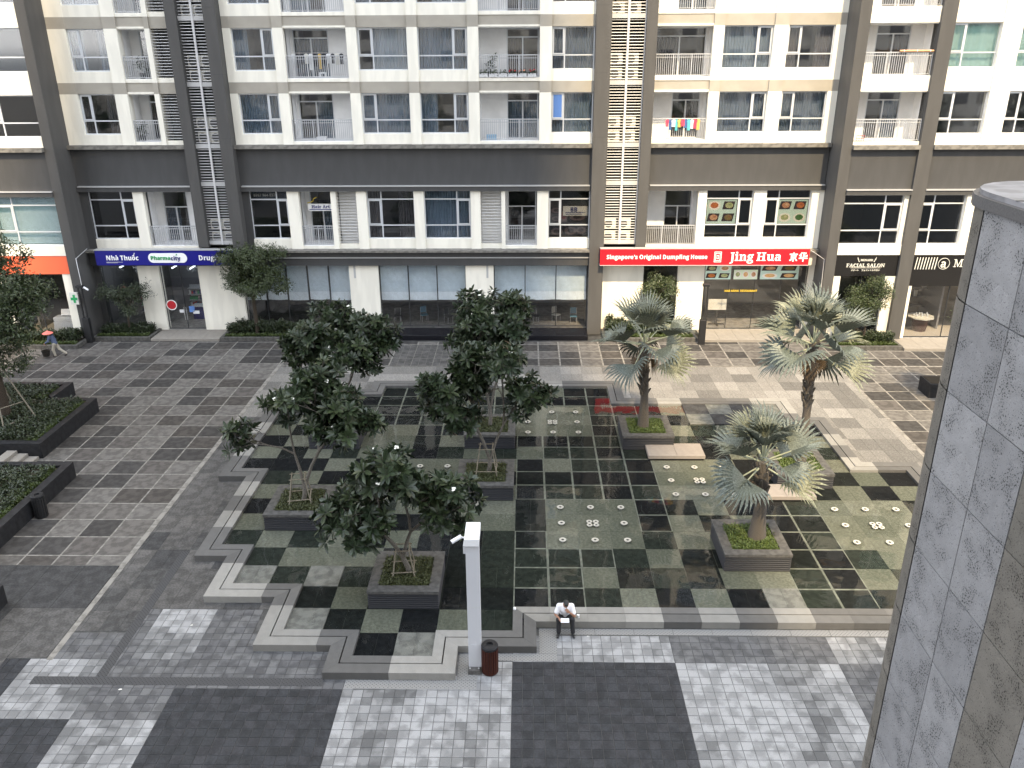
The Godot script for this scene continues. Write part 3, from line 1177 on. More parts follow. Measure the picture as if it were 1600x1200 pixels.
	# dark storey band between podium and flats
	for e in [[-26.8, -19.88], [-16.98, 3.85], [7.22, 17.62]]:
		var a: float = e[0]
		var d: float = e[1]
		wall_box("ledge", a, d, 11.27, 11.49, ZC - 0.4, ZC + 0.38, M.ledge)
		wall_box("band_panel", a, d, 9.14, 11.27, ZC - 0.4, ZC + 0.06, M.grey)
		wall_box("trim_strip", a + 0.1, d - 0.05, 9.08, 9.14, ZC - 0.3, ZC + 0.30, M.strip)
		wall_box("band_panel", a, d, 8.81, 9.08, ZC - 0.5, ZC + 0.26, M.grey)
		wall_box("floor_slab", a, d, 8.9, 11.3, ZC - 5.5, ZC - 0.5, M.room)
	# second storey
	var second := [
		["W", -26.32, -23.55, false], ["P", -23.55, -22.92], ["B", -22.92, -19.95, -22.4, -20.9], ["W", -16.58, -14.27, false], ["P", -14.27, -13.58], ["B", -13.58, -11.66, -13.3, -11.75], ["P", -11.66, -11.35], ["L", -11.35, -10.13], ["P", -10.13, -9.53],
		["W", -9.53, -6.67, true], ["P", -6.67, -6.09], ["W", -6.09, -3.28, false], ["P", -3.28, -2.7], ["L", -2.7, -1.45], ["P", -1.45, -1.22], ["B", -1.22, 0.69, -1.1, 0.65], ["P", 0.69, 1.35], ["W", 1.35, 3.85, true],
		["B", 7.22, 10.25, 8.5, 10.15], ["P", 10.25, 10.75], ["W", 10.75, 13.54, false], ["P", 13.54, 14.27], ["W", 14.27, 16.95, true], ["P", 16.95, 17.65],
	]
	var look2 := [0, 0, 6, 1, 0, 0, 0]
	var wi := 0
	for c in second:
		var x0: float = c[1]
		var x1: float = c[2]
		match c[0]:
			"P":
				wall_box("pier", x0, x1, 5.33, 8.81, ZC - 0.5, ZC + 0.12, M.cream)
			"W":
				wall_box("spandrel", x0, x1, 5.33, 5.92, ZC - 0.3, ZC + 0.02, M.cream)
				window(x0, x1, 5.92, 8.81, ZC - 0.12, c[3], [0.28, 0.54, 0.18], look2[wi % 7], M.glass_dark if look2[wi % 7] == 0 else M.glass)
				wi += 1
			"B":
				wall_box("spandrel", x0, x1, 5.33, 5.5, ZC - 0.3, ZC + 0.06, M.cream)
				balcony(x0, x1, 5.52, 8.81, ZC, c[3], c[4], 1.35, x0 > 7.0, x0 < -13.0)
			"L":
				wall_box("spandrel", x0, x1, 5.33, 5.6, ZC - 0.3, ZC + 0.02, M.cream)
				louvres("slat", x0, x1, 5.62, 8.8, ZC - 0.1, 0.17, M.slat)
				wall_box("recess_wall", x0, x1, 5.3, 8.9, ZC - 0.9, ZC - 0.8, M.white_wall)
	wall_box("pier", -26.9, -26.32, 5.33, 8.81, ZC - 0.5, ZC + 0.03, M.grey)
	wall_box("pier", -16.98, -16.58, 5.33, 8.81, ZC - 0.5, ZC + 0.03, M.grey)
	# ledge over the shops
	for e in [[-26.8, -17.4], [-17.4, 3.85], [4.7, 17.62]]:
		wall_box("ledge", e[0], e[1], 5.2, 5.33, ZC - 0.4, ZC + (0.62 if e[0] < -17.0 or e[0] > 4.0 else 0.5), M.ledge)
		wall_box("floor_slab", e[0], e[1], 4.5, 5.2, ZC - 5.5, ZC - 0.4, M.room)
	wall_box("band_panel", -17.0, 3.85, 4.86, 5.2, ZC - 0.4, ZC + 0.34, M.grey)
	wall_box("trim_strip", -17.0, 3.85, 4.80, 4.86, ZC - 0.4, ZC + 0.40, M.strip)
	wall_box("band_panel", -17.0, 3.85, 4.33, 4.80, ZC - 0.4, ZC + 0.32, M.grey)
	wall_box("band_panel", -26.8, -17.4, 4.33, 5.2, ZC - 0.4, ZC + 0.3, M.grey)
	wall_box("band_panel", 4.7, 17.62, 4.33, 5.2, ZC - 0.4, ZC + 0.3, M.cream)
	make_wings()


func make_wings() -> void:
	# fins where the middle steps back
	wall_box("fin", -27.36, -26.80, 0.0, 25.0, ZC - 1.0, ZW + 0.10, M.grey_pillar)
	wall_box("fin", 17.66, 18.26, 0.0, 25.0, ZC - 1.0, ZW + 0.12, M.grey_pillar)
	wall_box("fin", 21.95, 22.72, 0.0, 25.0, ZW - 0.6, ZW + 0.22, M.grey_pillar)
	wall_box("fin", 30.0, 30.8, 0.0, 25.0, ZW - 0.6, ZW + 0.22, M.grey_pillar)
	for fl in 3:
		var top := 14.35 + 3.45 * fl
		var lo := top - 2.84
		# right wing
		wall_box("spandrel", 18.26, 21.95, lo, lo + 0.2, ZW - 0.3, ZW + 0.05, M.cream)
		wall_box("spandrel", 18.26, 21.95, top, top + 0.61, ZW - 0.4, ZW + 0.04, M.cream)
		balcony(18.26, 21.95, lo + 0.2, top, ZW, 19.3, 21.2, 1.5)
		for e in [[22.72, 25.3, false, 4 if fl > 0 else 0], [26.35, 28.9, true, 4 if fl > 0 else 0]]:
			wall_box("spandrel", e[0], e[1], lo, top - 2.26, ZW - 0.3, ZW + 0.02, M.cream)
			wall_box("spandrel", e[0], e[1], top, top + 0.61, ZW - 0.5, ZW + 0.02, M.cream)
			window(e[0], e[1], top - 2.26, top, ZW - 0.12, true, [0.34, 0.66], e[3], M.glass_teal if fl > 0 else M.glass)
		wall_box("pier", 25.3, 26.35, lo, top + 0.61, ZW - 0.5, ZW + 0.10, M.cream)
		wall_box("pier", 28.9, 30.0, lo, top + 0.61, ZW - 0.5, ZW + 0.10, M.cream)
		# left wing
		wall_box("spandrel", -36.0, -27.36, lo, top - 2.26, ZW - 0.3, ZW + 0.02, M.cream)
		wall_box("spandrel", -36.0, -27.36, top, top + 0.61, ZW - 0.5, ZW + 0.02, M.cream)
		window(-30.4, -27.36, top - 2.26, top, ZW - 0.12, true, [0.34, 0.66], 0, M.glass)
		window(-34.5, -31.4, top - 2.26, top, ZW - 0.12, true, [0.34, 0.66], 1, M.glass)
		wall_box("pier", -31.4, -30.4, lo, top + 0.61, ZW - 0.5, ZW + 0.10, M.cream)
		for e in [[18.3, 30.0], [-36.0, -27.4]]:
			wall_box("floor_slab", e[0], e[1], top + 0.05, top + 0.5, ZW - 6.0, ZW - 0.5, M.room)
	for x in [18.0, 22.3, 25.8, 29.5, -27.1, -31.0, -35.9]:
		wall_box("room_wall", x - 0.06, x + 0.06, 0.0, 24.5, ZW - 7.0, ZW - 1.7, M.room)
	for e in [[18.26, 21.95], [22.72, 30.0], [-36.0, -27.36]]:
		var a: float = e[0]
		var d: float = e[1]
		wall_box("ledge", a, d, 11.30, 11.53, ZW - 0.4, ZW + 0.36, M.ledge)
		wall_box("band_panel", a, d, 9.10, 11.30, ZW - 0.4, ZW + 0.05, M.grey)
		wall_box("trim_strip", a, d, 9.04, 9.10, ZW - 0.3, ZW + 0.28, M.strip)
		wall_box("band_panel", a, d, 8.78, 9.04, ZW - 0.5, ZW + 0.22, M.grey)
		wall_box("floor_slab", a, d, 8.9, 11.3, ZW - 6.0, ZW - 0.5, M.room)
		wall_box("floor_slab", a, d, 4.4, 5.3, ZW - 6.0, ZW - 0.3, M.room)
		wall_box("spandrel", a, d, 5.30, 5.90, ZW - 0.3, ZW + 0.08, M.cream)
	window(18.26, 21.7, 5.9, 8.78, ZW - 0.1, false, [0.28, 0.54, 0.18], 0, M.glass_dark)
	wall_box("pier", 21.7, 21.95, 5.9, 8.78, ZW - 0.4, ZW + 0.02, M.cream)
	window(22.72, 25.2, 5.9, 8.78, ZW - 0.1, true, [0.28, 0.54, 0.18], 0, M.glass_dark)
	wall_box("pier", 25.2, 26.2, 5.9, 8.78, ZW - 0.4, ZW + 0.12, M.cream)
	window(26.2, 29.8, 5.9, 8.78, ZW - 0.1, true, [0.28, 0.54, 0.18], 0, M.glass_dark)
	window(-31.2, -27.36, 5.9, 8.78, ZW - 0.1, true, [0.28, 0.54, 0.18], 0, M.glass_teal)
	wall_box("pier", -32.2, -31.2, 5.9, 8.78, ZW - 0.4, ZW + 0.12, M.cream)
	wall_box("blind", -31.1, -27.4, 5.95, 8.7, ZW - 0.36, ZW - 0.34, M.blind)
	for x in [-38.0, 32.0]:
		wall_box("far_wing", x - 2.0 if x < 0 else 30.8, -36.0 if x < 0 else x + 12.0, 0.0, 25.0, ZW - 6.0, ZW, M.cream)


func condenser(at: Vector3, left: bool, storey: int, u: int) -> void:
	var lbl := "white air conditioner behind the louvres of the %s shaft, %s level, %s %s" % ["left" if left else "right", ["second", "third", "fourth", "top"][storey], "upper" if u > 1 else "lower", "right" if u % 2 else "left"]
	var o := thing("air_conditioner", lbl, "air conditioner", at, 0.0, "air conditioners in the louvred shafts")
	if not shared.has("ac_body"):
		var g := MB.new()
		g.slab(-0.36, 0.36, 0.06, 0.66, -0.16, 0.16, 0.02)
		shared.ac_body = g.mesh()
		g = MB.new()
		g.lathe(Vector3.ZERO, [Vector2(0.0, 0.02), Vector2(0.22, 0.015), Vector2(0.24, 0.0)], 16)
		shared.ac_fan = g.mesh()
		g = MB.new()
		g.b(-0.3, -0.24, 0.0, 0.06, -0.14, 0.14)
		g.b(0.24, 0.3, 0.0, 0.06, -0.14, 0.14)
		shared.ac_foot = g.mesh()
	part("casing", shared.ac_body, M.ac, o)
	var f := part("fan_grille", shared.ac_fan, M.fan, o, Vector3(-0.08, 0.36, 0.161))
	f.rotation.x = PI / 2
	part("feet", shared.ac_foot, M.fan, o)


func make_pylon() -> void:
	# the stone-clad pylon beside the viewer: straight flank, rounded nose, flat metal cap
	var o := thing("stone_pylon", "tall travertine clad pylon with rounded end at right edge", "pillar")
	var x0 := 2.80
	var r := 0.50
	var zn := -5.13
	var y_top := 15.59
	var pale := [travertine(lin(0.245, 0.247, 0.258), 1), travertine(lin(0.265, 0.267, 0.278), 2), travertine(lin(0.225, 0.227, 0.238), 3)]
	var brown := [travertine(lin(0.145, 0.137, 0.123), 4), travertine(lin(0.16, 0.15, 0.135), 5)]
	# inner core, so that joints read as dark grooves
	var g := MB.new()
	var outline := func(off: float) -> PackedVector2Array:
		var p := PackedVector2Array()
		p.append(Vector2(x0 + off, 1.0))
		for i in 13:
			var a := PI * i / 12.0
			p.append(Vector2(x0 + r - cos(a) * (r - off), zn - sin(a) * (r - off)))
		p.append(Vector2(x0 + 2 * r - off, 1.0))
		return p
	g.prism(outline.call(0.03), 0.0, y_top)
	part("core", g, M.black, o)
	var cuts := [1.0, 0.5, 0.0, -0.5, -1.0, -1.5, -2.0, -2.5, -3.07, -3.66, -4.18, -4.62, zn]
	var rows := []
	var y := y_top
	while y > 0.05:
		rows.append([maxf(y - 0.6, 0.0), y])
		y -= 0.6
	for ri in rows.size():
		var ya: float = rows[ri][0] + 0.006
		var yb: float = rows[ri][1] - 0.002
		for ci in cuts.size() - 1:
			g = MB.new()
			var za: float = cuts[ci + 1] + (0.004 if ci % 3 else 0.007)
			g.b(x0, x0 + 0.04, ya, yb, za, cuts[ci] - 0.003)
			var dark := ci % 3 == 0
			var mats: Array = brown if dark else pale
			part("panel", g, mats[int(hash2(ri, ci, 31) * (mats.size() - 0.01))], o)
		# the nose, in three curved panels
		for q in 3:
			g = MB.new()
			var a0 := PI * q / 3.0 + (0.012 if q > 0 else 0.02)
			var a1 := PI * (q + 1) / 3.0 - 0.008
			for i in 5:
				var u0 := lerpf(a0, a1, i / 5.0)
				var u1 := lerpf(a0, a1, (i + 1) / 5.0)
				var d0 := Vector3(-cos(u0), 0, -sin(u0))
				var d1 := Vector3(-cos(u1), 0, -sin(u1))
				var c := Vector3(x0 + r, 0, zn)
				var lo := Vector3.UP * ya
				var hi := Vector3.UP * yb
				g.tri(c + d0 * r + lo, c + d1 * r + lo, c + d1 * r + hi, d0, d1, d1)
				g.tri(c + d0 * r + lo, c + d1 * r + hi, c + d0 * r + hi, d0, d1, d0)
			part("panel", g, brown[(ri + q) % 2], o)
	# cap: a dark stone rim and pale sheet on top
	g = MB.new()
	g.prism(outline.call(-0.025), y_top - 0.0, y_top + 0.07)
	part("rim", g, sm(lin(0.10, 0.098, 0.10), 0.6, T.fine, 4.0), o)
	g = MB.new()
	g.prism(outline.call(0.01), y_top + 0.07, y_top + 0.10)
	part("cap_sheet", g, sm(lin(0.21, 0.21, 0.222), 0.6, T.blotch, 0.8), o)
	g = MB.new()
	g.b(x0, x0 + 2 * r, y_top + 0.1, y_top + 0.103, zn + 0.30, zn + 0.312)
	part("cap_seam", g, M.granite, o)
	g = MB.new()
	g.tube([Vector3(3.42, y_top + 0.1, -4.55), Vector3(3.42, y_top + 2.6, -4.55)], [0.07, 0.07], 14)
	g.lathe(Vector3(3.42, y_top + 0.1, -4.55), [Vector2(0.12, 0.0), Vector2(0.12, 0.02), Vector2(0.07, 0.02)], 14)
	tag(part("railing_post", g, flat(lin(0.13, 0.13, 0.135), 0.5), self), "grey round metal post standing on the cap of the stone pylon", "post")


func travertine(c: Color, k: int) -> StandardMaterial3D:
	if not T.has("trav"):
		T.trav = travertine_texture(41)
		T.trav_h = ntex(43, 0.02, 0.2, 1.0, 0.2, 0.42, 4)
	var m := sm(c, 0.75, T.trav, 0.9, T.soft, 0.55, T.trav_h, 0.25)
	m.uv1_offset = Vector3(0.21, 0.37, 0.13) * k
	m.uv1_triplanar_sharpness = 8.0
	return m


func travertine_texture(sd: int) -> ImageTexture:
	# mottled stone with clusters of small dark pits
	var n := 1024
	var f := FastNoiseLite.new()
	f.seed = sd
	f.frequency = 0.004
	f.fractal_octaves = 4
	var base := f.get_seamless_image(n, n)
	f.seed = sd + 1
	f.frequency = 0.06
	f.fractal_octaves = 3
	var pit := f.get_seamless_image(n, n)
	f.seed = sd + 2
	f.frequency = 0.12
	f.fractal_octaves = 2
	var grain := f.get_seamless_image(n, n)
	base.convert(Image.FORMAT_L8)
	pit.convert(Image.FORMAT_L8)
	grain.convert(Image.FORMAT_L8)
	var a := base.get_data()
	var b := pit.get_data()
	var c := grain.get_data()
	var out := PackedByteArray()
	out.resize(n * n * 3)
	for i in n * n:
		var l := a[i] / 255.0
		var v := 0.86 + 0.10 * l + 0.10 * (c[i] / 255.0 - 0.5)
		var thr := 0.22 + 0.14 * smoothstep(0.55, 0.25, l)
		v *= lerpf(0.5, 1.0, smoothstep(thr - 0.05, thr + 0.04, b[i] / 255.0))
		var q := int(255.0 * clampf(v, 0.0, 1.0))
		out[i * 3] = q
		out[i * 3 + 1] = q
		out[i * 3 + 2] = q
	return ImageTexture.create_from_image(Image.create_from_data(n, n, false, Image.FORMAT_RGB8, out))


func make_surroundings() -> void:
	# unseen towers shaped to shade the square; they and street trees show in windows
	var specs := [
		["pale unseen tower behind the viewer sized to cast shade, tallest and nearest the middle", -7.4, 20.9, 45.0, 75.0, 152.0, lin(0.6, 0.58, 0.53)],
		["pale unseen tower behind the viewer on the far left, sized to cast shade", -60.0, -14.7, 46.0, 72.0, 152.0, lin(0.55, 0.54, 0.52)],
		["slim white added tower shading the sun gap behind the viewer on the left", -14.7, -7.4, 47.0, 70.0, 113.0, lin(0.62, 0.6, 0.56)],  # added only to keep the sun strip off the near left plaza
		["lower white unseen block behind the viewer on the right, sized to cast shade", 21.4, 84.0, 45.0, 68.0, 85.5, lin(0.62, 0.6, 0.55)],
	]
	for s in specs:
		var o := thing("unseen_shade_tower", s[0], "building")
		var g := MB.new()
		g.b(s[1], s[2], 0.0, s[5], s[3], s[4])
		part("wall", g, sm(s[6], 0.8, T.soft, 0.1), o)
		var n := 0
		var wmesh := MB.new()
		wmesh.b(-1.1, 1.1, -0.8, 0.8, -0.04, 0.0)
		var wm := wmesh.mesh()
		var cnt := int((s[2] - s[1]) / 3.6)
		for fl in range(1, 9):
			for i in cnt:
				part("window", wm, M.glass_dark if n % 3 else M.room, o, Vector3(s[1] + 1.8 + 3.6 * i, 2.2 + 3.4 * fl, s[3] - 0.001))
				n += 1
	for i in 12:
		var x := -66.0 + 12.0 * i + hash2(i, 1) * 5.0
		var z := 16.0 + hash2(i, 2) * 22.0
		if absf(x) < 8.0:
			z = 36.0
		var h := 9.0 + hash2(i, 3) * 5.0
		leaf_tree("street_tree", "%s street tree in the row behind the viewer, %s from the left" % [["tall dark", "broad", "slender", "low rounded"][i % 4], ["first", "second", "third", "fourth", "fifth", "sixth", "seventh", "eighth", "ninth", "tenth", "eleventh", "twelfth"][i]], Vector3(x, 0, z), h, Vector3(x, h * 0.66, z), Vector3(3.6, h * 0.36, 3.4), 420, M.tree_leaf[i % 3], 0.26, 1.5)


func sysfont(serif := false, bold := true) -> SystemFont:
	var f := SystemFont.new()
	f.font_names = PackedStringArray(["Droid Serif" if serif else "Droid Sans"])
	f.font_weight = 700 if bold else 400
	return f

func lettering(called: String, text: String, font: Font, width: float, at: Vector3, m: Material, parent: Node, tall := 1.0) -> void:
	# raised letters centred on a point, scaled to a width
	var tm := TextMesh.new()
	tm.text = text
	tm.font = font
	tm.font_size = 48
	tm.pixel_size = 0.01
	tm.depth = 0.03
	tm.curve_step = 2.0
	var w := tm.get_aabb().size.x
	if w < 0.001:
		return
	tm.pixel_size = 0.01 * width / w
	var o := part(called, tm, m, parent, at)
	o.scale.y = tall

func strokes(called: String, lines: Array, size: float, w: float, at: Vector3, m: Material, parent: Node) -> void:
	# brush strokes of a written sign in a unit square, y up
	var g := MB.new()
	var z := 0.0
	for l in lines:
		for i in l.size() - 1:
			var a := Vector2(l[i][0], l[i][1]) * size
			var b := Vector2(l[i + 1][0], l[i + 1][1]) * size
			var d := (b - a)
			var ang := d.angle()
			z += 0.0007
			g.box(Vector3((a.x + b.x) / 2, (a.y + b.y) / 2, z), Vector3(d.length() + w * 0.6, w, 0.02), Basis(Vector3.BACK, ang))
	part(called, g, m, parent, at)

func oval(im: Image, cx: float, cy: float, rx: float, ry: float, c: Color, speck := 0.0, c2 := Color.WHITE) -> void:
	for y in range(maxi(0, int(cy - ry)), mini(im.get_height(), int(cy + ry) + 1)):
		for x in range(maxi(0, int(cx - rx)), mini(im.get_width(), int(cx + rx) + 1)):
			var d := Vector2((x - cx) / rx, (y - cy) / ry).length()
			if d < 1.0:
				im.set_pixel(x, y, c.lerp(c2, speck * rng.randf()) if speck > 0.0 else c)

func dishes(n: int, cols: int, rows: int, bg: Color, kinds: Array) -> ImageTexture:
	var im := Image.create(n, int(n * 0.62), false, Image.FORMAT_RGB8)
	im.fill(bg)
	var cw := float(n) / cols
	var chh := n * 0.62 / rows
	var k := 0
	for r in rows:
		for c in cols:
			var cx := cw * (c + 0.5)
			var cy := chh * (r + 0.5)
			var kd: Array = kinds[k % kinds.size()]
			k += 1
			if kd[0]:
				for y in range(int(cy - chh * 0.33), int(cy + chh * 0.33)):
					var sh := int((cy - y) * 0.3)
					im.fill_rect(Rect2i(int(cx - cw * 0.4) + sh, y, int(cw * 0.76), 1), Color(0.20, 0.14, 0.13))
			else:
				oval(im, cx, cy, cw * 0.40, chh * 0.36, Color(0.95, 0.94, 0.9))
			oval(im, cx, cy - chh * 0.02, cw * 0.27, chh * 0.24, kd[1], 0.9, kd[2])
			oval(im, cx + cw * 0.06, cy - chh * 0.08, cw * 0.1, chh * 0.09, kd[2], 0.6, kd[1])
	return ImageTexture.create_from_image(im)

func poster(called: String, tex: Texture2D, x0: float, x1: float, y0: float, y1: float, z: float, label: String, group := "") -> void:
	var m := StandardMaterial3D.new()
	m.albedo_texture = tex
	m.roughness = 0.4
	var g := MB.new()
	g.uquad(Vector3(x0, y1, z), Vector3(x1, y1, z), Vector3(x1, y0, z), Vector3(x0, y0, z))
	var o := thing(called, label, "poster", Vector3.ZERO, 0.0, group)
	part("print", g, m, o)
	g = MB.new()
	g.b(x0, x1, y0, y1, z - 0.02, z - 0.004)
	part("backing", g, M.white, o)

func glazing(x0: float, x1: float, y0: float, y1: float, z: float, cnt: int, blinds: bool, frame: Material, glass: Material) -> void:
	var g := MB.new()
	g.b(x0, x1, y1 - 0.05, y1, z - 0.05, z + 0.02)
	g.b(x0, x1, y0, y0 + 0.05, z - 0.05, z + 0.02)
	for i in cnt + 1:
		var x := lerpf(x0 + 0.02, x1 - 0.02, float(i) / cnt)
		g.b(x - 0.02, x + 0.02, y0 + 0.05, y1 - 0.05, z - 0.04, z + 0.015)
	var o := part("shop_window", g, frame, B)
	for i in cnt:
		var a := lerpf(x0 + 0.02, x1 - 0.02, float(i) / cnt) + 0.02
		var e := lerpf(x0 + 0.02, x1 - 0.02, float(i + 1) / cnt) - 0.02
		part("pane", pane_mesh(e - a, y1 - y0 - 0.1), glass, o, Vector3((a + e) / 2, (y0 + y1) / 2, z - 0.015))
		if blinds:
			var low := 1.98 + rng.randf() * 0.06
			g = MB.new()
			g.b(a + 0.01, e - 0.01, low + 0.52, y1 - 0.02, z - 0.22, z - 0.21)
			part("roller_blind", g, M.blind, o)
			g = MB.new()
			var sag := 0.05 * rng.randf()
			for q in 6:
				var u0 := lerpf(a + 0.01, e - 0.01, q / 6.0)
				var u1 := lerpf(a + 0.01, e - 0.01, (q + 1) / 6.0)
				g.b(u0, u1, low - sag * sin(PI * (q + 0.5) / 6.0), low + 0.52, z - 0.20 + 0.004 * (q % 2), z - 0.19 + 0.004 * (q % 2))
			part("blind_hem", g, M.blind_hem, o)

func make_shopfronts() -> void:
	# raised stone floor of the shops
	var g := MB.new()
	g.b(-26.8, 17.66, -0.05, 0.15, -56.0, -49.95)
	g.b(-36.0, -26.8, -0.05, 0.15, -56.0, -48.25)
	g.b(17.66, 36.0, -0.05, 0.15, -56.0, -48.25)
	struct_mesh("shop_floor", g, sm(lin(0.26, 0.25, 0.235), 0.5, T.blotch, 0.5))
	for e in [[-23.1, -18.85, -50.1, -48.05], [10.75, 17.3, -50.1, -47.9], [22.3, 30.0, -48.5, -46.35]]:
		var st := struct_node("shop_step")
		var n := int((e[1] - e[0]) / 1.05)
		for i in n:
			g = MB.new()
			var a := lerpf(e[0], e[1], float(i) / n)
			var b := lerpf(e[0], e[1], float(i + 1) / n)
			g.slab(a, b - 0.004, -0.05, 0.145, e[2], e[3], 0.01)
			part("step_stone", g, M.step_stone, st)
	# piers between the shop windows
	for e in [[-24.05, -22.72], [-20.28, -17.6], [-10.9, -9.1], [-3.7, -1.97], [4.7, 7.25], [9.35, 10.98], [17.35, 17.66]]:
		wall_box("shop_pier", e[0], e[1], 0.15, 4.5, ZC - 0.4, ZC + 0.12, M.cream)
	wall_box("shop_pier", -26.8, -26.45, 0.15, 4.5, ZC - 0.4, ZC + 0.05, M.grey)
	for x in [-10.55, -2.35]:
		wall_box("plaque", x - 0.06, x + 0.06, 3.5, 4.28, ZC + 0.12, ZC + 0.135, M.slat_grey)
	glazing(-26.45, -24.05, 0.2, 4.33, ZC - 0.1, 1, false, M.dark_frame, M.glass)
	glazing(-22.72, -20.28, 0.15, 4.33, ZC - 0.1, 2, false, M.dark_frame, M.glass)
	glazing(-17.6, -10.9, 0.3, 4.33, ZC - 0.1, 5, true, M.dark_frame, M.glass)
	glazing(-9.1, -3.7, 0.3, 4.33, ZC - 0.1, 3, true, M.dark_frame, M.glass)
	glazing(-1.97, 3.83, 0.3, 4.33, ZC - 0.1, 3, true, M.dark_frame, M.glass)
	glazing(7.25, 9.35, 0.15, 4.33, ZC - 0.1, 2, false, M.dark_frame, M.glass_dark)
	glazing(10.98, 17.35, 0.15, 4.33, ZC - 0.1, 4, false, M.dark_frame, M.glass)
	# side walls inside the shops
	for x in [-24.0, -17.4, -10.0, -2.8, 4.3, 10.2, 17.6]:
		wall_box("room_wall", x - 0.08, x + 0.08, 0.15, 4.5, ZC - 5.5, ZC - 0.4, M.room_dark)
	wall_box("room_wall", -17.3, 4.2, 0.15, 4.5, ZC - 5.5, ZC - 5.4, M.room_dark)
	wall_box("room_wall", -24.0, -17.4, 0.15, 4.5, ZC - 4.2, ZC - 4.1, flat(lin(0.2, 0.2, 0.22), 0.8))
	# dark polished plinth under the long shop windows
	var pn := struct_node("window_plinth")
	for i in 9:
		g = MB.new()
		var a := -17.4 + i * 2.36
		g.slab(a, a + 2.35, -0.05, 0.26, -49.94, -48.35, 0.01)
		part("plinth_stone", g, M.tinted_stone, pn)
	pharmacy_sign()
	dumpling_sign()
	right_wing_shops()
	left_wing_shop()
	shop_insides()


func pharmacy_sign() -> void:
	var o := thing("pharmacy_sign", "long dark blue pharmacy sign with white lettering above the glass doors", "sign")
	var zf := -48.95
	var g := MB.new()
	g.b(-26.02, -17.40, 4.55, 5.45, zf - 0.35, zf)
	part("sign_box", g, M.blue_sign, o)
	g = MB.new()
	g.b(-26.05, -17.37, 5.45, 5.50, zf - 0.37, zf + 0.02)
	part("sign_trim", g, M.strip, o)
	var z := zf + 0.016
	lettering("lettering", "Nhà Thuôc", sysfont(), 1.95, Vector3(-24.38, 5.0, z), M.letter, o)
	strokes("accent", [[[0.0, 0.0], [0.5, 1.0]]], 0.13, 0.035, Vector3(-23.66, 5.17, z), M.letter, o)
	lettering("lettering", "Drugstore", sysfont(), 1.95, Vector3(-18.75, 5.0, z), M.letter, o)
	g = MB.new()
	g.b(-25.4, -24.4, 4.735, 4.755, zf, zf + 0.008)
	g.b(-25.4, -24.7, 4.695, 4.71, zf, zf + 0.008)
	part("small_print", g, M.letter_grey, o)
	g = MB.new()
	pill(g, -21.62, 5.0, 1.18, 0.30, zf, zf + 0.02)
	part("name_plate", g, M.letter, o)
	lettering("lettering", "Pharma", sysfont(), 1.16, Vector3(-22.05, 5.0, z + 0.02), M.letter_green, o)
	lettering("lettering", "city", sysfont(), 0.58, Vector3(-21.14, 4.98, z + 0.02), M.letter_blue, o)
	g = MB.new()
	g.ftri(Vector3(-21.12, 5.16, z + 0.02), Vector3(-21.03, 5.27, z + 0.02), Vector3(-20.99, 5.17, z + 0.02))
	part("leaf_mark", g, M.letter_green, o)

func pill(g: MB, cx: float, cy: float, hw: float, hh: float, z0: float, z1: float) -> void:
	var p := []
	for i in 24:
		var a := TAU * i / 24.0
		p.append(Vector2(cx + signf(cos(a)) * (hw - hh) + cos(a) * hh, cy + sin(a) * hh))
	for i in 24:
		var a: Vector2 = p[i]
		var b: Vector2 = p[(i + 1) % 24]
		g.tri(Vector3(cx, cy, z1), Vector3(a.x, a.y, z1), Vector3(b.x, b.y, z1), Vector3.BACK, Vector3.BACK, Vector3.BACK)
		var k := Vector3(a.x + b.x - 2 * cx, a.y + b.y - 2 * cy, 0).normalized()
		g.quad(Vector3(a.x, a.y, z0), Vector3(b.x, b.y, z0), Vector3(b.x, b.y, z1), Vector3(a.x, a.y, z1), k)

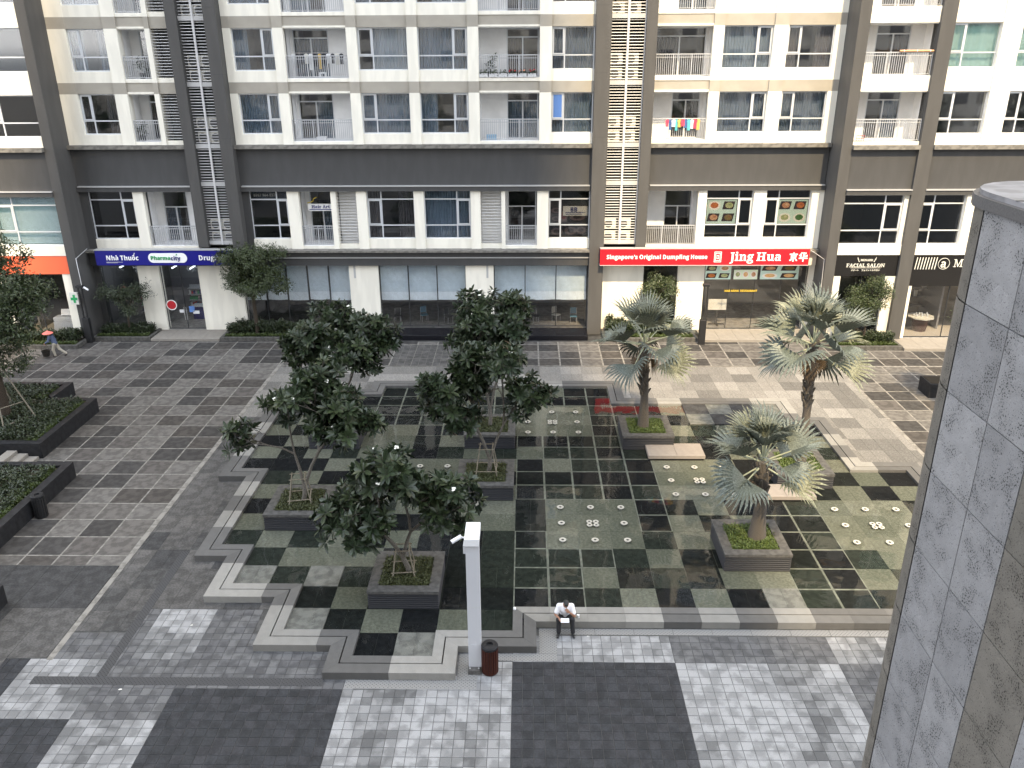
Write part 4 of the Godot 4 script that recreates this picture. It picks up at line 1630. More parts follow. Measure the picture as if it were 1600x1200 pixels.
func dumpling_sign() -> void:
	var o := thing("restaurant_sign", "long red dumpling restaurant sign with white lettering", "sign")
	var zf := -48.95
	var g := MB.new()
	g.b(4.48, 16.92, 4.53, 5.50, zf - 0.35, zf)
	part("sign_box", g, M.red_sign, o)
	g = MB.new()
	g.b(4.46, 16.94, 5.50, 5.54, zf - 0.37, zf + 0.02)
	g.b(4.46, 16.94, 4.49, 4.53, zf - 0.37, zf + 0.02)
	part("sign_trim", g, M.strip, o)
	var z := zf + 0.016
	lettering("lettering", "Singapore's Original Dumpling House", sysfont(), 6.0, Vector3(7.86, 5.02, z), M.letter, o)
	lettering("lettering", "Jing Hua", sysfont(true), 3.05, Vector3(13.75, 5.03, z), M.letter, o)
	g = MB.new()
	for e in [[11.27, 11.70, 4.70, 4.73], [11.27, 11.70, 5.31, 5.34], [11.27, 11.30, 4.73, 5.31], [11.67, 11.70, 4.73, 5.31], [11.34, 11.63, 4.78, 4.81], [11.34, 11.63, 5.23, 5.26], [11.34, 11.37, 4.81, 5.23], [11.60, 11.63, 4.81, 5.23], [11.42, 11.55, 5.10, 5.13], [11.42, 11.55, 4.90, 4.93], [11.42, 11.45, 4.93, 5.10], [11.52, 11.55, 4.93, 5.10]]:
		g.b(e[0], e[1], e[2], e[3], zf, zf + 0.012)
	part("seal_mark", g, M.letter, o)
	strokes("lettering", [[[0.5, 1.0], [0.5, 0.86]], [[0.08, 0.82], [0.92, 0.82]], [[0.26, 0.68], [0.74, 0.68], [0.74, 0.46], [0.26, 0.46], [0.26, 0.68]], [[0.5, 0.46], [0.5, 0.04], [0.40, 0.10]], [[0.3, 0.32], [0.12, 0.1]], [[0.7, 0.32], [0.9, 0.1]]], 0.52, 0.07, Vector3(15.72, 4.75, z), M.letter, o)
	strokes("lettering", [[[0.32, 1.0], [0.08, 0.66]], [[0.22, 0.8], [0.22, 0.5]], [[0.78, 0.98], [0.5, 0.72]], [[0.52, 1.0], [0.52, 0.6], [0.9, 0.6], [0.9, 0.72]], [[0.04, 0.36], [0.96, 0.36]], [[0.5, 0.52], [0.5, 0.0]]], 0.52, 0.07, Vector3(16.3, 4.75, z), M.letter, o)
	# dish pictures in the windows
	var mint := Color(0.80, 0.90, 0.86)
	var br := Color(0.62, 0.30, 0.16)
	var cr := Color(0.93, 0.86, 0.70)
	var gr := Color(0.40, 0.52, 0.28)
	var or_ := Color(0.86, 0.55, 0.25)
	poster("menu_poster", dishes(192, 2, 2, mint, [[true, cr, gr], [false, br, cr], [true, or_, br], [true, cr, gr]]), 11.05, 12.62, 3.38, 4.30, -49.97, "menu poster of four dishes beside the grey pier, left of the drinks poster", "menu posters under the red sign")
	poster("menu_poster", dishes(192, 3, 1, Color(0.9, 0.95, 0.86), [[false, gr, cr], [false, or_, cr], [false, cr, br]]), 12.80, 14.25, 3.38, 3.98, -49.97, "bright menu poster of drinks between two dish posters", "menu posters under the red sign")
	poster("menu_poster", dishes(192, 2, 2, mint, [[true, br, cr], [true, gr, br], [false, or_, cr], [true, or_, cr]]), 14.42, 16.75, 3.38, 4.30, -49.97, "menu poster of four dishes at the right end under the red sign", "menu posters under the red sign")
	poster("dish_poster", dishes(192, 2, 2, mint, [[false, br, or_], [true, cr, gr], [true, cr, br], [true, gr, br]]), 10.86, 12.62, 6.78, 8.22, -50.18, "dish poster in the left window above the red sign", "dish posters above the red sign")
	poster("dish_poster", dishes(192, 2, 2, mint, [[true, br, cr], [true, or_, br], [false, gr, cr], [false, gr, Color(0.2, 0.4, 0.2)]]), 15.12, 16.85, 6.78, 8.22, -50.18, "dish poster in the right window above the red sign", "dish posters above the red sign")
	lettering("door_lettering", "NHÀ HÀNG  RESTAURANT", sysfont(), 2.0, Vector3(13.35, 2.62, -50.06), M.letter_yellow, B)


func right_wing_shops() -> void:
	var o := thing("salon_sign", "black salon fascia with white lettering above the clipped tree", "sign")
	var z0 := ZW + 0.02
	var g := MB.new()
	g.b(18.28, 21.93, 4.02, 5.28, ZW - 0.25, z0)
	part("fascia", g, M.black_gloss, o)
	var z := z0 + 0.016
	lettering("lettering", "MENARD", sysfont(true), 0.72, Vector3(20.08, 4.98, z), M.letter_grey, o)
	lettering("lettering", "FACIAL SALON", sysfont(true), 2.25, Vector3(20.05, 4.66, z), M.letter_grey, o)
	g = MB.new()
	g.b(19.2, 20.95, 4.50, 4.52, z0, z0 + 0.01)
	part("underline", g, M.letter_grey, o)
	for s in [-1.0, 1.0]:
		strokes("flourish", [[[0.0, 0.0], [0.4 * s, 0.6], [0.45 * s, 1.0]], [[0.1 * s, 0.0], [0.3 * s, 0.7]]], 0.26, 0.025, Vector3(20.08 + 0.42 * s, 4.88, z), M.letter_grey, o)
	var kana := [[[[0.2, 0.1], [0.9, 0.9]], [[0.3, 0.8], [0.85, 0.3]]], [[[0.1, 0.65], [0.9, 0.65]], [[0.55, 0.95], [0.5, 0.4], [0.25, 0.05]]], [[[0.1, 0.5], [0.9, 0.5]]], [[[0.2, 0.9], [0.2, 0.1]], [[0.2, 0.55], [0.8, 0.35]]], [], [[[0.1, 0.85], [0.9, 0.85], [0.6, 0.3], [0.3, 0.05]]], [[[0.2, 0.6], [0.8, 0.6]], [[0.5, 0.6], [0.5, 0.1]], [[0.1, 0.1], [0.9, 0.1]]], [[[0.8, 0.95], [0.15, 0.45]], [[0.5, 0.7], [0.5, 0.05]]], [[[0.1, 0.8], [0.35, 0.65]], [[0.1, 0.1], [0.9, 0.6]]], [[[0.3, 0.7], [0.8, 0.6]], [[0.4, 0.8], [0.5, 0.1]]], [[[0.25, 0.9], [0.25, 0.4], [0.1, 0.05]], [[0.6, 0.9], [0.6, 0.1], [0.95, 0.4]]], [[[0.1, 0.7], [0.9, 0.7]], [[0.3, 0.95], [0.3, 0.4]], [[0.7, 0.95], [0.65, 0.05]]], [[[0.15, 0.85], [0.85, 0.85], [0.85, 0.15], [0.15, 0.15], [0.15, 0.85]]], [[[0.15, 0.8], [0.4, 0.65]], [[0.15, 0.1], [0.9, 0.7]]]]
	for i in kana.size():
		if kana[i].size():
			strokes("lettering", kana[i], 0.105, 0.016, Vector3(19.24 + i * 0.122, 4.32, z), M.letter_grey, o)
	wall_box("shop_pier", 18.26, 18.7, 0.15, 4.02, ZW - 0.4, ZW, M.cream)
	wall_box("shop_pier", 21.35, 21.95, 0.15, 4.02, ZW - 0.4, ZW, M.cream)
	glazing(18.7, 21.35, 0.15, 4.02, ZW - 0.2, 2, false, M.dark_frame, M.glass_dark)
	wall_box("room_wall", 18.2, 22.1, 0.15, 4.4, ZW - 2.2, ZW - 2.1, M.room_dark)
	# the jeweller's next door
	o = thing("boutique_sign", "black boutique fascia with white stripes and a round monogram", "sign")
	g = MB.new()
	g.b(22.74, 30.0, 3.42, 5.28, ZW - 0.25, z0)
	part("fascia", g, M.black_gloss, o)
	for i in 8:
		g = MB.new()
		var x := 23.0 + i * 0.165
		g.box(Vector3(x, 4.78, z0 + 0.006), Vector3(0.05, 0.72, 0.012), Basis(Vector3.BACK, -0.09))
		part("stripe", g, M.letter_grey, o)
	g = MB.new()
	var ring := []
	var rr := []
	for i in 25:
		var a := TAU * i / 24.0
		ring.append(Vector3(24.62 + cos(a) * 0.33, 4.76 + sin(a) * 0.33, z0 + 0.01))
		rr.append(0.016)
	g.tube(ring, rr, 5, false)
	part("monogram_ring", g, M.letter_grey, o)
	lettering("monogram", "a", sysfont(true), 0.30, Vector3(24.60, 4.76, z), M.letter_grey, o, 1.15)
	lettering("lettering", "Mi", sysfont(true, false), 0.75, Vector3(25.55, 4.78, z), M.letter_grey, o)
	wall_box("shop_pier", 22.72, 23.0, 0.15, 3.42, ZW - 0.4, ZW, M.cream)
	glazing(23.0, 30.0, 0.15, 3.42, ZW - 0.15, 3, false, M.dark_frame, M.glass)
	wall_box("room_wall", 22.3, 30.2, 0.15, 4.4, ZW - 4.4, ZW - 4.3, flat(lin(0.10, 0.085, 0.06), 0.7))
	wall_box("shop_floor_tile", 22.7, 30.0, 0.15, 0.158, ZW - 4.3, ZW - 0.2, flat(lin(0.42, 0.38, 0.33), 0.3))
	var t := thing("display_table", "eight sided wooden display table with glass goods in boutique window", "table", Vector3(24.6, 0.158, ZW - 1.5))
	g = MB.new()
	g.lathe(Vector3.ZERO, [Vector2(0.42, 0.0), Vector2(0.55, 0.85)], 8)
	part("pedestal", g, M.wood, t)
	g = MB.new()
	g.lathe(Vector3.ZERO, [Vector2(0.0, 0.85), Vector2(0.78, 0.85), Vector2(0.80, 0.92), Vector2(0.0, 0.94)], 8)
	part("top", g, M.letter_grey, t)
	for i in 9:
		g = MB.new()
		var hh := 0.12 + 0.12 * hash2(i, 4)
		g.lathe(Vector3.ZERO, [Vector2(0.05, 0.0), Vector2(0.06, hh * 0.6), Vector2(0.035, hh), Vector2(0.0, hh)], 8)
		tag(part("jar", g, M.frame, self, Vector3(24.6 - 0.45 + 0.11 * i, 1.095, ZW - 1.5 + 0.2 * sin(i * 2.1))), "small clear jar on the eight sided boutique table, %s from the left" % ["first", "second", "third", "fourth", "fifth", "sixth", "seventh", "eighth", "ninth"][i], "jar", "jars on the boutique table")
	var sh := thing("display_shelf", "dark wall shelf with lit goods at back of boutique", "shelf", Vector3(24.3, 0.158, ZW - 3.9))
	for y in [0.9, 1.5, 2.1, 2.7]:
		g = MB.new()
		g.b(-1.5, 2.2, y, y + 0.05, -0.2, 0.3)
		part("board", g, M.black, sh)
	for i in 7:
		g = MB.new()
		var gx := -1.3 + i * 0.5
		g.b(gx, gx + 0.22, 0.0, 0.2 + 0.2 * hash2(i, 8), -0.1, 0.1)
		tag(part("goods_box", g, [M.letter_yellow, M.letter_grey, M.white][i % 3], self, Vector3(24.3, 0.158 + [0.95, 1.55, 2.15][i % 3] + 0.0, ZW - 3.85)), "small %s goods box on the dark boutique shelf, %s in its row" % [["yellow", "grey", "white"][i % 3], ["first", "first", "first", "second", "second", "second", "third"][i]], "box", "goods on the boutique shelf")


func left_wing_shop() -> void:
	var o := thing("orange_sign", "plain orange shop fascia above the left shop window", "sign")
	var g := MB.new()
	g.b(-36.0, -27.38, 4.18, 5.30, ZW - 0.3, ZW + 0.04)
	part("fascia", g, M.orange_sign, o)
	wall_box("shop_pier", -27.9, -27.36, 0.15, 4.18, ZW - 0.4, ZW, M.cream)
	wall_box("shop_pier", -32.4, -31.4, 0.15, 4.18, ZW - 0.4, ZW, M.cream)
	glazing(-31.4, -27.9, 0.15, 4.18, ZW - 0.15, 2, false, M.dark_frame, M.glass)
	glazing(-36.0, -32.4, 0.15, 4.18, ZW - 0.15, 2, false, M.dark_frame, M.glass_dark)
	wall_box("room_wall", -36.0, -27.4, 0.15, 4.4, ZW - 4.4, ZW - 4.3, flat(lin(0.12, 0.10, 0.085), 0.7))
	var t := thing("sales_counter", "pale stepped sales counter behind left shop window", "counter", Vector3(-28.7, 0.15, ZW - 0.95))
	g = MB.new()
	for i in 4:
		g.slab(-0.75 + 0.02 * i, 0.75 - 0.02 * i, 0.28 * i, 0.28 * i + 0.26, -0.4 + 0.05 * i, 0.4 - 0.02 * i, 0.01)
	part("counter_body", g, M.frame, t)
	g = MB.new()
	g.box(Vector3(0.0, 1.35, 0.0), Vector3(0.6, 0.4, 0.05), Basis(Vector3.RIGHT, -0.4))
	part("display_stand", g, M.white, t)


func shop_insides() -> void:
	var g := MB.new()
	# pharmacy: strip lamps, shelves, counter
	for i in 5:
		g = MB.new()
		g.b(-0.04, 0.04, -0.03, 0.03, -0.75, 0.75)
		var lx: float = [-25.6, -24.6, -22.2, -21.5, -21.0][i]
		var lz: float = [-51.6, -52.8, -51.4, -52.6, -51.2][i]
		var o := part("strip_lamp", g, M.tube_lamp, self, Vector3(lx, 3.95, lz))
		tag(o, "white strip lamp on pharmacy ceiling, %s from the left" % ["first", "second", "third", "fifth", "fourth"][i], "lamp", "pharmacy strip lamps")
	for x in [-25.0, -21.5]:
		var l := OmniLight3D.new()
		l.name = "pharmacy_light"
		l.position = Vector3(x, 3.7, -51.9)
		l.light_energy = 0.35
		l.light_size = 0.3
		l.omni_range = 12.0
		l.omni_attenuation = 2.0
		l.shadow_enabled = true
		l.light_color = Color(0.9, 0.95, 1.0)
		add_child(l, true)
	for i in 3:
		var s := thing("shop_shelf", ["white pharmacy shelf on the left behind the small tree", "white pharmacy shelf straight behind the glass door", "white pharmacy shelf at right behind the glass door"][i], "shelf", Vector3([-25.3, -22.0, -20.6][i], 0.15, -53.6), 0.0, "pharmacy shelves")
		g = MB.new()
		g.b(-0.6, 0.6, 0.0, 1.9, -0.25, -0.2)
		part("back_panel", g, M.frame, s)
		for y in [0.1, 0.5, 0.9, 1.3, 1.7]:
			g = MB.new()
			g.b(-0.6, 0.6, y, y + 0.03, -0.2, 0.2)
			part("board", g, M.frame, s)
		for y in 4:
			for k in 8:
				g = MB.new()
				var bx := -0.56 + 0.14 * k
				g.b(bx, bx + 0.11, 0.13 + 0.4 * y, 0.13 + 0.4 * y + 0.15 + 0.14 * hash2(k, y, i), -0.1, 0.1)
				part("packet", g, [M.letter_blue, M.white, M.letter_green, M.letter_red, M.strip][int(hash2(k, y, i + 5) * 4.99)], s)
	var c := thing("shop_counter", "dark blue pharmacy counter with white top behind glass door", "counter", Vector3(-21.2, 0.15, -52.4))
	g = MB.new()
	g.b(-0.7, 0.7, 0.0, 0.85, -0.3, 0.3)
	part("counter_body", g, M.blue_sign, c)
	g = MB.new()
	g.slab(-0.75, 0.75, 0.85, 0.92, -0.35, 0.35, 0.01)
	part("counter_top", g, M.white, c)
	# door furniture and stickers
	g = MB.new()
	g.lathe(Vector3.ZERO, [Vector2(0.0, 0.006), Vector2(0.34, 0.006), Vector2(0.34, 0.0)], 24)
	var st := part("door_sticker", g, M.letter, self, Vector3(-22.35, 1.72, -50.07))
	st.rotation.x = PI / 2
	tag(st, "round red and white sticker on left leaf of pharmacy door", "sticker")
	g = MB.new()
	g.lathe(Vector3.ZERO, [Vector2(0.0, 0.004), Vector2(0.28, 0.004), Vector2(0.28, 0.0)], 24)
	part("red_disc", g, M.letter_red, st, Vector3(0, 0.007, 0))
	for k in 2:
		g = MB.new()
		g.tube([Vector3(-21.5 + 0.14 * k - 0.07, 0.75, -49.99), Vector3(-21.5 + 0.14 * k - 0.07, 1.6, -49.99)], [0.018, 0.018], 8)
		part("door_handle", g, M.strip, B)
		g = MB.new()
		g.tube([Vector3(15.85 + 0.14 * k, 0.75, -49.99), Vector3(15.85 + 0.14 * k, 1.7, -49.99)], [0.018, 0.018], 8)
		part("door_handle", g, M.strip, B)
	for e in [[-21.1, 1.45, 0.34, 0.4, 0], [-21.75, 1.32, 0.3, 0.2, 1], [-20.85, 1.25, 0.4, 0.2, 1]]:
		g = MB.new()
		g.b(-e[2] / 2, e[2] / 2, -e[3] / 2, e[3] / 2, 0.0, 0.004)
		tag(part("door_notice", g, M.glass_film if e[4] == 0 else M.white, self, Vector3(e[0], e[1], -50.07)), "small %s notice stuck on the pharmacy door, %s" % ["blue" if e[4] == 0 else "white", ["upper right", "by the handles", "lower right"][0 if e[4] == 0 else (1 if e[0] < -21.3 else 2)]], "notice")
	# dining room behind the blinds: tables and chairs
	for i in 7:
		var x: float = [-8.3, -6.6, -5.0, -1.0, 0.6, 2.0, 3.1][i]
		var ch := thing("dining_chair", "%s dining chair in the dark room below the blinds, %s from the left" % [["black", "blue", "black", "black", "black", "pale", "blue"][i], ["first", "second", "third", "fourth", "fifth", "sixth", "seventh"][i]], "chair", Vector3(x, 0.15, -51.4 - 0.3 * (i % 2)), 0.4 * (i % 3), "chairs behind the blinds")
		var m: Material = [M.black, flat(lin(0.05, 0.16, 0.24), 0.6), M.letter_grey][[0, 1, 0, 0, 0, 2, 1][i]]
		g = MB.new()
		g.slab(-0.22, 0.22, 0.42, 0.47, -0.22, 0.22, 0.01)
		part("seat", g, m, ch)
		g = MB.new()
		g.box(Vector3(0, 0.75, -0.2), Vector3(0.42, 0.4, 0.04))
		part("backrest", g, m, ch)
		for s in [[-0.19, -0.19], [0.19, -0.19], [-0.19, 0.19], [0.19, 0.19]]:
			g = MB.new()
			g.tube([Vector3(s[0], 0, s[1]), Vector3(s[0], 0.44 if s[1] > 0 else 0.9, s[1])], [0.016, 0.016], 6)
			part("leg", g, M.strip, ch)
	# board on a wheeled stand inside the restaurant door
	var wb := thing("notice_board", "white notice board on black wheeled stand inside restaurant glass", "board", Vector3(12.2, 0.15, -50.9))
	g = MB.new()
	g.b(-0.6, 0.6, 1.0, 1.7, -0.03, 0.03)
	part("board", g, M.letter_grey, wb)
	g = MB.new()
	g.b(-0.05, 0.05, 0.1, 1.0, -0.03, 0.03)
	g.b(-0.5, 0.5, 0.06, 0.1, -0.05, 0.05)
	g.b(-0.05, 0.05, 0.061, 0.101, -0.4, 0.4)
	for q in [[-0.5, 0.0], [0.5, 0.0], [0.0, 0.4], [0.0, -0.4]]:
		g.tube([Vector3(q[0] - 0.015, 0.03, q[1]), Vector3(q[0] + 0.015, 0.03, q[1])], [0.03, 0.03], 8)
	part("stand", g, M.black, wb)


func leaf(g: MB, p: Vector3, d: Vector3, nrm: Vector3, L: float, W: float, fold := 0.25, droop := 0.15) -> void:
	var side := d.cross(nrm).normalized()
	nrm = side.cross(d).normalized()
	var mid := []
	var wid := [0.0, 0.92, 0.85, 0.0]
	var ts := [0.0, 0.38, 0.76, 1.0]
	for t in ts:
		mid.append(p + d * L * t - nrm * droop * L * t * t)
	for s in [-1.0, 1.0]:
		var e := []
		for i in 4:
			e.append(mid[i] + (side * s + nrm * fold) * W * 0.5 * wid[i])
		var k: Vector3 = (nrm - side * s * fold).normalized()
		g.tri(mid[0], e[1], mid[1], k, k, k)
		g.quad(mid[1], e[1], e[2], mid[2], k)
		g.tri(mid[2], e[2], mid[3], k, k, k)

func rosette(sd: int) -> ArrayMesh:
	# a whorl of long leaves round a shoot tip, axis along +y
	var r := RandomNumberGenerator.new()
	r.seed = sd
	var g := MB.new()
	var n := 13 + sd % 4
	for i in n:
		var a := i * 2.39996 + r.randf() * 0.3
		var tilt := lerpf(0.45, 1.85, float(i) / n) + r.randf_range(-0.15, 0.15)
		var d := Vector3(cos(a) * sin(tilt), cos(tilt), sin(a) * sin(tilt))
		var up := Vector3(-cos(a) * cos(tilt), sin(tilt), -sin(a) * cos(tilt))
		leaf(g, d * 0.03, d, up, r.randf_range(0.26, 0.38), r.randf_range(0.115, 0.15), 0.2, 0.28)
	return g.mesh()

func spray(sd: int, n: int, rad: float, L: float, W: float) -> ArrayMesh:
	# a small clump of leaves round a twig
	var r := RandomNumberGenerator.new()
	r.seed = sd
	var g := MB.new()
	for i in n:
		var d := Vector3(r.randfn(), r.randfn() * 0.7 + 0.25, r.randfn()).normalized()
		var up := (Vector3.UP + Vector3(r.randfn(), r.randfn(), r.randfn()) * 0.35).normalized()
		leaf(g, d * rad * r.randf() + Vector3(0, rad * 0.3 * r.randfn(), 0), d, up, L * r.randf_range(0.7, 1.2), W * r.randf_range(0.8, 1.2), 0.2, 0.2)
	return g.mesh()

func aim(dir: Vector3, roll: float, s := 1.0) -> Basis:
	var y := dir.normalized()
	var x := y.cross(Vector3.FORWARD if absf(y.z) < 0.9 else Vector3.RIGHT).normalized()
	var b := Basis(x, y, x.cross(y))
	return b.rotated(y, roll).scaled(Vector3.ONE * s)

func grow(g: MB, p: Vector3, tips: Array, r: float, rmin: float, out: Array, sides := 6, came := Vector3.UP) -> void:
	# a limb that keeps dividing until each tip has its own twig
	if tips.size() == 1:
		var t: Vector3 = tips[0]
		var mid := p.lerp(t, 0.5) + came * p.distance_to(t) * 0.12 + Vector3(rng.randf_range(-1, 1), 0, rng.randf_range(-1, 1)) * 0.05 * p.distance_to(t)
		g.tube([p, mid, t], [r, maxf(rmin, r * 0.8), rmin], 5)
		out.append([t, (t - mid).normalized()])
		return
	var a: Vector3 = tips[rng.randi() % tips.size()]
	var b := a
	for t in tips:
		if t.distance_to(a) > b.distance_to(a):
			b = t
	a = b
	for t in tips:
		if t.distance_to(a) > b.distance_to(a):
			b = t
	var sets := [[], []]
	for t in tips:
		sets[0 if t.distance_to(a) < t.distance_to(b) else 1].append(t)
	for s in sets:
		if s.is_empty():
			continue
		var c := Vector3.ZERO
		for t in s:
			c += t
		c /= s.size()
		var f := 0.42 if s.size() > 3 else 0.55
		var q := p.lerp(c, f) + Vector3(rng.randf_range(-1, 1), rng.randf_range(-0.3, 0.6), rng.randf_range(-1, 1)) * 0.06 * p.distance_to(c)
		var r1 := maxf(rmin, r * pow(float(s.size()) / tips.size(), 0.42))
		if s.size() == 1:
			grow(g, p, s, r1, rmin, out, sides, came)
			continue
		var mid := p.lerp(q, 0.5) + came * p.distance_to(q) * 0.08
		g.tube([p, mid, q], [r * 0.95 if s.size() > 1 else r1, lerpf(r, r1, 0.6), r1], sides)
		grow(g, q, s, r1, rmin, out, sides, (q - mid).normalized())

func frangipani(label: String, base: Vector3, lean: Vector3, tops: Array, n: int, extra: Array = [], flowers := 10, trunk_r := 0.085) -> void:
	# tops: [centre, radii] of the parts of the crown
	var o := thing("frangipani_tree", label, "tree", base, 0.0, "frangipani trees in the pool planters")
	for v in 5:
		if not shared.has("rosette%d" % v):
			shared["rosette%d" % v] = rosette(100 + v)
	rng.seed = int(absf(base.x) * 211.0 + absf(base.z) * 29.0) + 3
	var tips := []
	var want := 0.0
	for t in tops:
		want += t[1].x * t[1].y * t[1].z
	for t in tops:
		var cnt := int(n * t[1].x * t[1].y * t[1].z / want) + 2
		var tries := 0
		var mine := []
		var clumps := []
		for i in 9:
			clumps.append([Vector3(rng.randfn(), rng.randfn() * 0.8, rng.randfn()).normalized() * rng.randf_range(0.5, 0.95), rng.randf_range(0.36, 0.54)])
		while mine.size() < cnt and tries < 4000:
			tries += 1
			var d := Vector3(rng.randfn(), rng.randfn(), rng.randfn()).normalized()
			var rr := pow(rng.randf(), 0.28)
			if d.y < -0.55 and rng.randf() < 0.7:
				continue
			var cl: Array = clumps[rng.randi() % 9]
			var q: Vector3 = t[0] - base + (cl[0] + d * rr * cl[1]) * t[1]
			var ok := true
			for m in mine:
				if m.distance_to(q) < 0.22:
					ok = false
					break
			if ok:
				mine.append(q)
		tips.append_array(mine)
	var g := MB.new()
	var fork := lean * 0.8
	g.tube([Vector3(0, -0.05, 0), fork * 0.5 + Vector3(0.03, 0, 0.02), fork], [trunk_r * 1.25, trunk_r, trunk_r * 0.95], 9)
	var ends := []
	grow(g, fork, tips, trunk_r * 0.85, 0.012, ends, 6)
	part("trunk", g, M.pale_bark, o)
	var k := 0
	for e in ends:
		var d: Vector3 = (e[1] + Vector3.UP * 0.55).normalized()
		var l := part("leaf_cluster", shared["rosette%d" % (k % 5)], M.frangi[k % 3], o)
		l.transform = Transform3D(aim(d, rng.randf() * TAU, rng.randf_range(0.85, 1.2)), e[0])
		k += 1
	if not shared.has("blossom"):
		g = MB.new()
		for i in 4:
			var c := Vector3([-0.05, 0.05, 0.02, -0.02][i], 0.03 * (i % 2), [0.03, 0.02, -0.05, 0.05][i])
			for j in 5:
				var a := TAU * j / 5.0 + i
				leaf(g, c, Vector3(cos(a), 0.4, sin(a)).normalized(), Vector3.UP, 0.055, 0.04, 0.2, 0.1)
		shared.blossom = g.mesh()
	for i in flowers:
		var e: Array = ends[rng.randi() % ends.size()]
		var l := part("flower", shared.blossom, M.flower, o)
		l.transform = Transform3D(aim((Vector3.UP + Vector3.BACK * 0.5).normalized(), rng.randf() * TAU, rng.randf_range(0.6, 0.95)), e[0] + Vector3.UP * 0.14 + e[1] * 0.1)


func props(label: String, at: Vector3, r: float, h: float, n: int, turn: float) -> void:
	# bamboo poles tied round a young trunk
	var o := thing("tree_stake", label, "tree stake", at, turn, "bamboo stakes round the trees")
	var feet := []
	var heads := []
	for i in n:
		var a := TAU * (i + 0.5) / n
		feet.append(Vector3(cos(a) * r, -0.05, sin(a) * r))
		heads.append(Vector3(cos(a) * r * 0.55, h, sin(a) * r * 0.55))
		var g := MB.new()
		g.tube([feet[i], heads[i] * 1.0], [0.026, 0.022], 6)
		part("pole", g, M.bamboo, o)
	for lv in [0.25, 0.95]:
		for i in n:
			var j := (i + 1) % n
			var a: Vector3 = feet[i].lerp(heads[i], lv)
			var b: Vector3 = feet[j].lerp(heads[j], lv)
			var d := (b - a).normalized() * 0.08
			var g := MB.new()
			g.tube([a - d, b + d], [0.02, 0.02], 6)
			part("cross_pole", g, M.bamboo, o)


func planter(label: String, x0: float, z1: float, bright: bool) -> Node3D:
	# x0: left side, z1: side towards the viewer
	var s := 2.27
	var y0 := 0.118
	var o := thing("stone_planter", label, "planter", Vector3(x0 + s / 2, y0, z1 - s / 2), 0.0, "square planters in the pool")
	if not shared.has("planter_core"):
		var g := MB.new()
		g.b(-s / 2 + 0.06, s / 2 - 0.06, 0.0, 0.56, -s / 2 + 0.06, s / 2 - 0.06)
		shared.planter_core = g.mesh()
		g = MB.new()
		var h := 0.055
		g.slab(-s / 2 + 0.02, s / 2 - 0.02, 0.0, h, s / 2 - 0.07, s / 2 - 0.02, 0.008)
		g.slab(-s / 2 + 0.02, s / 2 - 0.02, 0.0, h, -s / 2 + 0.02, -s / 2 + 0.07, 0.008)
		g.slab(-s / 2 + 0.02, -s / 2 + 0.07, 0.0, h, -s / 2 + 0.07, s / 2 - 0.07, 0.008)
		g.slab(s / 2 - 0.07, s / 2 - 0.02, 0.0, h, -s / 2 + 0.07, s / 2 - 0.07, 0.008)
		shared.planter_slat = g.mesh()
		g = MB.new()
		var a := s / 2
		var b := s / 2 - 0.33
		g.prism(PackedVector2Array([Vector2(-a, a), Vector2(a, a), Vector2(b, b), Vector2(-b, b)]), 0.575, 0.68)
		shared.planter_rim = g.mesh()
		g = MB.new()
		g.b(-b, b, 0.4, 0.60, -b, b)
		shared.planter_soil = g.mesh()
		shared.cover = spray(61, 9, 0.05, 0.07, 0.04)
	part("core", shared.planter_core, M.planter_core, o)
	for i in 7:
		part("slat", shared.planter_slat, M.planter_slat, o, Vector3(0, 0.01 + i * 0.08, 0))
	for i in 4:
		var r := part("rim_stone", shared.planter_rim, M.granite_top, o)
		r.rotation.y = PI / 2 * i
	part("soil", shared.planter_soil, M.soil, o)
	var places := []
	for i in 1500:
		var p := Vector3(rng.randf_range(-0.78, 0.78), 0.61 + rng.randf() * 0.05, rng.randf_range(-0.78, 0.78))
		places.append(Transform3D(aim(Vector3(rng.randfn() * 0.2, 1, rng.randfn() * 0.2), rng.randf() * TAU, rng.randf_range(0.8, 1.3)), p))
	scatter("ground_cover", shared.cover, M.grass if bright else M.grass_dull, places, o)
	return o


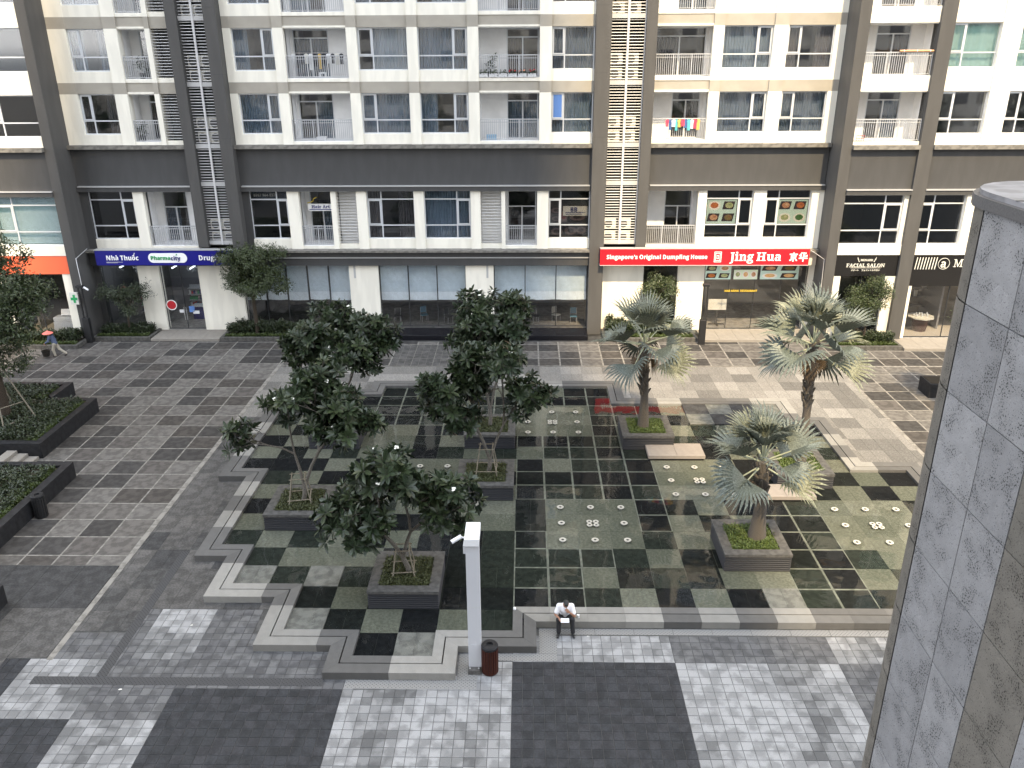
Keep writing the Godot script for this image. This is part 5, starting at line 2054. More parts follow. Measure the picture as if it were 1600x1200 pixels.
func make_planters() -> void:
	planter("square slatted planter nearest the white lamp post", -4.98, -21.60, false)
	planter("square slatted planter by the stepped left pool edge", -9.62, -26.18, false)
	planter("square slatted planter in mid pool behind the front tree", -2.72, -28.43, false)
	planter("square slatted planter far left at back of the pool", -9.62, -32.93, false)
	planter("square slatted planter at the back, hidden behind the middle tree", -2.72, -33.0, false)
	planter("square slatted planter of the left palm, bright ground cover", 4.28, -32.93, true)
	planter("square slatted planter of the rear right palm", 10.07, -29.45, true)
	planter("square slatted planter of the nearest palm", 6.70, -23.74, true)
	for e in [["long pink stone bench beside the left palm planter", 5.28, 7.72, -33.1, -31.9], ["short pink stone bench beside the rear right palm planter", 9.05, 11.33, -29.42, -28.42]]:
		var o := thing("stone_bench", e[0], "bench", Vector3((e[1] + e[2]) / 2, 0.118, (e[3] + e[4]) / 2))
		var w: float = (e[2] - e[1]) / 2
		var d: float = (e[4] - e[3]) / 2
		for i in 2:
			var g := MB.new()
			g.slab(-w + i * w + 0.002, i * w - 0.002, 0.10, 0.26, -d, d, 0.015)
			part("seat_slab", g, M.bench_top, o)
		var g2 := MB.new()
		g2.b(-w + 0.06, w - 0.06, 0.0, 0.10, -d + 0.06, d - 0.06)
		part("base", g2, M.granite, o)
	# fountain nozzles on the pale squares of the pool floor
	var g := MB.new()
	g.lathe(Vector3.ZERO, [Vector2(0.07, 0.0), Vector2(0.075, 0.05), Vector2(0.14, 0.085), Vector2(0.155, 0.105), Vector2(0.14, 0.12), Vector2(0.06, 0.108)], 18)
	var ring := g.mesh()
	g = MB.new()
	g.lathe(Vector3.ZERO, [Vector2(0.062, 0.109), Vector2(0.045, 0.10), Vector2(0.03, 0.10), Vector2(0.025, 0.118), Vector2(0.0, 0.118)], 12)
	var eye := g.mesh()
	var sets := [["front", 2.51, -26.70], ["right hand", 7.12, -30.03], ["rear", 1.28, -35.75], ["far right", 12.98, -26.62], ["tree shaded left", -4.46, -30.07]]
	for s in sets:
		var spots := []
		for a in [-1, 0, 1]:
			for b in [-1, 0, 1]:
				if a == 0 and b == 0:
					continue
				spots.append([a * 1.163, b * 1.15, "%s%s" % [["back ", "middle ", "front "][b + 1], ["left", "centre", "right"][a + 1]], 1.0])
		for a in [-1, 1]:
			for b in [-1, 1]:
				spots.append([a * 0.122, b * 0.118, "inner cluster %s %s" % ["back" if b < 0 else "front", "left" if a < 0 else "right"], 0.84])
		for q in spots:
			var o := thing("fountain_nozzle", "round steel fountain nozzle of the %s pale square, %s" % [s[0], q[2]], "nozzle", Vector3(s[1] + q[0], 0.118, s[2] + q[1]), 0.0, "fountain nozzles in the pool")
			o.scale = Vector3.ONE * q[3] * 0.86
			part("rim", ring, M.nozzle, o)
			part("eye", eye, M.nozzle_dark, o)


func shrub_fill(called: String, parent: Node, poly_or_rect: Array, y0: float, h: float, density: float, mesh: Mesh, m: Material, s := 1.0) -> void:
	var x0: float = poly_or_rect[0]
	var x1: float = poly_or_rect[1]
	var z0: float = poly_or_rect[2]
	var z1: float = poly_or_rect[3]
	var places := []
	var f := FastNoiseLite.new()
	f.seed = int(x0 * 13 + z0 * 7) + 99
	f.frequency = 0.7
	for i in int((x1 - x0) * (z1 - z0) * density):
		var x := rng.randf_range(x0, x1)
		var z := rng.randf_range(z0, z1)
		var top := h * (0.75 + 0.5 * f.get_noise_2d(x, z))
		places.append(Transform3D(aim(Vector3(rng.randfn() * 0.35, 1, rng.randfn() * 0.35), rng.randf() * TAU, s * rng.randf_range(0.75, 1.25)), Vector3(x, y0 + top * sqrt(rng.randf()), z)))
	scatter(called, mesh, m, places, parent)


func make_beds() -> void:
	shared.shrub = spray(71, 14, 0.12, 0.13, 0.05)
	shared.clip = spray(72, 12, 0.06, 0.07, 0.035)
	# beds along the shop fronts
	var beds := [
		["planting bed with shrubs before the orange fronted shop", -36.0, -26.92, -48.2, -46.55, 0.75],
		["planting bed with small tree left of the pharmacy door", -26.75, -23.15, -49.9, -48.1, 0.55],
		["planting bed with dense shrubs right of the pharmacy door", -18.8, -13.4, -49.9, -48.05, 0.8],
		["planting bed with shrubs left of restaurant door", 4.75, 10.45, -49.85, -47.95, 0.95],
		["planting bed with shrubs before the salon", 18.3, 22.25, -48.2, -46.45, 0.6],
	]
	for e in beds:
		var o := thing("planting_bed", e[0], "planting bed")
		var x0: float = e[1]
		var x1: float = e[2]
		var z0: float = e[3]
		var z1: float = e[4]
		var g := MB.new()
		g.b(x0 + 0.2, x1 - 0.2, -0.05, 0.16, z0, z1 - 0.2)
		part("soil", g, M.soil, o)
		var n := int((x1 - x0) / 1.2)
		for i in n:
			g = MB.new()
			var a := lerpf(x0, x1, float(i) / n)
			var b := lerpf(x0, x1, float(i + 1) / n)
			g.slab(a, b - 0.004, -0.05, 0.24, z1 - 0.2, z1, 0.012)
			part("kerb_stone", g, M.kerb, o)
		for x in [x0, x1 - 0.2]:
			g = MB.new()
			g.slab(x, x + 0.2, -0.05, 0.237, z0, z1 - 0.203, 0.012)
			part("kerb_stone", g, M.kerb, o)
		shrub_fill("shrubs", o, [x0 + 0.3, x1 - 0.3, z0 + 0.2, z1 - 0.65], 0.18, e[5], 210.0, shared.shrub, M.tree_leaf[2])
		shrub_fill("clipped_edging", o, [x0 + 0.25, x1 - 0.25, z1 - 0.6, z1 - 0.24], 0.16, 0.18, 330.0, shared.clip, M.hedge)
	# raised granite beds on the left
	raised_bed("raised dark granite bed round the big tree with bamboo props", PackedVector2Array([Vector2(-40, -39.45), Vector2(-23.4, -39.45), Vector2(-23.4, -37.35), Vector2(-21.15, -37.35), Vector2(-21.15, -32.2), Vector2(-40, -32.2)]), 0.72, [[-38, -23.8, -39.0, -37.3], [-38, -21.6, -37.0, -32.6]], [[-21.95, -21.55, -36.9, -32.5], [-24.2, -23.8, -38.9, -37.4]])
	raised_bed("raised dark granite bed behind the black litter bin", PackedVector2Array([Vector2(-40, -30.55), Vector2(-18.85, -30.55), Vector2(-18.85, -23.4), Vector2(-40, -23.4)]), 0.70, [[-34, -19.4, -30.1, -23.8]], [[-19.75, -19.3, -30.0, -23.8]])
	raised_bed("raised dark granite bed nearest the viewer at left", PackedVector2Array([Vector2(-40, -22.0), Vector2(-16.75, -22.0), Vector2(-16.75, -15.0), Vector2(-40, -15.0)]), 0.70, [[-30, -17.3, -21.6, -15.5]], [[-17.6, -17.2, -21.6, -15.5]])
	# stone steps between the raised beds
	var st := struct_node("garden_step")
	for i in 3:
		var g := MB.new()
		var a := -21.3 - 0.45 * i
		g.slab(a - 0.44, a, -0.05, 0.14 + 0.14 * i, -32.15, -30.6, 0.015)
		part("step_stone", g, M.step_stone, st)


func raised_bed(label: String, poly: PackedVector2Array, h: float, shrubs: Array, edging: Array) -> void:
	var o := thing("raised_bed", label, "planting bed")
	var inner: PackedVector2Array = Geometry2D.offset_polygon(poly, -0.34)[0]
	var g := MB.new()
	g.prism(inner, 0.0, h - 0.12)
	part("soil", g, M.soil, o)
	# wall stones along each side that can be seen
	for i in poly.size():
		var a := poly[i]
		var b := poly[(i + 1) % poly.size()]
		if a.x < -39.9 and b.x < -39.9:
			continue
		var d := (b - a).normalized()
		var nrm := Vector2(d.y, -d.x)
		if Geometry2D.is_point_in_polygon((a + b) / 2 + nrm * 0.1, poly):
			nrm = -nrm
		var n := maxi(1, int(a.distance_to(b) / 1.2))
		for k in n:
			var p := a.lerp(b, float(k) / n) + d * 0.002
			var q := a.lerp(b, float(k + 1) / n) - d * 0.002
			var w := 0.34
			g = MB.new()
			var pa := PackedVector2Array([p, q, q - nrm * w, p - nrm * w])
			if k == 0:
				pa[3] += d * (w if Geometry2D.is_point_in_polygon(a + (d - nrm) * 0.1, poly) else -w) * 0.99
			if k == n - 1:
				pa[2] -= d * (w if Geometry2D.is_point_in_polygon(b + (-d - nrm) * 0.1, poly) else -w) * 0.99
			g.prism(pa, -0.05, h)
			part("wall_stone", g, M.granite, o)
	for r in shrubs:
		shrub_fill("shrubs", o, r, h - 0.14, 0.34, 60.0, shared.shrub, M.tree_leaf[2], 0.9)
	for r in edging:
		shrub_fill("clipped_edging", o, r, h - 0.12, 0.16, 300.0, shared.clip, M.hedge)


func frond_mesh(sd: int, stalk: float, R: float, arc: float) -> Array:
	# costapalmate fan on a stalk along +y, upper face towards +z
	var r := RandomNumberGenerator.new()
	r.seed = sd
	var n := 21
	var g := MB.new()
	var c := Vector3(0, stalk, 0)
	var hang := r.randf_range(0.15, 0.5)
	var bend := func(p: Vector3) -> Vector3:
		# the blade folds up along its middle and droops towards the tip
		var q := p - c
		var rr := Vector2(q.x, q.y).length()
		q.z += absf(q.x) * 0.7
		q.z -= hang * rr * rr / R
		return c + q
	for i in n:
		var a0 := lerpf(-arc, arc, float(i) / n)
		var a1 := lerpf(-arc, arc, float(i + 1) / n)
		var am := (a0 + a1) / 2
		var L := R * (0.80 + 0.20 * cos(am * 0.8)) * r.randf_range(0.9, 1.08)
		var split := 0.5 * R
		var d0 := Vector3(sin(a0), cos(a0), 0)
		var d1 := Vector3(sin(a1), cos(a1), 0)
		var dm := Vector3(sin(am), cos(am), 0)
		var up := Vector3(0, 0, 0.045)
		var tip_drop := Vector3(r.randf_range(-0.05, 0.05), 0, -r.randf_range(0.0, 0.3)) * R * 0.5
		var p0: Vector3 = bend.call(c + d0 * 0.04)
		var pm: Vector3 = bend.call(c + dm * 0.04)
		var p1: Vector3 = bend.call(c + d1 * 0.04)
		var q0: Vector3 = bend.call(c + d0 * split)
		var qm: Vector3 = bend.call(c + dm * split + up)
		var q1: Vector3 = bend.call(c + d1 * split)
		var wj := 0.85
		var s0: Vector3 = bend.call(c + dm * L * 0.78 + (d0 - dm) * split * wj)
		var sm_: Vector3 = bend.call(c + dm * L * 0.78 + up * 0.6)
		var s1: Vector3 = bend.call(c + dm * L * 0.78 + (d1 - dm) * split * wj)
		var t: Vector3 = bend.call(c + dm * L + tip_drop)
		for f in [[p0, q0, qm, pm], [pm, qm, q1, p1], [q0, s0, sm_, qm], [qm, sm_, s1, q1]]:
			var k: Vector3 = (f[1] - f[0]).cross(f[3] - f[0])
			if k.length() < 1e-7:
				k = (f[2] - f[0]).cross(f[3] - f[0])
			k = k.normalized()
			if k.z < 0:
				k = -k
			g.quad(f[0], f[1], f[2], f[3], k)
		g.tri(s0, t, sm_, Vector3.BACK, Vector3.BACK, Vector3.BACK)
		g.tri(sm_, t, s1, Vector3.BACK, Vector3.BACK, Vector3.BACK)
	var st := MB.new()
	st.tube([Vector3.ZERO, Vector3(0, stalk * 0.5, 0.02), Vector3(0, stalk + 0.05, 0)], [0.045, 0.03, 0.022], 6)
	return [g.mesh(), st.mesh()]


func palm(label: String, base: Vector3, top: Vector3, r0: float, n: int, stalk: float, R: float, boots_from: float, lean_fronds: float) -> void:
	var o := thing("fan_palm", label, "palm tree", base, 0.0, "silver fan palms in the pool")
	var h := top - base
	var g := MB.new()
	var pts := []
	var rad := []
	for i in 15:
		var t := i / 14.0
		pts.append(h * t + Vector3(0.05 * sin(t * 3.0), 0, 0))
		rad.append(r0 * (1.25 - 0.45 * minf(1.0, t * 3.0)) * (1.0 + 0.03 * (i % 2)))
	pts[0].y -= 0.05
	g.tube(pts, rad, 14)
	part("trunk", g, M.palm_bark, o)
	# old leaf bases on the upper trunk
	var cnt := int((1.0 - boots_from) * h.length() * 15.0)
	for i in cnt:
		var t := lerpf(boots_from, 1.0, float(i) / cnt)
		var a := i * 2.39996
		var d := Vector3(cos(a), 0, sin(a))
		var p := h * t + d * r0 * 0.75
		var q := p + d * rng.randf_range(0.08, 0.16) + Vector3.UP * rng.randf_range(0.16, 0.28)
		g = MB.new()
		g.tube([p - Vector3.UP * 0.12 - d * 0.05, p, q], [0.09, 0.075, 0.03], 5)
		part("leaf_base", g, M.palm_boot, o)
	for v in 4:
		var key := "frond%d %.2f" % [v, R]
		if not shared.has(key):
			shared[key] = frond_mesh(200 + v, stalk * [1.0, 0.85, 1.1, 0.95][v], R * [1.0, 0.92, 1.05, 0.97][v], [1.45, 1.6, 1.3, 1.5][v])
	for i in n:
		var t := float(i) / (n - 1)
		var a := i * 2.39996 + rng.randf_range(-0.2, 0.2)
		var e := lerpf(1.4, lean_fronds, pow(t, 1.15)) + rng.randf_range(-0.12, 0.12)
		var d := Vector3(cos(a) * cos(e), sin(e), sin(a) * cos(e))
		var up := Vector3(-cos(a) * sin(e), cos(e), -sin(a) * sin(e))
		var x := d.cross(up).normalized()
		var key := "frond%d %.2f" % [i % 4, R]
		var b := Basis(x, d, up).rotated(d, rng.randf_range(-0.5, 0.5))
		var f := part("frond", shared[key][0], M.palm_leaf[i % 3], o)
		f.transform = Transform3D(b.scaled(Vector3.ONE * lerpf(0.8, 1.0, minf(1.0, t * 2.5))), h + Vector3(0.05 * sin(3.0), 0.05 - 0.25 * t, 0))
		part("stalk", shared[key][1], M.petiole, f)
	for i in 2:
		# dead leaves hanging against the trunk
		var a := 0.7 + i * 2.6 + base.x
		var d := Vector3(cos(a) * 0.35, -1.0, sin(a) * 0.35).normalized()
		var up := Vector3(cos(a), 0.3, sin(a)).normalized()
		var x := d.cross(up).normalized()
		var f := part("dead_frond", shared["frond%d %.2f" % [i, R]][0], M.palm_dead, o)
		f.transform = Transform3D(Basis(x, d, x.cross(d)).scaled(Vector3(0.35, 0.62, 0.5)), h + Vector3(cos(a), 0, sin(a)) * r0 - Vector3(0, 0.1, 0))


func make_palms() -> void:
	palm("tallest slender fan palm at the rear left of the three palms", Vector3(5.3, 0.72, -34.0), Vector3(5.15, 4.75, -34.05), 0.21, 17, 1.15, 1.35, 0.42, -0.55)
	palm("fan palm with sunlit leaves at the rear right", Vector3(11.3, 0.72, -30.6), Vector3(11.2, 5.9, -30.7), 0.20, 19, 1.15, 1.45, 0.5, -0.6)
	palm("short stout fan palm nearest the viewer", Vector3(8.05, 0.72, -24.9), Vector3(7.95, 3.75, -24.9), 0.26, 18, 0.95, 1.25, 0.6, -0.5)


func make_frangipani() -> void:
	frangipani("spreading frangipani tree nearest the viewer, beside the white lamp post", Vector3(-3.75, 0.72, -22.7), Vector3(-0.25, 0.75, 0.0), [[Vector3(-5.2, 3.1, -22.6), Vector3(1.15, 0.95, 1.1)], [Vector3(-4.0, 4.5, -22.9), Vector3(1.1, 1.0, 1.0)], [Vector3(-2.6, 3.6, -22.7), Vector3(0.95, 1.0, 0.9)], [Vector3(-1.9, 2.7, -22.4), Vector3(0.35, 0.4, 0.3)]], 215, [], 14)
	frangipani("frangipani tree with a long branch reaching left over the stepped edge", Vector3(-8.4, 0.72, -27.3), Vector3(0.15, 0.8, 0.0), [[Vector3(-7.5, 5.0, -27.4), Vector3(1.35, 1.0, 1.2)], [Vector3(-6.5, 4.0, -27.2), Vector3(1.1, 0.9, 1.0)], [Vector3(-10.5, 3.1, -27.2), Vector3(0.62, 0.75, 0.6)], [Vector3(-8.9, 4.5, -27.6), Vector3(0.7, 0.6, 0.7)]], 200, [], 9)
	frangipani("broad frangipani tree in mid pool left of the rear nozzles", Vector3(-1.5, 0.72, -29.6), Vector3(0.1, 0.75, 0.0), [[Vector3(-1.5, 4.9, -29.7), Vector3(1.5, 1.1, 1.3)], [Vector3(-3.2, 4.3, -29.5), Vector3(0.95, 0.85, 0.9)], [Vector3(0.05, 4.1, -29.6), Vector3(0.85, 0.8, 0.8)], [Vector3(-2.3, 3.3, -29.3), Vector3(0.8, 0.6, 0.8)]], 265, [], 9)
	frangipani("dense round frangipani tree at the back left of the pool", Vector3(-8.5, 0.72, -34.1), Vector3(0.0, 0.9, 0.0), [[Vector3(-8.2, 4.9, -34.1), Vector3(2.2, 1.25, 1.7)], [Vector3(-9.8, 4.4, -34.0), Vector3(1.1, 0.8, 1.0)], [Vector3(-6.8, 4.5, -34.1), Vector3(0.95, 0.9, 0.9)]], 330, [], 18)
	frangipani("tall frangipani tree at the back, rising behind the mid pool tree", Vector3(-1.6, 0.72, -34.1), Vector3(0.0, 1.0, 0.0), [[Vector3(-1.5, 5.9, -34.1), Vector3(1.45, 1.1, 1.2)], [Vector3(-2.4, 5.0, -34.0), Vector3(0.9, 0.7, 0.8)], [Vector3(-0.6, 5.1, -34.0), Vector3(0.8, 0.8, 0.8)]], 220, [], 6)
	props("bamboo frame round the frangipani trunk nearest the viewer", Vector3(-3.95, 0.72, -22.75), 0.52, 1.0, 4, 0.1)
	props("bamboo frame round the left pool frangipani", Vector3(-8.5, 0.72, -27.35), 0.60, 1.1, 4, 0.2)
	props("bamboo frame round the mid pool frangipani", Vector3(-1.55, 0.72, -29.6), 0.62, 1.25, 4, 0.0)


func leaf_tree(called: String, label: String, base: Vector3, height: float, centre: Vector3, radii: Vector3, n: int, m: Material, size: float, limb := 1.0, group := "", trunk_r := 0.12) -> Node3D:
	var o := thing(called, label, "tree", base, 0.0, group)
	var key := "spray %.2f" % size
	if not shared.has(key):
		shared[key] = spray(300 + int(size * 100), 16, size, size * 0.62, size * 0.26)
	rng.seed = int(absf(base.x) * 131.0 + absf(base.z) * 17.0) + 5
	var lumps := []
	for i in 26:
		var d := Vector3(rng.randfn(), rng.randfn(), rng.randfn()).normalized()
		lumps.append(centre - base + d * radii * rng.randf_range(0.3, 0.92))
	var g := MB.new()
	var fork := Vector3((centre.x - base.x) * 0.3, (centre.y - radii.y * 0.8) - base.y, (centre.z - base.z) * 0.3)
	fork.y = maxf(fork.y, 0.5)
	g.tube([Vector3(0, -0.1, 0), fork * 0.5, fork], [trunk_r * 1.2, trunk_r, trunk_r * 0.9], 9)
	var ends := []
	grow(g, fork, lumps, trunk_r * 0.85, 0.015, ends, 6)
	part("trunk", g, M.brown_bark, o)
	var places := []
	var lr := (radii.x + radii.y + radii.z) / 3.0 * 0.36
	for i in n:
		var l: Vector3 = lumps[rng.randi() % lumps.size()]
		var d := Vector3(rng.randfn(), rng.randfn(), rng.randfn()).normalized()
		var p := l + d * lr * pow(rng.randf(), 0.4) * Vector3(1.15, 0.8, 1.15)
		places.append(Transform3D(aim((d + Vector3.UP * 0.7).normalized(), rng.randf() * TAU, rng.randf_range(0.75, 1.25) * limb), p))
	scatter("crown", shared[key], m, places, o)
	return o


func make_trees() -> void:
	leaf_tree("shade_tree", "big dark shade tree with bamboo props at the left edge", Vector3(-24.4, 0.58, -35.2), 9.5, Vector3(-24.6, 6.7, -35.6), Vector3(3.3, 3.7, 2.6), 2900, M.tree_leaf[0], 0.21, 1.1, "", 0.22)
	leaf_tree("garden_tree", "leafy tree drooping over the right end of the blue sign", Vector3(-16.7, 0.16, -48.9), 6.2, Vector3(-16.6, 4.1, -48.5), Vector3(2.5, 1.9, 1.3), 1500, M.tree_leaf[1], 0.19)
	leaf_tree("garden_tree", "small dark tree in front of the left pharmacy window", Vector3(-24.75, 0.16, -49.0), 4.0, Vector3(-24.6, 2.7, -48.9), Vector3(1.6, 1.15, 0.9), 330, M.tree_leaf[2], 0.16, 1.0, "", 0.06)
	leaf_tree("garden_tree", "pale leafy tree in front of the salon sign", Vector3(20.2, 0.16, -47.3), 4.4, Vector3(20.1, 2.95, -47.2), Vector3(1.95, 1.35, 1.0), 560, M.tree_leaf[1], 0.17, 1.0, "", 0.07)
	leaf_tree("garden_tree", "leafy frangipani shrub by the cream wall behind the left palm", Vector3(8.1, 0.16, -49.0), 4.3, Vector3(8.0, 2.9, -48.9), Vector3(1.7, 1.3, 0.8), 420, M.tree_leaf[1], 0.18, 1.0, "", 0.06)
	# poles tied round the big tree
	var o := thing("tree_stake", "tall bamboo tripod round the big shade tree at left", "tree stake", Vector3(-24.3, 0.55, -35.1), 0.0, "bamboo stakes round the trees")
	var feet := [Vector3(-1.5, 0, 0.9), Vector3(0.75, 0, 1.5), Vector3(1.6, 0, 0.2), Vector3(-0.6, 0, -1.5)]
	for i in 4:
		var g := MB.new()
		g.tube([feet[i], Vector3(-0.12, 3.1, 0.05) + Vector3(feet[i].x, 0, feet[i].z) * 0.16], [0.035, 0.028], 6)
		part("pole", g, M.bamboo, o)
	for e in [[feet[0], feet[1], 0.12], [feet[1], feet[2], 0.30], [feet[0], feet[1], 1.15], [feet[1], feet[2], 1.0]]:
		var g := MB.new()
		var c := Vector3(-0.12, 3.1, 0.05)
		var t: float = e[2] / 3.1
		g.tube([e[0].lerp(c, t), e[1].lerp(c, t)], [0.026, 0.026], 6)
		part("cross_pole", g, M.bamboo, o)


func litter_bin(label: String, at: Vector3, m: Material, slats: bool) -> void:
	var o := thing("litter_bin", label, "litter bin", at)
	var g := MB.new()
	g.lathe(Vector3.ZERO, [Vector2(0.0, 0.0), Vector2(0.21, 0.0), Vector2(0.215, 0.86), Vector2(0.0, 0.86)], 20)
	part("drum", g, M.black, o)
	g = MB.new()
	g.lathe(Vector3.ZERO, [Vector2(0.235, 0.86), Vector2(0.24, 0.93), Vector2(0.21, 0.965), Vector2(0.10, 0.965), Vector2(0.09, 0.90), Vector2(0.0, 0.88)], 24)
	part("lid", g, M.granite, o)
	for i in 20 if slats else 16:
		var a := TAU * i / (20.0 if slats else 16.0)
		g = MB.new()
		g.box(Vector3(0, 0.44, 0), Vector3(0.058, 0.80, 0.022))
		var s := part("slat", g, m, o, Vector3(sin(a) * 0.228, 0, cos(a) * 0.228))
		s.rotation.y = a


func make_street_things() -> void:
	# square white lamp post with an overhanging head
	var o := thing("lamp_post", "square white lamp post standing at the pool's front edge", "lamp post", Vector3(-1.42, 0, -19.0))
	var g := MB.new()
	g.slab(-0.20, 0.14, 0.0, 0.16, -0.18, 0.20, 0.01)
	part("plinth", g, M.walk[2], o)
	g = MB.new()
	g.b(-0.185, 0.175, 0.16, 4.22, -0.25, 0.05)
	part("post", g, M.lamp_paint, o)
	g = MB.new()
	g.slab(-0.21, 0.185, 4.22, 4.44, -0.78, 0.10, 0.012)
	part("head", g, M.white, o)
	g = MB.new()
	g.b(-0.12, 0.11, 0.5, 0.95, 0.05, 0.056)
	part("service_door", g, M.lamp_paint, o)
	g = MB.new()
	for q in [[-0.15, 0.12], [0.10, 0.12], [-0.15, -0.14]]:
		g.lathe(Vector3(q[0], 0.16, q[1]), [Vector2(0.022, 0.0), Vector2(0.022, 0.02), Vector2(0.0, 0.024)], 6)
	part("anchor_bolts", g, M.slat_grey, o)
	g = MB.new()
	g.b(-0.188, 0.178, 2.2, 2.21, -0.253, 0.053)
	part("seam", g, M.slat_grey, o)
	g = MB.new()
	g.b(-0.25, -0.186, 3.95, 4.20, -0.22, 0.04)
	part("junction_box", g, M.lamp_paint, o)
	o = thing("security_camera", "white security camera on the white lamp post", "camera", Vector3(-1.63, 4.30, -19.2))
	g = MB.new()
	g.tube([Vector3.ZERO, Vector3(-0.12, 0.02, 0.0)], [0.025, 0.025], 8)
	part("bracket", g, M.white, o)
	g = MB.new()
	g.tube([Vector3(-0.10, 0.03, -0.02), Vector3(-0.36, -0.06, 0.13)], [0.058, 0.058], 12)
	part("housing", g, M.white, o)
	g = MB.new()
	g.tube([Vector3(-0.36, -0.06, 0.13), Vector3(-0.366, -0.062, 0.1335)], [0.045, 0.045], 12)
	part("lens", g, M.black_gloss, o)
	litter_bin("round litter bin with dark red wooden slats beside the white lamp post", Vector3(-1.0, 0, -18.95), M.wood, true)
	litter_bin("black round litter bin against the raised granite bed", Vector3(-18.56, 0, -27.35), M.black, false)
	# slim black posts on tall plinths at the shop fronts
	for e in [["slim black double post with camera by the pharmacy planting bed", Vector3(-26.75, 0, -47.85), 3.45], ["slim black double post by the restaurant step", Vector3(10.62, 0, -47.55), 3.6]]:
		o = thing("light_column", e[0], "lamp post", e[1], 0.0, "black double posts at the shop fronts")
		g = MB.new()
		g.slab(-0.19, 0.19, 0.0, 1.55, -0.13, 0.13, 0.01)
		part("plinth", g, M.black, o)
		for s in [-0.11, 0.11]:
			g = MB.new()
			g.b(s - 0.035, s + 0.035, 1.55, e[2], -0.04, 0.04)
			part("post", g, M.black, o)
		g = MB.new()
		g.slab(-0.19, 0.19, e[2], e[2] + 0.14, -0.12, 0.12, 0.01)
		part("head", g, M.black, o)
	o = thing("security_camera", "small white security camera on the black post by the pharmacy", "camera", Vector3(-26.56, 3.42, -47.85))
	g = MB.new()
	g.tube([Vector3.ZERO, Vector3(0.12, 0.03, 0.02)], [0.03, 0.03], 8)
	part("bracket", g, M.white, o)
	g = MB.new()
	g.tube([Vector3(0.08, 0.05, 0.0), Vector3(0.36, -0.08, 0.10)], [0.06, 0.06], 10)
	part("housing", g, M.white, o)
	o = thing("cross_sign", "small lit box sign with green cross beside the black post", "sign", Vector3(-27.2, 2.75, -47.95))
	g = MB.new()
	g.b(-0.28, 0.22, -0.35, 0.38, -0.08, 0.08)
	part("sign_box", g, M.letter_grey, o)
	g = MB.new()
	g.b(-0.09, 0.05, -0.25, 0.25, 0.08, 0.09)
	g.b(-0.23, -0.09, -0.08, 0.08, 0.08, 0.09)
	g.b(0.05, 0.17, -0.08, 0.08, 0.08, 0.09)
	part("green_cross", g, M.letter_green, o)
	g = MB.new()
	g.tube([Vector3(-26.78, 5.42, -49.6), Vector3(-26.78, 5.15, -48.15), Vector3(-26.62, 3.6, -47.9)], [0.025, 0.025, 0.025], 6)
	tag(part("cable_pipe", g, M.slat_grey, self), "thin pale cable pipe running down the left fin to the black post", "pipe")
	g = MB.new()
	g.tube([Vector3(17.0, 5.4, -49.1), Vector3(17.63, 5.0, -48.4), Vector3(17.62, 2.2, -48.15)], [0.02, 0.02, 0.02], 6)
	tag(part("cable_pipe", g, M.slat_grey, self), "thin pale cable pipe beside the right end of the red sign", "pipe")
	# dark planter box showing behind the pylon
	o = thing("planter_box", "dark box planter half hidden behind the stone pylon", "planter", Vector3(20.95, 0, -39.8))
	g = MB.new()
	g.slab(-0.45, 1.5, 0.0, 0.75, -0.6, 0.6, 0.02)
	part("box", g, M.granite, o)
	g = MB.new()
	g.b(-0.35, 1.4, 0.74, 0.76, -0.5, 0.5)
	part("soil", g, M.soil, o)
	leaf_tree("shade_tree", "shade tree standing right of the pylon, casting leaf shadow on the promenade", Vector3(21.8, 0, -37.2), 6.0, Vector3(21.8, 4.6, -37.2), Vector3(1.9, 1.5, 1.7), 520, M.tree_leaf[1], 0.2, 1.0, "", 0.1)
	# scraps on the paving
	for e in [[-10.35, -20.9, 0.10], [-11.3, -18.1, 0.12], [1.9, -20.5, 0.06]]:
		g = MB.new()
		leaf(g, Vector3(-e[2] * 0.5, 0.012, 0), Vector3.RIGHT, Vector3.UP, e[2], e[2] * 0.5, 0.3, -0.1)
		tag(part("fallen_leaf", g, M.letter_grey, self, Vector3(e[0], 0.0, e[1])), "pale fallen leaf on the setts, %s" % ["near the stepped pool edge" if e[0] < -10.9 else ("behind the white field" if e[0] < 0 else "beside the seated person")], "leaf", "fallen leaves")
	for e in [[-0.33, -21.5], [-0.2, -38.5]]:
		g = MB.new()
		g.lathe(Vector3.ZERO, [Vector2(0.05, 0.0), Vector2(0.04, 0.05), Vector2(0.0, 0.06)], 10)
		tag(part("pool_light", g, M.white, self, Vector3(e[0], 0.24 if e[1] > -30 else 0.118, e[1])), "tiny white light fitting %s" % ("on the front pool edge" if e[1] > -30 else "at the back of the pool"), "light")


func garment(g: MB, w: float, h: float) -> void:
	g.tri(Vector3(-w * 0.7, -0.05, 0), Vector3(0, 0.05, 0.01), Vector3(-w * 0.5, -0.2, 0.01), Vector3.BACK, Vector3.BACK, Vector3.BACK)
	g.tri(Vector3(w * 0.7, -0.05, 0), Vector3(0, 0.05, 0.01), Vector3(w * 0.5, -0.2, 0.01), Vector3.BACK, Vector3.BACK, Vector3.BACK)
	for i in 4:
		var a := lerpf(-w * 0.5, w * 0.5, i / 4.0)
		var b := lerpf(-w * 0.5, w * 0.5, (i + 1) / 4.0)
		var z := 0.025 * (i % 2)
		g.b(a, b, -h, 0.0, z - 0.006, z + 0.006)


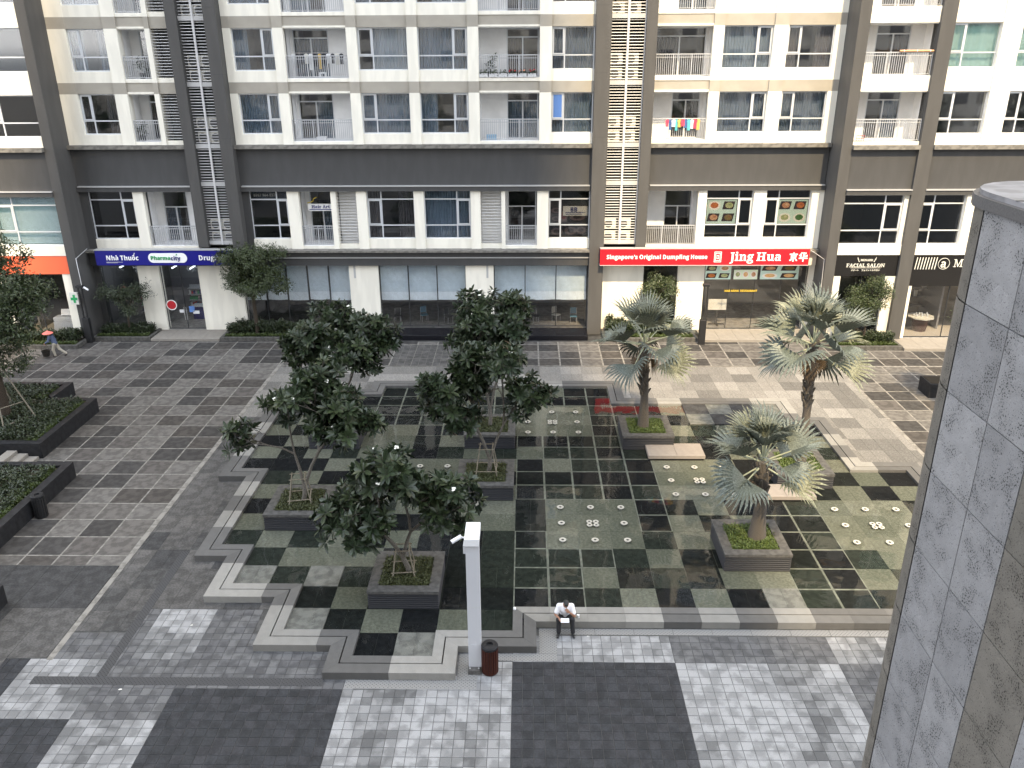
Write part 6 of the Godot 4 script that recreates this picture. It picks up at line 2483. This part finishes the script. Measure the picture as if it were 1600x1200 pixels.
func make_balcony_things() -> void:
	# washing on the balconies
	var lines := [
		[Vector3(-13.3, 0, -50.25), 3.0, 16.45, 12, [0, 6, 6, 1, 0, 6, 5, 6, 0, 6, 1, 6], "on the washing balcony of the upper left", "upper left"],
		[Vector3(8.05, 0, -49.98), 1.95, 12.85, 11, [2, 3, 0, 4, 5, 2, 3, 4, 0, 2, 5], "on the washing balcony right of the louvred shaft", "right"],
		[Vector3(-11.9, 0, -51.2), 0.55, 7.1, 3, [0, 0, 0], "at the hair salon balcony", "salon"],
	]
	var dye := [M.white, M.letter_grey, flat(lin(0.5, 0.06, 0.12), 0.8), flat(lin(0.05, 0.12, 0.3), 0.8), flat(lin(0.1, 0.45, 0.5), 0.8), flat(lin(0.6, 0.42, 0.12), 0.8), flat(lin(0.02, 0.02, 0.025), 0.9)]
	var cname := ["white", "pale grey", "red", "navy", "turquoise", "mustard", "black"]
	var ord := ["first", "second", "third", "fourth", "fifth", "sixth", "seventh", "eighth", "ninth", "tenth", "eleventh", "twelfth"]
	for l in lines:
		var rail := thing("drying_rail", "thin metal drying rail %s" % l[5], "drying rail", l[0])
		var g := MB.new()
		g.tube([Vector3(0, l[2], 0), Vector3(l[1], l[2], 0)], [0.014, 0.014], 6)
		part("bar", g, M.strip, rail)
		for i in l[3]:
			g = MB.new()
			var w := rng.randf_range(0.14, 0.22)
			garment(g, w, rng.randf_range(0.5, 0.85) if l[2] > 13 or l[2] < 8 else rng.randf_range(0.35, 0.6))
			var k: int = l[4][i]
			var c := part("garment", g, dye[k], self, l[0] + Vector3((i + 0.5) * l[1] / l[3], l[2] - 0.06, 0.02 * (i % 3)))
			c.rotation.y = rng.randf_range(-0.35, 0.35)
			tag(c, "%s garment hanging %s, %s from the left" % [cname[k], l[5], ord[i]], "clothing", "washing on the balconies")
	# potted plants on the flowered balcony
	shared.pot_leaf = spray(91, 16, 0.14, 0.2, 0.06)
	for i in 6:
		var x := -2.4 + 0.55 * i
		var o := thing("potted_plant", "white window box with low plants on flowered balcony, %s from the left" % ord[i], "potted plant", Vector3(x, 15.13, -50.0), 0.0, "plants on the flowered balcony")
		var g := MB.new()
		g.slab(-0.24, 0.24, 0.0, 0.2, -0.09, 0.09, 0.01)
		part("pot", g, M.white, o)
		for k in 3:
			var f := part("foliage", shared.pot_leaf, M.tree_leaf[k % 2], o, Vector3(-0.15 + 0.15 * k, 0.24, 0))
			f.rotation.y = k * 1.3
		if i > 2:
			g = MB.new()
			for q in 7:
				g.box(Vector3(rng.randf_range(-0.2, 0.2), 0.3 + rng.randf() * 0.1, rng.randf_range(-0.05, 0.08)), Vector3.ONE * 0.04, Basis(Vector3(1, 1, 0).normalized(), q))
			part("blossoms", g, M.letter_red if i % 2 else flat(lin(0.7, 0.3, 0.2), 0.8), o)
	for e in [[Vector3(-2.0, 15.13, -50.5), 1.0, "tall leafy pot plant on flowered balcony"], [Vector3(-22.5, 11.68, -50.3), 0.8, "pot plant behind the railing of the far left balcony"], [Vector3(-22.0, 15.13, -50.4), 0.9, "dark pot plant on the second far left balcony"]]:
		var o := thing("potted_plant", e[2], "potted plant", e[0])
		var g := MB.new()
		g.lathe(Vector3.ZERO, [Vector2(0.14, 0.0), Vector2(0.19, 0.3), Vector2(0.16, 0.3), Vector2(0.0, 0.28)], 12)
		part("pot", g, M.granite, o)
		for k in 9:
			var f := part("foliage", shared.pot_leaf, M.tree_leaf[k % 3], o, Vector3(rng.randfn() * 0.12, 0.4 + e[1] * 0.09 * k, rng.randfn() * 0.12))
			f.rotation.y = k * 1.1
	# odds and ends behind railings
	var things := [
		["storage_box", "pale storage box on balcony left of the middle windows", "box", Vector3(-12.0, 11.67, -50.5), Vector3(0.55, 0.22, 0.4), M.white],
		["laundry_basket", "pale blue basket on the middle balcony", "basket", Vector3(-2.0, 11.67, -50.4), Vector3(0.62, 0.3, 0.4), flat(lin(0.25, 0.4, 0.55), 0.6)],
		["stool", "white stool under the washing on upper left balcony", "stool", Vector3(-11.6, 15.13, -50.4), Vector3(0.36, 0.3, 0.3), M.white],
	]
	for t in things:
		var o := thing(t[0], t[1], t[2], t[3])
		var s: Vector3 = t[4]
		var g := MB.new()
		g.slab(-s.x / 2, s.x / 2, s.y * 0.75, s.y, -s.z / 2, s.z / 2, 0.02)
		part("top", g, t[5], o)
		g = MB.new()
		for q in [[-1, -1], [1, -1], [-1, 1], [1, 1]]:
			g.b(q[0] * s.x * 0.42 - 0.03, q[0] * s.x * 0.42 + 0.03, 0.0, s.y * 0.75, q[1] * s.z * 0.4 - 0.03, q[1] * s.z * 0.4 + 0.03)
		if t[0] != "stool":
			g.b(-s.x / 2 + 0.02, s.x / 2 - 0.02, 0.02, s.y * 0.75, -s.z / 2 + 0.02, s.z / 2 - 0.02)
		part("body", g, t[5], o)
	# red folding rack on the right wing balcony, terracotta rods over the one above
	var rk := thing("folding_rack", "small red rack on the floor of the right wing balcony", "rack", Vector3(18.75, 11.73, -48.55))
	var g2 := MB.new()
	for i in 4:
		g2.b(-0.2 + 0.13 * i, -0.175 + 0.13 * i, 0.0, 0.28, -0.02, 0.02)
	g2.b(-0.22, 0.24, 0.26, 0.29, -0.021, 0.021)
	g2.b(-0.22, 0.24, 0.10, 0.13, -0.021, 0.021)
	part("frame", g2, M.letter_red, rk)
	var pole := thing("rolled_blind", "rolled bamboo blind hung over the upper right wing railing", "blind", Vector3(20.2, 16.4, -48.3))
	g2 = MB.new()
	g2.tube([Vector3(-0.1, 0, 0), Vector3(1.7, 0, 0)], [0.06, 0.06], 10)
	part("roll", g2, flat(lin(0.5, 0.28, 0.15), 0.7), pole)
	for x in [0.1, 0.8, 1.5]:
		g2 = MB.new()
		g2.tube([Vector3(x, 0, 0), Vector3(x + 0.04, 0, 0)], [0.064, 0.064], 10)
		part("tie", g2, M.white, pole)
	# hair salon sign inside the second storey balcony
	var hs := thing("hair_salon_sign", "small white hanging hair salon sign with blue script in the balcony", "sign", Vector3(-12.45, 7.75, -50.55))
	g2 = MB.new()
	g2.b(-0.78, 0.78, -0.22, 0.20, -0.03, 0.03)
	part("board", g2, M.letter, hs)
	lettering("lettering", "Hair Art", sysfont(true), 1.1, Vector3(0.0, 0.03, 0.046), M.letter_blue, hs)
	g2 = MB.new()
	g2.b(-0.7, 0.68, -0.17, -0.12, 0.03, 0.04)
	part("small_print", g2, M.letter_blue, hs)
	g2 = MB.new()
	g2.tube([Vector3(-0.8, 0.25, 0.0), Vector3(-0.45, 0.35, 0.02), Vector3(-0.4, 0.5, 0.02), Vector3(-0.2, 0.6, 0.02)], [0.03, 0.03, 0.03, 0.03], 6)
	part("arrow_tube", g2, M.letter_yellow, hs)
	for i in 5:
		var nb := MB.new()
		nb.b(-0.14, 0.14, -0.11, 0.11, 0.0, 0.006)
		tag(part("price_sheet", nb, M.white, self, Vector3(-10.95 + 0.32 * (i % 3), 6.3 + 0.38 * int(i / 3.0), -50.79)), "white price sheet behind the louvres beside hair salon balcony, %s" % ["lower left", "lower middle", "lower right", "upper left", "upper middle"][i], "paper", "price sheets")
	# beauty salon picture window
	poster("window_picture", beauty_texture(), 1.45, 3.78, 5.98, 8.3, -50.3, "dark beauty salon picture filling the window left of the louvred shaft")
	var bs := thing("window_banner", "white lettered banner inside beauty salon window", "sign", Vector3(3.0, 7.55, -50.24))
	g2 = MB.new()
	g2.b(-0.75, 0.75, -0.3, 0.28, -0.01, 0.0)
	part("board", g2, M.letter_grey, bs)
	lettering("lettering", "BB", sysfont(), 0.4, Vector3(-0.1, 0.08, 0.016), M.letter_blue, bs)
	g2 = MB.new()
	for r in 2:
		g2.b(-0.6, 0.6 - 0.2 * r, -0.12 - 0.1 * r, -0.08 - 0.1 * r, 0.0, 0.006)
	part("small_print", g2, M.letter_blue, bs)
	# phone number strip in the window above the pharmacy
	var ph := thing("window_banner", "dark red strip with phone number in window left of hair salon", "sign", Vector3(-15.42, 8.52, -50.26))
	g2 = MB.new()
	g2.b(-1.05, 1.05, -0.25, 0.25, -0.01, 0.0)
	part("board", g2, flat(lin(0.03, 0.05, 0.08), 0.5), ph)
	lettering("lettering", "0787 964 837", sysfont(), 1.3, Vector3(-0.3, 0.0, 0.016), M.letter_grey, ph)


func beauty_texture() -> ImageTexture:
	var im := Image.create(128, 128, false, Image.FORMAT_RGB8)
	im.fill(Color(0.16, 0.15, 0.17))
	for e in [[22, 40, 18, 9], [22, 68, 16, 8], [92, 62, 26, 12], [46, 60, 14, 18], [24, 110, 20, 12], [70, 108, 20, 14], [105, 106, 16, 12]]:
		oval(im, e[0], e[1], e[2], e[3], Color(0.42, 0.36, 0.36), 0.3, Color(0.2, 0.18, 0.2))
		oval(im, e[0], e[1], e[2] * 0.55, e[3] * 0.55, Color(0.12, 0.10, 0.12), 0.4, Color(0.5, 0.42, 0.4))
	oval(im, 46, 58, 8, 12, Color(0.45, 0.16, 0.15), 0.5, Color(0.3, 0.1, 0.1))
	return ImageTexture.create_from_image(im)


func skin_over(bones: Array, cell: float, k: float, grow_by := 0.0) -> MB:
	# bones: [a, b, radius at a, radius at b]; distances to tapered capsules joined smoothly, then meshed
	var lo := Vector3.INF
	var hi := -Vector3.INF
	for b in bones:
		for e in 2:
			var r: float = b[2 + e] + grow_by + cell * 4
			lo = lo.min(b[e] - Vector3.ONE * r)
			hi = hi.max(b[e] + Vector3.ONE * r)
	var n := Vector3i(((hi - lo) / cell).ceil()) + Vector3i.ONE
	var f := PackedFloat32Array()
	f.resize(n.x * n.y * n.z)
	for b in bones:
		var a: Vector3 = b[0]
		var ab: Vector3 = b[1] - a
		var l2 := maxf(ab.length_squared(), 1e-9)
		var r0: float = b[2] + grow_by
		var r1: float = b[3] + grow_by
		var m := maxf(r0, r1) + cell * 3.5
		var p0 := Vector3i(((a.min(b[1]) - Vector3.ONE * m - lo) / cell).floor()).clamp(Vector3i.ZERO, n - Vector3i.ONE)
		var p1 := Vector3i(((a.max(b[1]) + Vector3.ONE * m - lo) / cell).ceil()).clamp(Vector3i.ZERO, n - Vector3i.ONE)
		for z in range(p0.z, p1.z + 1):
			for y in range(p0.y, p1.y + 1):
				var row := (z * n.y + y) * n.x
				for x in range(p0.x, p1.x + 1):
					var p := lo + Vector3(x, y, z) * cell - a
					var t := clampf(p.dot(ab) / l2, 0.0, 1.0)
					f[row + x] += exp(-k * ((p - ab * t).length() - lerpf(r0, r1, t)))
	for i in f.size():
		f[i] = -log(f[i] + 1e-12) / k
	var at := {}
	var pos := []
	var nor := []
	var sx := 1
	var sy := n.x
	var sz := n.x * n.y
	var offs := [0, sx, sy, sx + sy, sz, sx + sz, sy + sz, sx + sy + sz]
	var cor := [Vector3(0, 0, 0), Vector3(1, 0, 0), Vector3(0, 1, 0), Vector3(1, 1, 0), Vector3(0, 0, 1), Vector3(1, 0, 1), Vector3(0, 1, 1), Vector3(1, 1, 1)]
	var ed := [[0, 1], [2, 3], [4, 5], [6, 7], [0, 2], [1, 3], [4, 6], [5, 7], [0, 4], [1, 5], [2, 6], [3, 7]]
	for z in n.z - 1:
		for y in n.y - 1:
			for x in n.x - 1:
				var i := (z * n.y + y) * n.x + x
				var s := 0
				for q in 8:
					if f[i + offs[q]] < 0.0:
						s += 1
				if s == 0 or s == 8:
					continue
				var c := Vector3.ZERO
				var cnt := 0
				for e in ed:
					var fa := f[i + offs[e[0]]]
					var fb := f[i + offs[e[1]]]
					if (fa < 0.0) != (fb < 0.0):
						c += cor[e[0]].lerp(cor[e[1]], fa / (fa - fb))
						cnt += 1
				var g := Vector3(f[i + 1] - f[i] + f[i + 7 - 7 + sx + sy + sz] - f[i + sy + sz], f[i + sy] - f[i] + f[i + sx + sy + sz] - f[i + sx + sz], f[i + sz] - f[i] + f[i + sx + sy + sz] - f[i + sx + sy])
				at[i] = pos.size()
				pos.append(lo + (Vector3(x, y, z) + c / cnt) * cell)
				nor.append(g.normalized())
	var out := MB.new()
	for i in at:
		for ax in 3:
			var st: int = [sx, sy, sz][ax]
			var u: int = [sy, sz, sx][ax]
			var w: int = [sz, sx, sy][ax]
			if (f[i] < 0.0) == (f[i + st] < 0.0):
				continue
			if not (at.has(i - u) and at.has(i - w) and at.has(i - u - w)):
				continue
			var q := [at[i], at[i - u], at[i - u - w], at[i - w]]
			out.tri(pos[q[0]], pos[q[1]], pos[q[2]], nor[q[0]], nor[q[1]], nor[q[2]])
			out.tri(pos[q[0]], pos[q[2]], pos[q[3]], nor[q[0]], nor[q[2]], nor[q[3]])
	return out


func head_bones(c: Vector3, fwd: Vector3, up: Vector3) -> Array:
	# skull, jaw, nose, brows, lips and ears round the head's centre; head height about 0.22
	var side := fwd.cross(up).normalized()
	var b := [
		[c + up * 0.035 - fwd * 0.02, c + up * 0.03 + fwd * 0.015, 0.082, 0.078],
		[c + up * 0.0 + fwd * 0.02, c - up * 0.065 + fwd * 0.045, 0.068, 0.036],
		[c + up * 0.012 + fwd * 0.092, c - up * 0.022 + fwd * 0.108, 0.010, 0.015],
		[c + up * 0.026 + fwd * 0.082 - side * 0.032, c + up * 0.026 + fwd * 0.082 + side * 0.032, 0.012, 0.012],
		[c - up * 0.05 + fwd * 0.084 - side * 0.018, c - up * 0.05 + fwd * 0.084 + side * 0.018, 0.010, 0.010],
	]
	for s in [-1.0, 1.0]:
		b.append([c + side * s * 0.082 + up * 0.02, c + side * s * 0.086 - up * 0.02, 0.014, 0.010])
	return b

func hand_bones(wrist: Vector3, dir: Vector3, palm_n: Vector3, curl: float, thumb_side: float) -> Array:
	var side := dir.cross(palm_n).normalized()
	var b := [[wrist, wrist + dir * 0.085, 0.024, 0.030], [wrist + side * 0.02, wrist + dir * 0.085 + side * 0.028, 0.018, 0.018], [wrist - side * 0.02, wrist + dir * 0.085 - side * 0.028, 0.018, 0.018]]
	var lens := [0.070, 0.082, 0.076, 0.058]
	for i in 4:
		var s := (i - 1.5) * 0.021 * -thumb_side
		var p := wrist + dir * 0.088 + side * s
		var d1 := (dir * cos(curl) + palm_n * sin(curl)).normalized()
		var d2 := (dir * cos(curl * 2.1) + palm_n * sin(curl * 2.1)).normalized()
		var q: Vector3 = p + d1 * lens[i] * 0.5
		b.append([p, q, 0.0095, 0.009])
		b.append([q, q + d2 * lens[i] * 0.5, 0.009, 0.0075])
	var t0 := wrist + dir * 0.03 + side * 0.025 * thumb_side
	var t1 := t0 + (dir * 0.6 + side * thumb_side * 0.8).normalized() * 0.035
	b.append([t0, t1, 0.012, 0.010])
	b.append([t1, t1 + (dir + palm_n * 0.5).normalized() * 0.032, 0.010, 0.008])
	return b

func eyes_and_hair(o: Node3D, body: Node, c: Vector3, fwd: Vector3, up: Vector3, hair: bool) -> void:
	var side := fwd.cross(up).normalized()
	var g := MB.new()
	for s in [-1.0, 1.0]:
		var p: Vector3 = c + up * 0.008 + fwd * 0.079 + side * s * 0.032
		g.box(p, Vector3(0.022, 0.010, 0.010), Basis(side, up, fwd))
	part("eyes", g, M.black, body)
	g = MB.new()
	g.box(c - up * 0.05 + fwd * 0.093, Vector3(0.036, 0.005, 0.006), Basis(side, up, fwd))
	part("mouth", g, flat(lin(0.18, 0.06, 0.05), 0.6), body)
	if hair:
		part("hair", skin_over([[c + up * 0.062 - fwd * 0.03, c + up * 0.06 + fwd * 0.035, 0.078, 0.064], [c + up * 0.02 - fwd * 0.05, c - up * 0.02 - fwd * 0.055, 0.07, 0.05]], 0.010, 70.0), flat(lin(0.008, 0.008, 0.009), 0.6), body)


func make_people() -> void:
	seated_person()
	walking_person()


func seated_person() -> void:
	var o := thing("person", "person in white short sleeved shirt and black trousers seated on pool edge", "person", Vector3(1.22, 0.0, -20.85))
	var hip := [Vector3(-0.09, 0.37, -0.16), Vector3(0.09, 0.37, -0.16)]
	var knee := [Vector3(-0.20, 0.52, 0.22), Vector3(0.20, 0.52, 0.22)]
	var ankle := [Vector3(-0.20, 0.09, 0.30), Vector3(0.23, 0.09, 0.30)]
	var pelvis := Vector3(0, 0.38, -0.17)
	var waist := Vector3(0, 0.55, -0.13)
	var chest := Vector3(0, 0.76, -0.02)
	var neck := Vector3(0.005, 0.92, 0.06)
	var hc := Vector3(0.01, 1.03, 0.15)
	var fwd := Vector3(0.05, -0.55, 0.85).normalized()
	var up := (Vector3.UP - fwd * fwd.y).normalized()
	var sh := [Vector3(-0.19, 0.86, 0.0), Vector3(0.19, 0.86, 0.0)]
	var elbow := [Vector3(-0.29, 0.60, 0.08), Vector3(0.27, 0.60, 0.14)]
	var wrist := [Vector3(-0.17, 0.57, 0.29), Vector3(0.10, 0.79, 0.22)]
	var b := [[pelvis, waist, 0.14, 0.125], [waist, chest, 0.125, 0.145], [chest + Vector3(-0.08, 0.03, 0), chest + Vector3(0.08, 0.03, 0), 0.11, 0.11], [chest, neck, 0.08, 0.055], [neck, hc - up * 0.06, 0.052, 0.05], [sh[0], sh[1], 0.055, 0.055]]
	for i in 2:
		b.append([hip[i], knee[i], 0.085, 0.056])
		b.append([knee[i], ankle[i], 0.055, 0.036])
		b.append([sh[i], elbow[i], 0.048, 0.038])
		b.append([elbow[i], wrist[i], 0.037, 0.025])
	var g := skin_over(b, 0.014, 60.0)
	var h1 := hand_bones(wrist[0], Vector3(0.75, -0.1, 0.6).normalized(), Vector3(0.1, -0.95, 0.1).normalized(), 0.55, -1.0)
	var h2 := hand_bones(wrist[1], Vector3(-0.55, 0.8, 0.1).normalized(), Vector3(-0.5, -0.3, -0.6).normalized(), 0.6, 1.0)
	for q in [skin_over(head_bones(hc, fwd, up), 0.007, 110.0), skin_over(h1, 0.0045, 260.0), skin_over(h2, 0.0045, 260.0)]:
		g.add(q, Transform3D.IDENTITY)
	var body := part("body", g, M.skin, o)
	eyes_and_hair(o, body, hc, fwd, up, true)
	var shirt := [b[0], b[1], b[2], [chest, neck - Vector3(0, 0.06, 0.02), 0.085, 0.06], b[5], [sh[0], sh[0].lerp(elbow[0], 0.68), 0.060, 0.062], [sh[1], sh[1].lerp(elbow[1], 0.68), 0.060, 0.062]]
	shirt[0] = [pelvis + Vector3(0, 0.07, 0.01), waist, 0.15, 0.135]
	part("shirt", skin_over(shirt, 0.014, 60.0, 0.014), flat(lin(0.72, 0.72, 0.76), 0.85), body)
	var tr := [[pelvis - Vector3(0, 0.0, 0), pelvis + Vector3(0, 0.03, 0.02), 0.142, 0.142]]
	for i in 2:
		tr.append([hip[i], knee[i], 0.092, 0.066])
		tr.append([knee[i], ankle[i] + Vector3(0, 0.05, 0), 0.064, 0.056])
	part("trousers", skin_over(tr, 0.014, 60.0, 0.012), flat(lin(0.010, 0.010, 0.012), 0.85), body)
	for i in 2:
		var s: float = [-1.0, 1.0][i]
		part("shoe", skin_over([[ankle[i] + Vector3(0, -0.05, -0.03), ankle[i] + Vector3(s * 0.03, -0.052, 0.14), 0.042, 0.036], [ankle[i] + Vector3(0, -0.03, -0.03), ankle[i] + Vector3(0, 0.0, 0), 0.045, 0.045]], 0.011, 90.0), flat(lin(0.012, 0.012, 0.012), 0.4), body)
	var ph := MB.new()
	ph.box(Vector3.ZERO, Vector3(0.25, 0.012, 0.16), Basis(Vector3.RIGHT, 0.25))
	tag(part("tablet", ph, M.white, self, o.position + Vector3(-0.02, 0.585, 0.345)), "thin white tablet held by the seated person", "tablet")
	ph = MB.new()
	ph.lathe(Vector3.ZERO, [Vector2(0.0, 0.0), Vector2(0.035, 0.0), Vector2(0.04, 0.1), Vector2(0.0, 0.1)], 12)
	tag(part("paper_cup", ph, M.white, self, o.position + Vector3(0.42, 0.24, -0.25)), "small white cup beside the seated person on pool edge", "cup")


func walking_person() -> void:
	# walks to the left, basket on the forward arm
	var o := thing("person", "person in pink conical hat and blue jacket walking with a basket", "person", Vector3(-27.45, 0.0, -45.25))
	var hip := [Vector3(0.02, 0.80, 0.08), Vector3(0.02, 0.80, -0.08)]
	var knee := [Vector3(-0.10, 0.44, 0.08), Vector3(0.18, 0.46, -0.08)]
	var ankle := [Vector3(-0.05, 0.08, 0.08), Vector3(0.52, 0.16, -0.08)]
	var pelvis := Vector3(0.02, 0.82, 0)
	var waist := Vector3(-0.03, 0.95, 0)
	var chest := Vector3(-0.12, 1.14, 0)
	var neck := Vector3(-0.20, 1.30, 0)
	var hc := Vector3(-0.26, 1.41, 0)
	var fwd := Vector3(-0.95, -0.2, 0).normalized()
	var up := (Vector3.UP - fwd * fwd.y).normalized()
	var sh := [Vector3(-0.14, 1.25, 0.17), Vector3(-0.14, 1.25, -0.17)]
	var elbow := [Vector3(-0.22, 1.0, 0.22), Vector3(-0.05, 1.0, -0.22)]
	var wrist := [Vector3(-0.42, 0.90, 0.20), Vector3(-0.2, 0.88, -0.2)]
	var b := [[pelvis, waist, 0.125, 0.115], [waist, chest, 0.115, 0.13], [chest, neck, 0.075, 0.05], [neck, hc - up * 0.06, 0.048, 0.047], [sh[0], sh[1], 0.05, 0.05]]
	for i in 2:
		b.append([hip[i], knee[i], 0.078, 0.052])
		b.append([knee[i], ankle[i], 0.05, 0.034])
		b.append([sh[i], elbow[i], 0.045, 0.036])
		b.append([elbow[i], wrist[i], 0.035, 0.024])
	var g := skin_over(b, 0.015, 60.0)
	var h1 := hand_bones(wrist[0], Vector3(-0.7, -0.7, 0).normalized(), Vector3(0.6, -0.6, 0.0).normalized(), 0.9, 1.0)
	var h2 := hand_bones(wrist[1], Vector3(-0.7, -0.7, 0).normalized(), Vector3(0.6, -0.6, 0.0).normalized(), 0.4, -1.0)
	for q in [skin_over(head_bones(hc, fwd, up), 0.008, 110.0), skin_over(h1, 0.005, 240.0), skin_over(h2, 0.005, 240.0)]:
		g.add(q, Transform3D.IDENTITY)
	var body := part("body", g, M.skin, o)
	eyes_and_hair(o, body, hc, fwd, up, true)
	var jk := [[pelvis + Vector3(0, 0.02, 0), waist, 0.135, 0.125], b[1], [chest, neck - Vector3(0, 0.03, 0), 0.085, 0.06], b[4]]
	for i in 2:
		jk.append([sh[i], elbow[i], 0.055, 0.048])
		jk.append([elbow[i], wrist[i].lerp(elbow[i], 0.1), 0.047, 0.038])
	part("jacket", skin_over(jk, 0.015, 60.0, 0.013), flat(lin(0.055, 0.075, 0.13), 0.85), body)
	var tr := [[pelvis, pelvis + Vector3(0, -0.03, 0), 0.125, 0.125]]
	for i in 2:
		tr.append([hip[i], knee[i], 0.088, 0.066])
		tr.append([knee[i], ankle[i] + Vector3(0, 0.04, 0), 0.064, 0.056])
	part("trousers", skin_over(tr, 0.015, 60.0, 0.012), flat(lin(0.30, 0.27, 0.22), 0.85), body)
	for i in 2:
		var a: Vector3 = ankle[i]
		var d: Vector3 = [Vector3(-1, 0, 0), Vector3(-0.75, -0.65, 0)][i]
		part("shoe", skin_over([[a + Vector3(0.02, -0.045, 0), a + Vector3(0.0, -0.045, 0) + d * 0.13, 0.036, 0.030]], 0.011, 90.0), flat(lin(0.03, 0.02, 0.02), 0.6), body)
	g = MB.new()
	g.lathe(Vector3(-0.26, 1.44, 0), [Vector2(0.30, 0.0), Vector2(0.295, 0.012), Vector2(0.10, 0.11), Vector2(0.012, 0.175), Vector2(0.0, 0.176)], 24)
	g.lathe(Vector3(-0.26, 1.437, 0), [Vector2(0.0, 0.14), Vector2(0.095, 0.09), Vector2(0.297, 0.0)], 24)
	part("hat", g, flat(lin(0.62, 0.16, 0.13), 0.8), body)
	# basket
	var k := thing("basket", "dark woven basket carried by the person in pink hat", "basket", o.position + Vector3(-0.48, 0.12, 0.22))
	g = MB.new()
	g.lathe(Vector3.ZERO, [Vector2(0.0, 0.0), Vector2(0.17, 0.0), Vector2(0.235, 0.34), Vector2(0.225, 0.34), Vector2(0.16, 0.02)], 16)
	part("bowl", g, sm(lin(0.035, 0.03, 0.025), 0.9, T.bark, 6.0), k)
	g = MB.new()
	var pts := []
	var rr := []
	for i in 11:
		var a := PI * i / 10.0
		pts.append(Vector3(-cos(a) * 0.22, 0.34 + sin(a) * 0.40, 0))
		rr.append(0.012)
	g.tube(pts, rr, 6)
	part("handle", g, M.brown_bark, k)
